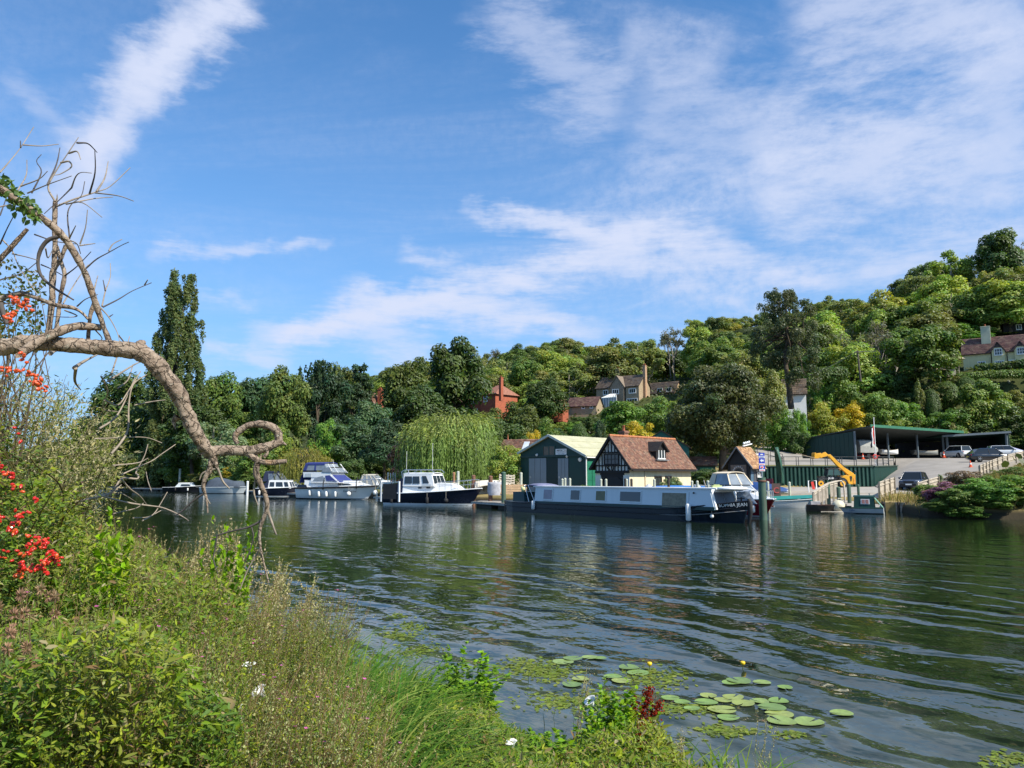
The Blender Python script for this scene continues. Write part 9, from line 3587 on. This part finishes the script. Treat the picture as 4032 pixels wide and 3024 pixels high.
HERB_INFO = {
	'mugwort': ('mugwort_plant','pale seeding mugwort','plant','seeding mugwort on the near bank'),
	'willowherb': ('willowherb_plant','pink-brown seeding willowherb','plant','willowherb on the near bank'),
	'leafy': ('leafy_herb','leafy green herb','plant','leafy herbs on the near bank'),
	'sedge': ('sedge_clump','arching green sedge clump','grass clump','sedge clumps along the near bank'),
}
def scatter(kind,n,ufun,hr,ylim=(2.5,22),tlim=(-45.2,-40.4)):
	"""individual plants on the bank; ufun limits where along the picture they grow"""
	k = 0
	tries = 0
	made = []
	nm,lab,cat,grp = HERB_INFO[kind]
	while k < n and tries < n * 60:
		tries += 1
		y = ylim[0] * (ylim[1] / ylim[0]) ** RF.random()
		u = RF.uniform(-150,3100)
		x = (u - 2016) / FPX * y
		t,s = ts(x,y)
		if not (tlim[0] - 2 < t < tlim[1] + RF.normal(0,.08)) or RF.random() > ufun(u,y):
			continue
		g = terrz(x,y)
		H = min(float(veg_top(np.array(x),np.array(y))) - g + RF.uniform(-.02,.10),hr[1])
		if kind == 'sedge':
			H = max(min(H,.62),hr[0] + .20) if u < 1680 else RF.uniform(.22,.38)
		if H < hr[0]:
			continue
		h = H * RF.uniform(.85,1.05)
		o = herb(kind,x,y,h,nm,lab,cat,grp,w=min(max(h,.45),.85) if kind != 'sedge' else RF.uniform(.8,1.05))
		made.append((u,y,o))
		k += 1
	rows_ = ((0,3.2,'nearest the camera'),(3.2,5.5,'in the middle of the bank'),(5.5,99,'along the water edge'))
	for y0,y1,wh in rows_:
		l = sorted([m for m in made if y0 <= m[1] < y1],key=lambda m: m[0])
		for i,(u,y,o) in enumerate(l):
			o['label'] = f'{ordinal(i)} {lab} from the left {wh}'
def band(u,pts):
	return float(np.interp(u,[p[0] for p in pts],[p[1] for p in pts]))
scatter('mugwort',150,lambda u,y: band(u,[(-200,.7),(300,.8),(600,1),(1250,1),(1400,.10),(2000,.12),(2300,.2),(3100,.1)]) * (1 if y > 2.4 else .3),(.30,1.5))
scatter('willowherb',170,lambda u,y: band(u,[(-200,.3),(400,.9),(1200,1),(1330,1),(1400,.05),(3100,0)]) * (1 if y > 2.4 else .3),(.30,1.4))
scatter('leafy',280,lambda u,y: band(u,[(-200,.6),(500,.7),(900,1),(1250,.9),(1350,.3),(1900,.1),(2600,.3),(3100,.1)]),(.25,1.2))
scatter('sedge',210,lambda u,y: band(u,[(700,0),(950,.4),(1250,.9),(1500,1),(1640,1),(1720,.30),(2000,.16),(2400,.15),(2600,.6),(2700,.9),(3050,.9),(3100,0)]) * (1 if y < 8.6 and not (1640 < u < 2560 and y < 6.4) else 0),(.30,.85),(3.0,8.6),(-44.0,-40.25))
def spires():
	l = [(640,2070,8.5),(720,2010,9.5),(770,2040,9),(805,2010,9.5),(840,2060,9),(905,2000,9),(930,2060,8.6),(870,2120,8),(980,2130,8),(1030,2150,8.5),(1090,2200,8),(700,2100,8),(600,2110,8),(560,2060,9),(1010,2220,7.4),(1150,2260,7.6),
		 (760,2130,7),(680,2160,6.6),(900,2190,6.8),(960,2200,6.4)]
	for i,(u,v,Y) in enumerate(sorted(l)):
		p = P(u,v,Y)
		t_,s_ = ts(p.x,Y)
		while t_ > -40.5 and Y > 4:
			Y -= .2
			p = P(u,v,Y)
			t_,s_ = ts(p.x,Y)
		herb('spire',p.x,Y,max(p.z - terrz(p.x,Y),.4),'mugwort_plant',f'{ordinal(i)} tall pale mugwort spire from the left against the river','plant','tall mugwort spires against the river',w=1.0)
	l = [(1240,2300,8.6),(1290,2285,8.8),(1320,2320,8.6),(1270,2350,8.2),(1200,2340,8.2),(1310,2400,8.2),(1250,2420,7.8),(1180,2420,7.6),(1130,2380,7.6)]
	for i,(u,v,Y) in enumerate(sorted(l)):
		p = P(u,v,Y)
		t_,s_ = ts(p.x,Y)
		while t_ > -40.4 and Y > 4:
			Y -= .2
			p = P(u,v,Y)
			t_,s_ = ts(p.x,Y)
		herb('willowherb',p.x,Y,max(p.z - terrz(p.x,Y),.4),'willowherb_plant',f'{ordinal(i)} plant from the left of the pinkish willowherb clump jutting over the water','plant','willowherb clump jutting over the water',w=.9)
spires()
def at_px(u,v,Y):
	p = P(u,v,Y)
	return p
def special_plants():
	# bindweed mounds
	for u,Y,vt,w,lab in ((1850,6.5,2600,.95,'bright green bindweed mound rising above the sedge in the bottom centre'),(1770,6.1,2720,.85,'lower bindweed mound in front of the brightest one'),
							 (2380,5.1,2750,.62,'bindweed climbing beside the dark red dock at the bottom'),(2480,5.2,2760,.55,'bindweed leaves right of the white trumpet flower'),
							 (2100,5.0,2880,.6,'bindweed sprays at the bottom edge left of the dock'),(2330,4.7,2890,.6,'bindweed at the bottom edge under the white trumpet flower'),
							 (820,6.0,2160,.6,'bindweed leaves over the brown herbs left of centre'),(420,4.6,2180,.62,'broad yellow-green bindweed leaves right of the rose hips'),(470,5.2,2250,.6,'second bindweed patch right of the rose hips')):
		p = P(u,vt,Y)
		g = terrz(p.x,Y)
		for k in range(2):
			herb('bindweed',p.x + RF.normal(0,.05),Y + RF.normal(0,.05),max(p.z - g,.35) * 1.28,'bindweed_plant',lab,'plant',None,w=w) if k == 0 else None
		# a second, inner stem of the same plant is part of it
		r = [o for o in COL.objects if o.get('label') == lab][0]
		for nm,me in HERBS['bindweed'][RF.integers(3)]:
			o = link(nm,me,r)
			o.rotation_euler = (0,0,2.1)
			o.scale = (.85,.85,.95)
		for nm,me in HERBS['bindweed'][RF.integers(3)]:
			o = link(nm,me,r)
			o.rotation_euler = (0,0,4.0)
			o.scale = (1.1,1.1,.8)
	# white trumpet flowers
	spots = [(2345,2790,5.0,.038,'large white bindweed trumpet beside the dark red dock'),(980,2665,4.3,.036,'white bindweed flower among herbs left of the sedge'),(1050,2755,3.9,.036,'white bindweed flower in the middle of the sedge edge'),
			 (960,2850,3.6,.040,'open white bindweed flower low among the herbs'),(880,2875,3.5,.030,'small white bindweed flower left of the open one'),(2020,2960,4.6,.032,'white bindweed flower at the bottom edge near the centre'),
			 (510,2795,3.2,.026,'pale flower low in the left foreground herbs')]
	M_PETAL = leaf_mat('white_petal',.4,.02,.1)
	for u,v,Y,r_,lab in spots:
		p = P(u,v,Y)
		t = thing('bindweed_flower',lab,'flower',p,0,'white bindweed flowers')
		t.rotation_euler = (RF.uniform(.1,.5),RF.uniform(-.7,.0),RF.uniform(-.5,.5))
		mb = MB()
		n = 10
		prof = [(.20,.2),(.36,1.0),(.66,1.7),(.98,2.0),(1.08,1.95)]
		rings = [[Vector((r_ * a * (1 + .06 * math.cos(5 * k * 2 * PI / n)) * math.cos(2 * PI * k / n),r_ * a * math.sin(2 * PI * k / n),r_ * z)) for k in range(n)] for a,z in prof]
		mb.loft(rings,True,False,False)
		mb.sm = [True] * len(mb.f)
		me = mb.mesh('trumpet',mat('petal_white',(0.82,0.82,0.78),.6,.03,5))
		link('trumpet',me,t)
		mb = MB()
		mb.tube([(0,0,-r_ * .6),(0,0,r_ * .1),(0,0,r_ * .7)],[r_ * .12,r_ * .26,r_ * .34],6)
		mb.build('calyx',mat('calyx_green',(0.12,0.2,0.04),.7),t)
	# dock with dark red seed spikes
	p = P(2560,2960,5.2)
	r = thing('dock_plant','dock plant with dark red-brown seed spikes at the bottom of the picture','plant',(p.x,5.2,terrz(p.x,5.2)))
	g = terrz(p.x,5.2)
	st,sd = [],[]
	for (u,v,Y) in ((2560,2700,5.2),(2600,2760,5.25),(2595,2890,5.1),(2500,2740,5.15),(2520,2860,5.05)):
		e = np.array(P(u,v,Y)) - np.array(r.location)
		mid = np.array([e[0] * .5 - .05,e[1] * .5,e[2] * .65])
		q,rr = smooth_path([np.zeros(3),mid,e],[.005,.004,.002],8)
		st.append(np_tube(np.array(q),rr,(.22,.10,.06),5))
		q = np.array(q)
		n = 620
		i = (RF.uniform(.45,1,n) * (len(q) - 1)).astype(int)
		pos = q[i] + RF.normal(0,.016,(n,3))
		sd.append(leaves(pos,sph(n,RF),sph(n,RF),RF.uniform(.010,.019,n),RF.uniform(.010,.017,n),np.array([(.20,.055,.028)]) * RF.uniform(.6,1.5,(n,1)),LEAF_DIAMOND))
	v,f,c = merge(st)
	link('stems',np_mesh('stems',v,f,M_HERB,c),r)
	v,f,c = merge(sd)
	link('seed_spikes',np_mesh('seed_spikes',v,f,M_HERB,c),r)
	n = 26
	pos = np.stack([RF.normal(0,.09,n),RF.normal(0,.05,n),RF.uniform(.05,.5,n)],-1)
	az = RF.uniform(0,6.28,n)
	v,f,c = leaves(pos,np.stack([np.cos(az),np.sin(az),np.full(n,.5)],-1),np.repeat(np.array([[0,-.4,1.]]),n,0),RF.uniform(.12,.2,n),RF.uniform(.035,.05,n),GREENS[[0,4]][RF.integers(0,2,n)],LEAF_FOLD)
	link('leaves',np_mesh('leaves',v,f,M_HERB,c),r)
	# lone mugwort spires against the water at lower right
	for u,vt,Y,lab in ((2950,2770,5.2,'tall mugwort spire standing alone against the water at lower right'),(2680,2820,5.2,'curved mugwort spire right of the dock'),(2840,2945,4.9,'short mugwort spire left of the tall lone one'),(2240,2560,5.6,'arching mugwort spray reaching over the lily pads')):
		p = P(u,vt,Y)
		herb('spire',p.x,Y,p.z - terrz(p.x,Y),'mugwort_plant',lab,'plant',w=.32)
	# pale brown round seed heads at far left
	for u,v,Y,wh in ((10,2360,2.9,'upper left'),(140,2375,3.0,'upper right'),(80,2500,2.8,'lower left'),(130,2450,2.9,'lower right')):
		p = P(u,v,Y)
		herb('thistle',p.x,Y,p.z - terrz(p.x,Y),'seeding_thistle',f'{wh} one of four brown seeding thistles at the left edge','plant','seeding thistles at the left edge',w=.8)
special_plants()
def rose_bush():
	"""rose thicket with clusters of red hips"""
	base = P(120,2300,5.0)
	r = thing('rose_bush','tall wild rose thicket hung with clusters of red hips at the left edge','shrub',(base.x,5.0,terrz(base.x,5.0)))
	o = np.array(r.location)
	st,lf = [],[]
	tips = []
	for k in range(46):
		u,v = RF.uniform(-250,430),RF.uniform(1480,2350)
		if v < 1500 + (u + 250) * .95 * .8:
			v = 1500 + (u + 250) * .8 + RF.uniform(0,300)
		if v > 2350:
			v = RF.uniform(2150,2350)
		Y = RF.uniform(4.2,5.8)
		e = np.array(P(u,v,Y)) - o
		a = np.array([RF.normal(0,.3),RF.normal(0,.25),0])
		mid = (a + e) / 2 + np.array([RF.normal(0,.15),RF.normal(0,.15),.35 + RF.normal(0,.1)])
		q,rr = smooth_path([a,mid,e],[.009,.006,.003],8)
		q = np.array(q)
		st.append(np_tube(q,rr,(.13,.11,.05) if k % 3 else (.20,.09,.06),4))
		tips.append(q)
		n = 170
		i = (RF.uniform(.25,1,n) * (len(q) - 1)).astype(int)
		pos = q[i] + RF.normal(0,.075,(n,3))
		az = RF.uniform(0,6.28,n)
		c = GREENS[[1,2,0,5,3]][RF.integers(0,5,n)] * RF.uniform(.75,1.2,(n,1))
		lf.append(leaves(pos,np.stack([np.cos(az),np.sin(az),RF.normal(-.1,.4,n)],-1),norm(np.stack([RF.normal(.1,.5,n),RF.normal(-.3,.5,n),np.ones(n)],-1)),RF.uniform(.025,.045,n),RF.uniform(.014,.024,n),c,LEAF_FOLD))
	v,f,c = merge(st)
	link('stems',np_mesh('stems',v,f,M_HERB,c),r)
	v,f,c = merge(lf)
	link('leaves',np_mesh('leaves',v,f,M_HERB,c),r)
	# hips: each cluster a part
	M_HIP = mat('rose_hip',(0.50,0.022,0.012),.25,.25,6,spec=.5)
	M_HIPO = mat('orange_hip',(0.60,0.085,0.02),.25,.2,6,spec=.5)
	hip = MB()
	hip.lathe([(.001,-.013),(.0065,-.010),(.0085,0),(.0075,.007),(.003,.011),(.004,.014)],8)
	hm,ho = hip.mesh('hip',M_HIP),hip.mesh('hip',M_HIPO)
	cl = [(60,1180,9),(95,1195,8),(40,1250,4),(110,1205,6),(65,1235,5),(30,1460,5),(45,1455,6),(110,1460,4),(130,1490,8),(150,1510,10),(165,1520,8),(90,1410,4),(0,1840,7),(45,1870,9),(60,1915,5),(0,2040,6),(75,2020,5),(55,2060,9),(40,2100,8),
		 (130,2120,6),(180,2135,9),(170,2150,8),(125,2160,9),(200,2180,10),(215,2200,12),(225,2205,8),(190,2220,9),(70,2180,4),(20,2180,5),(90,2235,8),(110,2250,7),(80,2265,8),(160,2235,9),(170,2250,5),(95,2010,4),(75,2030,3),(60,1700,3),(120,1970,3)]
	for u,v,n in cl:
		Y = 4.05 + RF.uniform(-.25,.15)
		q = MB()
		ctr = Vector(P(u,v,Y)) - Vector(o)
		mesh_ = hm if v > 1560 or u < 30 else ho
		w = link('hip_stalk',None,None) if False else None
		par = None
		for k in range(n):
			d = Vector((RF.normal(0,.016),RF.normal(0,.016),RF.normal(0,.014)))
			ob = link('hip',mesh_ if RF.random() < .85 else ho,r,ctr + d)
			ob.rotation_euler = (RF.uniform(0,3),RF.uniform(0,3),0)
			s_ = RF.uniform(.75,1.15)
			ob.scale = (s_,s_,s_)
rose_bush()
def seed_thicket():
	"""tall twiggy greenish-brown seeding shrub behind the roses"""
	base = P(250,2000,7.2)
	r = thing('seeding_shrub','tall twiggy olive-brown shrub going to seed behind the roses, under the dead bough','shrub',(base.x,7.2,terrz(base.x,7.2)))
	o = np.array(r.location)
	st,lf,sd = [],[],[]
	for k in range(150):
		u = RF.uniform(-200,600)
		lo = np.interp(u,[-200,0,150,300,420,520,640],[1330,1380,1400,1470,1540,1600,1700])
		v = lo + abs(RF.normal(0,1)) * 170
		u = min(u,np.interp(v,[1400,1500,1700,1880,2000],[430,540,470,400,330]))
		v = min(v,1960)
		Y = RF.uniform(6.2,8.6)
		e = np.array(P(u,v,Y)) - o
		a = np.array([e[0] * .75 + RF.normal(-.35,.2),RF.normal(0,.5),0])
		mid = (a * .45 + e * .55) + np.array([-.15,0,.12])
		q,rr = smooth_path([a,mid,e],[.008,.005,.002],8)
		q = np.array(q)
		st.append(np_tube(q,rr,[(.20,.17,.11),(.10,.11,.05),(.28,.24,.17)][k % 3],4))
		n = 120
		i = (RF.uniform(.30,1,n) * (len(q) - 1)).astype(int)
		pos = q[i] + RF.normal(0,.06,(n,3))
		c = np.array([(.19,.21,.06),(.27,.27,.11),(.36,.31,.17),(.14,.18,.05),(.42,.38,.25)])[RF.integers(0,5,n)] * RF.uniform(.75,1.2,(n,1))
		lf.append(leaves(pos,norm(sph(n,RF) + np.array([.4,0,.6])),sph(n,RF),RF.uniform(.03,.075,n),RF.uniform(.008,.018,n),c,LEAF_FOLD))
		n = 70
		i = (RF.uniform(.6,1,n) * (len(q) - 1)).astype(int)
		pos = q[i] + RF.normal(0,.045,(n,3))
		sd.append(leaves(pos,sph(n,RF),sph(n,RF),RF.uniform(.012,.024,n),RF.uniform(.010,.018,n),np.array([(.44,.39,.26)]) * RF.uniform(.6,1.25,(n,1)),LEAF_DIAMOND))
	for nm,l in (('stems',st),('leaves',lf),('seed_heads',sd)):
		v,f,c = merge(l)
		link(nm,np_mesh(nm,v,f,M_HERB,c),r)
	# ivy and leaves clinging to the rising dead limb
	n = 210
	uu = RF.uniform(0,150,n)
	vv = np.interp(uu,[0,70,160,175],[715,790,860,880]) + RF.normal(0,22,n)
	pos = np.array([np.array(P(a,b,4.55 + RF.normal(0,.05))) for a,b in zip(uu,vv)])
	r = thing('ivy','leafy climber clinging to the upper dead limb at the left edge','climber',Vector(pos[0]))
	v,f,c = leaves(pos - pos[0],sph(n,RF),norm(sph(n,RF) + np.array([0,-.6,.5])),RF.uniform(.03,.06,n),RF.uniform(.02,.04,n),np.array([(.11,.17,.06)]) * RF.uniform(.6,1.4,(n,1)),LEAF_FOLD)
	link('leaves',np_mesh('leaves',v,f,M_HERB,c),r)
	st = smooth_path([np.array(P(0,720,4.5)) - pos[0],np.array(P(90,800,4.52)) - pos[0],np.array(P(180,880,4.55)) - pos[0]],[.004,.004,.002])
	v,f,c = np_tube(np.array(st[0]),st[1],(.15,.13,.07),4)
	link('stems',np_mesh('stems',v,f,M_HERB,c),r)
	# small twiggy leafy tree in the upper left behind
	n = 2600
	uu = RF.uniform(-150,170,n)
	vv = RF.uniform(1010,1380,n)
	pos = np.array([np.array(P(a,b,RF.uniform(6.0,8.0))) for a,b in zip(uu,vv)])
	keep = np.array([mnoise.noise(Vector(p) * 2.2) > -.05 for p in pos]) & (vv > 1000 + uu * .5)
	pos = pos[keep]
	n = len(pos)
	b0 = Vector((pos[:,0].mean(),7.0,.7))
	r = thing('hawthorn','sparse leafed thorn bush at the left edge above the dead bough','shrub',b0)
	v,f,c = leaves(pos - np.array(b0),sph(n,RF),sph(n,RF),RF.uniform(.03,.055,n),RF.uniform(.018,.03,n),np.array([(.10,.115,.035),(.17,.14,.06),(.07,.10,.03)])[RF.integers(0,3,n)] * RF.uniform(.8,1.3,(n,1)),LEAF_FOLD)
	link('leaves',np_mesh('leaves',v,f,M_HERB,c),r)
	st = []
	for k in range(36):
		e = pos[RF.integers(n)] - np.array(b0)
		st.append(np_tube(limb_path((RF.normal(0,.1),RF.normal(0,.1),0),e,RF,6,.25),np.linspace(.02,.003,6),(.17,.14,.10),4))
	v,f,c = merge(st)
	link('branches',np_mesh('branches',v,f,M_HERB,c),r)
seed_thicket()
def pink_flowers():
	"""loose pink flowers of willowherb and loosestrife dotted over the bank"""
	spots = [(1330,2325,6.5),(640,2170,6.5),(575,2400,4.4),(600,2400,4.4),(590,2350,4.5),(625,2365,4.4),(890,2435,4.6),(920,2330,6.0),(1115,2735,4.0),(1165,2750,4.0),(1000,2535,4.4),(1080,2670,4.1),(1160,2440,5.6),(1295,2455,6.4),(380,2390,4.0),(655,2480,4.2),
			 (440,2150,5.6),(325,2020,6.2),(300,1990,6.2),(88,2010,5.4),(8,1985,5.2),(445,2165,5.2),(200,2135,4.6),(255,1905,6.4),(325,1900,6.4),(1145,2755,4.0),(1375,2795,4.6),(1060,2850,3.8)]
	for i,(u,v,Y) in enumerate(sorted(spots)):
		p = P(u,v,Y)
		t = thing('pink_flower',f'{ordinal(i)} small pink flower from the left among the bank herbs','flower',p,RF.uniform(0,6),'small pink flowers on the near bank')
		n = 6
		az = np.linspace(0,6.28,n,endpoint=False)
		vv,f,c = leaves(np.zeros((n,3)),np.stack([np.cos(az),np.sin(az) * .7 - .2,np.full(n,.5)],-1),np.repeat(np.array([[0,-.5,1.]]),n,0),np.full(n,.013),np.full(n,.011),np.repeat(np.array([[.60,.20,.44]]),n,0) * RF.uniform(.8,1.2,(n,1)),LEAF_FOLD)
		link('petals',np_mesh('petals',vv,f,M_HERB,c),t)
		vv,f,c = np_tube(np.array([(0,0,0),(RF.normal(0,.02),0,-.10),(RF.normal(0,.03),0,-.25)]),.002,(.15,.13,.06),4)
		link('stalk',np_mesh('stalk',vv,f,M_HERB,c),t)
pink_flowers()
# ------------------------------------------------------------------ lilies and floating weed
def lilies():
	M_PAD = attr_mat('lily_leaf',.35,.45,.12,9.0)
	def z8(x,y):
		return 2400 + x / 1.3554,2400 + y / 1.3554
	def z7(x,y):
		return 1400 + x / 1.7015,2400 + y / 1.7015
	pads = [(*z8(x,y),w / 1.3554) for x,y,w in ((660,470,105),(600,537,135),(633,578,105),(515,498,110),(528,460,85),(608,486,90),(715,503,112),(902,490,100),(865,524,132),(908,560,132),(918,597,140),(1065,600,142),(1237,555,108),
													(935,418,75),(812,390,85),(690,382,120),(650,392,90),(320,475,88),(800,490,90),(390,495,80),(440,530,80))]
	pads += [(*z7(x,y),w / 1.7015) for x,y,w in ((1450,505,122),(1505,466,108),(1720,450,110),(1390,352,135),(1455,330,120),(1830,390,130),(1890,425,140),(2108,597,110),(1570,322,100),(1780,480,120),(1640,330,80))]
	M2 = MB()
	n = 22
	pads.sort(key=lambda q: (q[1] > 2705,q[0]))
	nb = sum(q[1] <= 2705 for q in pads)
	for i,(u,v,w) in enumerate(pads):
		lb = f'{ordinal(i)} lily pad from the left in the farther group' if i < nb else f'{ordinal(i - nb)} lily pad from the left in the nearer group'
		p = GZ(u,v,.006)
		r = w / FPX * p.y / 2
		t = thing('lily_pad',lb,'lily pad',(p.x,p.y,.008 + .002 * (i % 3)),RF.uniform(0,6.28),'lily pads off the near bank')
		th = np.linspace(.16,2 * np.pi - .16,n)
		V = [(0,0,0)]
		for k in (.5,1.0):
			for a in th:
				rr = r * k * (1 + .03 * math.sin(3 * a + i)) * (1.0 if k < 1 else 1.0)
				V.append((rr * math.cos(a) * 1.08,rr * math.sin(a),.003 * math.sin(2 * a + i) * k + (.006 if k == 1 else 0)))
		F = []
		for k in range(n - 1):
			F.append((0,1 + k,2 + k,2 + k))
		me = bpy.data.meshes.new('blade')
		faces = [(0,1 + k,2 + k) for k in range(n - 1)] + [(1 + k,1 + n + k,2 + n + k,2 + k) for k in range(n - 1)]
		me.from_pydata(V,[],faces)
		at = me.attributes.new('tint','FLOAT_COLOR','FACE')
		b = np.array([(.17,.27,.055),(.21,.29,.07),(.25,.30,.065),(.14,.22,.05)])[RF.integers(0,4)]
		cc = np.ones((len(faces),4),np.float32)
		cc[:,:3] = b * RF.uniform(.92,1.08,(len(faces),1))
		at.data.foreach_set('color',cc.ravel())
		me.materials.append(M_PAD)
		link('blade',me,t)
		mb = MB()
		mb.tube([(0,0,-.002),(r * .3,0,-.12),(r * .5,0,-.4)],.006,4)
		mb.build('stalk',mat('lily_stalk',(0.10,0.14,0.05),.7),t)
	for u,v,lab in ((*z8(712,306),'yellow water lily bud standing clear above the open water'),(*z8(214,310),'yellow water lily flower beside the left group of pads')):
		p = GZ(u,v + 12,0)
		t = thing('water_lily',lab,'flower',p)
		mb = MB()
		mb.tube([(0,0,-.2),(0,0,.06)],.006,5)
		mb.build('stalk',mat('lily_stalk',(0.10,0.14,0.05),.7),t)
		mb = MB()
		mb.lathe([(.004,.05),(.026,.065),(.032,.085),(.024,.10),(.004,.095)],10)
		mb.build('bloom',mat('lily_yellow',(0.72,0.50,0.02),.5,.1,20),t)
	# floating blanket weed
	parts = []
	for u,v,w,h,k in [(a_,b_,c_,d_,int(e_ * .5)) for a_,b_,c_,d_,e_ in ((2100,2632,150,34,900),(1590,2505,95,26,420),(1620,2465,70,20,260),(1610,2570,90,24,330),(2560,2668,140,50,900),(2280,2760,230,40,900),(2700,2790,130,30,420),(2180,2660,120,30,420),(2900,2880,110,18,260),(3990,2990,110,30,300),
						 (2050,2600,60,16,120),(1570,2425,50,12,120),(1690,2550,60,14,150),(2800,2870,90,22,200),(3120,2895,70,14,100),(2600,2940,110,30,200))]:
		uu = u + RF.normal(0,w * .5,k)
		vv = v + RF.normal(0,h * .5,k)
		pos = np.array([np.array(GZ(a,b,.004)) for a,b in zip(uu,vv)])
		az = RF.uniform(0,6.28,k)
		L = RF.uniform(.03,.09,k)
		c = np.array([(.19,.25,.04),(.15,.20,.05),(.25,.28,.07)])[RF.integers(0,3,k)] * RF.uniform(.7,1.2,(k,1))
		pos[:,2] += RF.uniform(0,.006,k)
		parts.append(leaves(pos,np.stack([np.cos(az),np.sin(az),np.zeros(k)],-1),np.repeat(np.array([[0,0,1.]]),k,0) + RF.normal(0,.06,(k,3)),L,L * RF.uniform(.25,.7,k),c,LEAF_CLUMP))
	v,f,c = merge(parts)
	tag(link('floating_weed',np_mesh('floating_weed',v,f,M_HERB,c)),'yellow-green blanket weed floating between the lily pads',None,None,'stuff')
	# thin emergent stems in the shallows
	n = 90
	y = RF.uniform(5.6,12,n)
	u = RF.uniform(1350,2500,n)
	x = (u - 2016) / FPX * y
	t,s = ts(x,y)
	k = (t > -40.2) & (t < -38.4)
	x,y = x[k],y[k]
	n = len(x)
	v,f,c = blades(np.stack([x,y,np.full(n,-.05)],-1),RF.uniform(0,6.28,n),RF.uniform(0,.25,n),RF.uniform(.12,.32,n),RF.uniform(.004,.008,n),np.array([(.06,.09,.03)]) * RF.uniform(.6,1.5,(n,1)),RF.uniform(0,.7,n),4)
	tag(link('water_reeds',np_mesh('water_reeds',v,f,M_HERB,c)),'thin dark reed stems standing in the shallows',None,None,'stuff')
lilies()
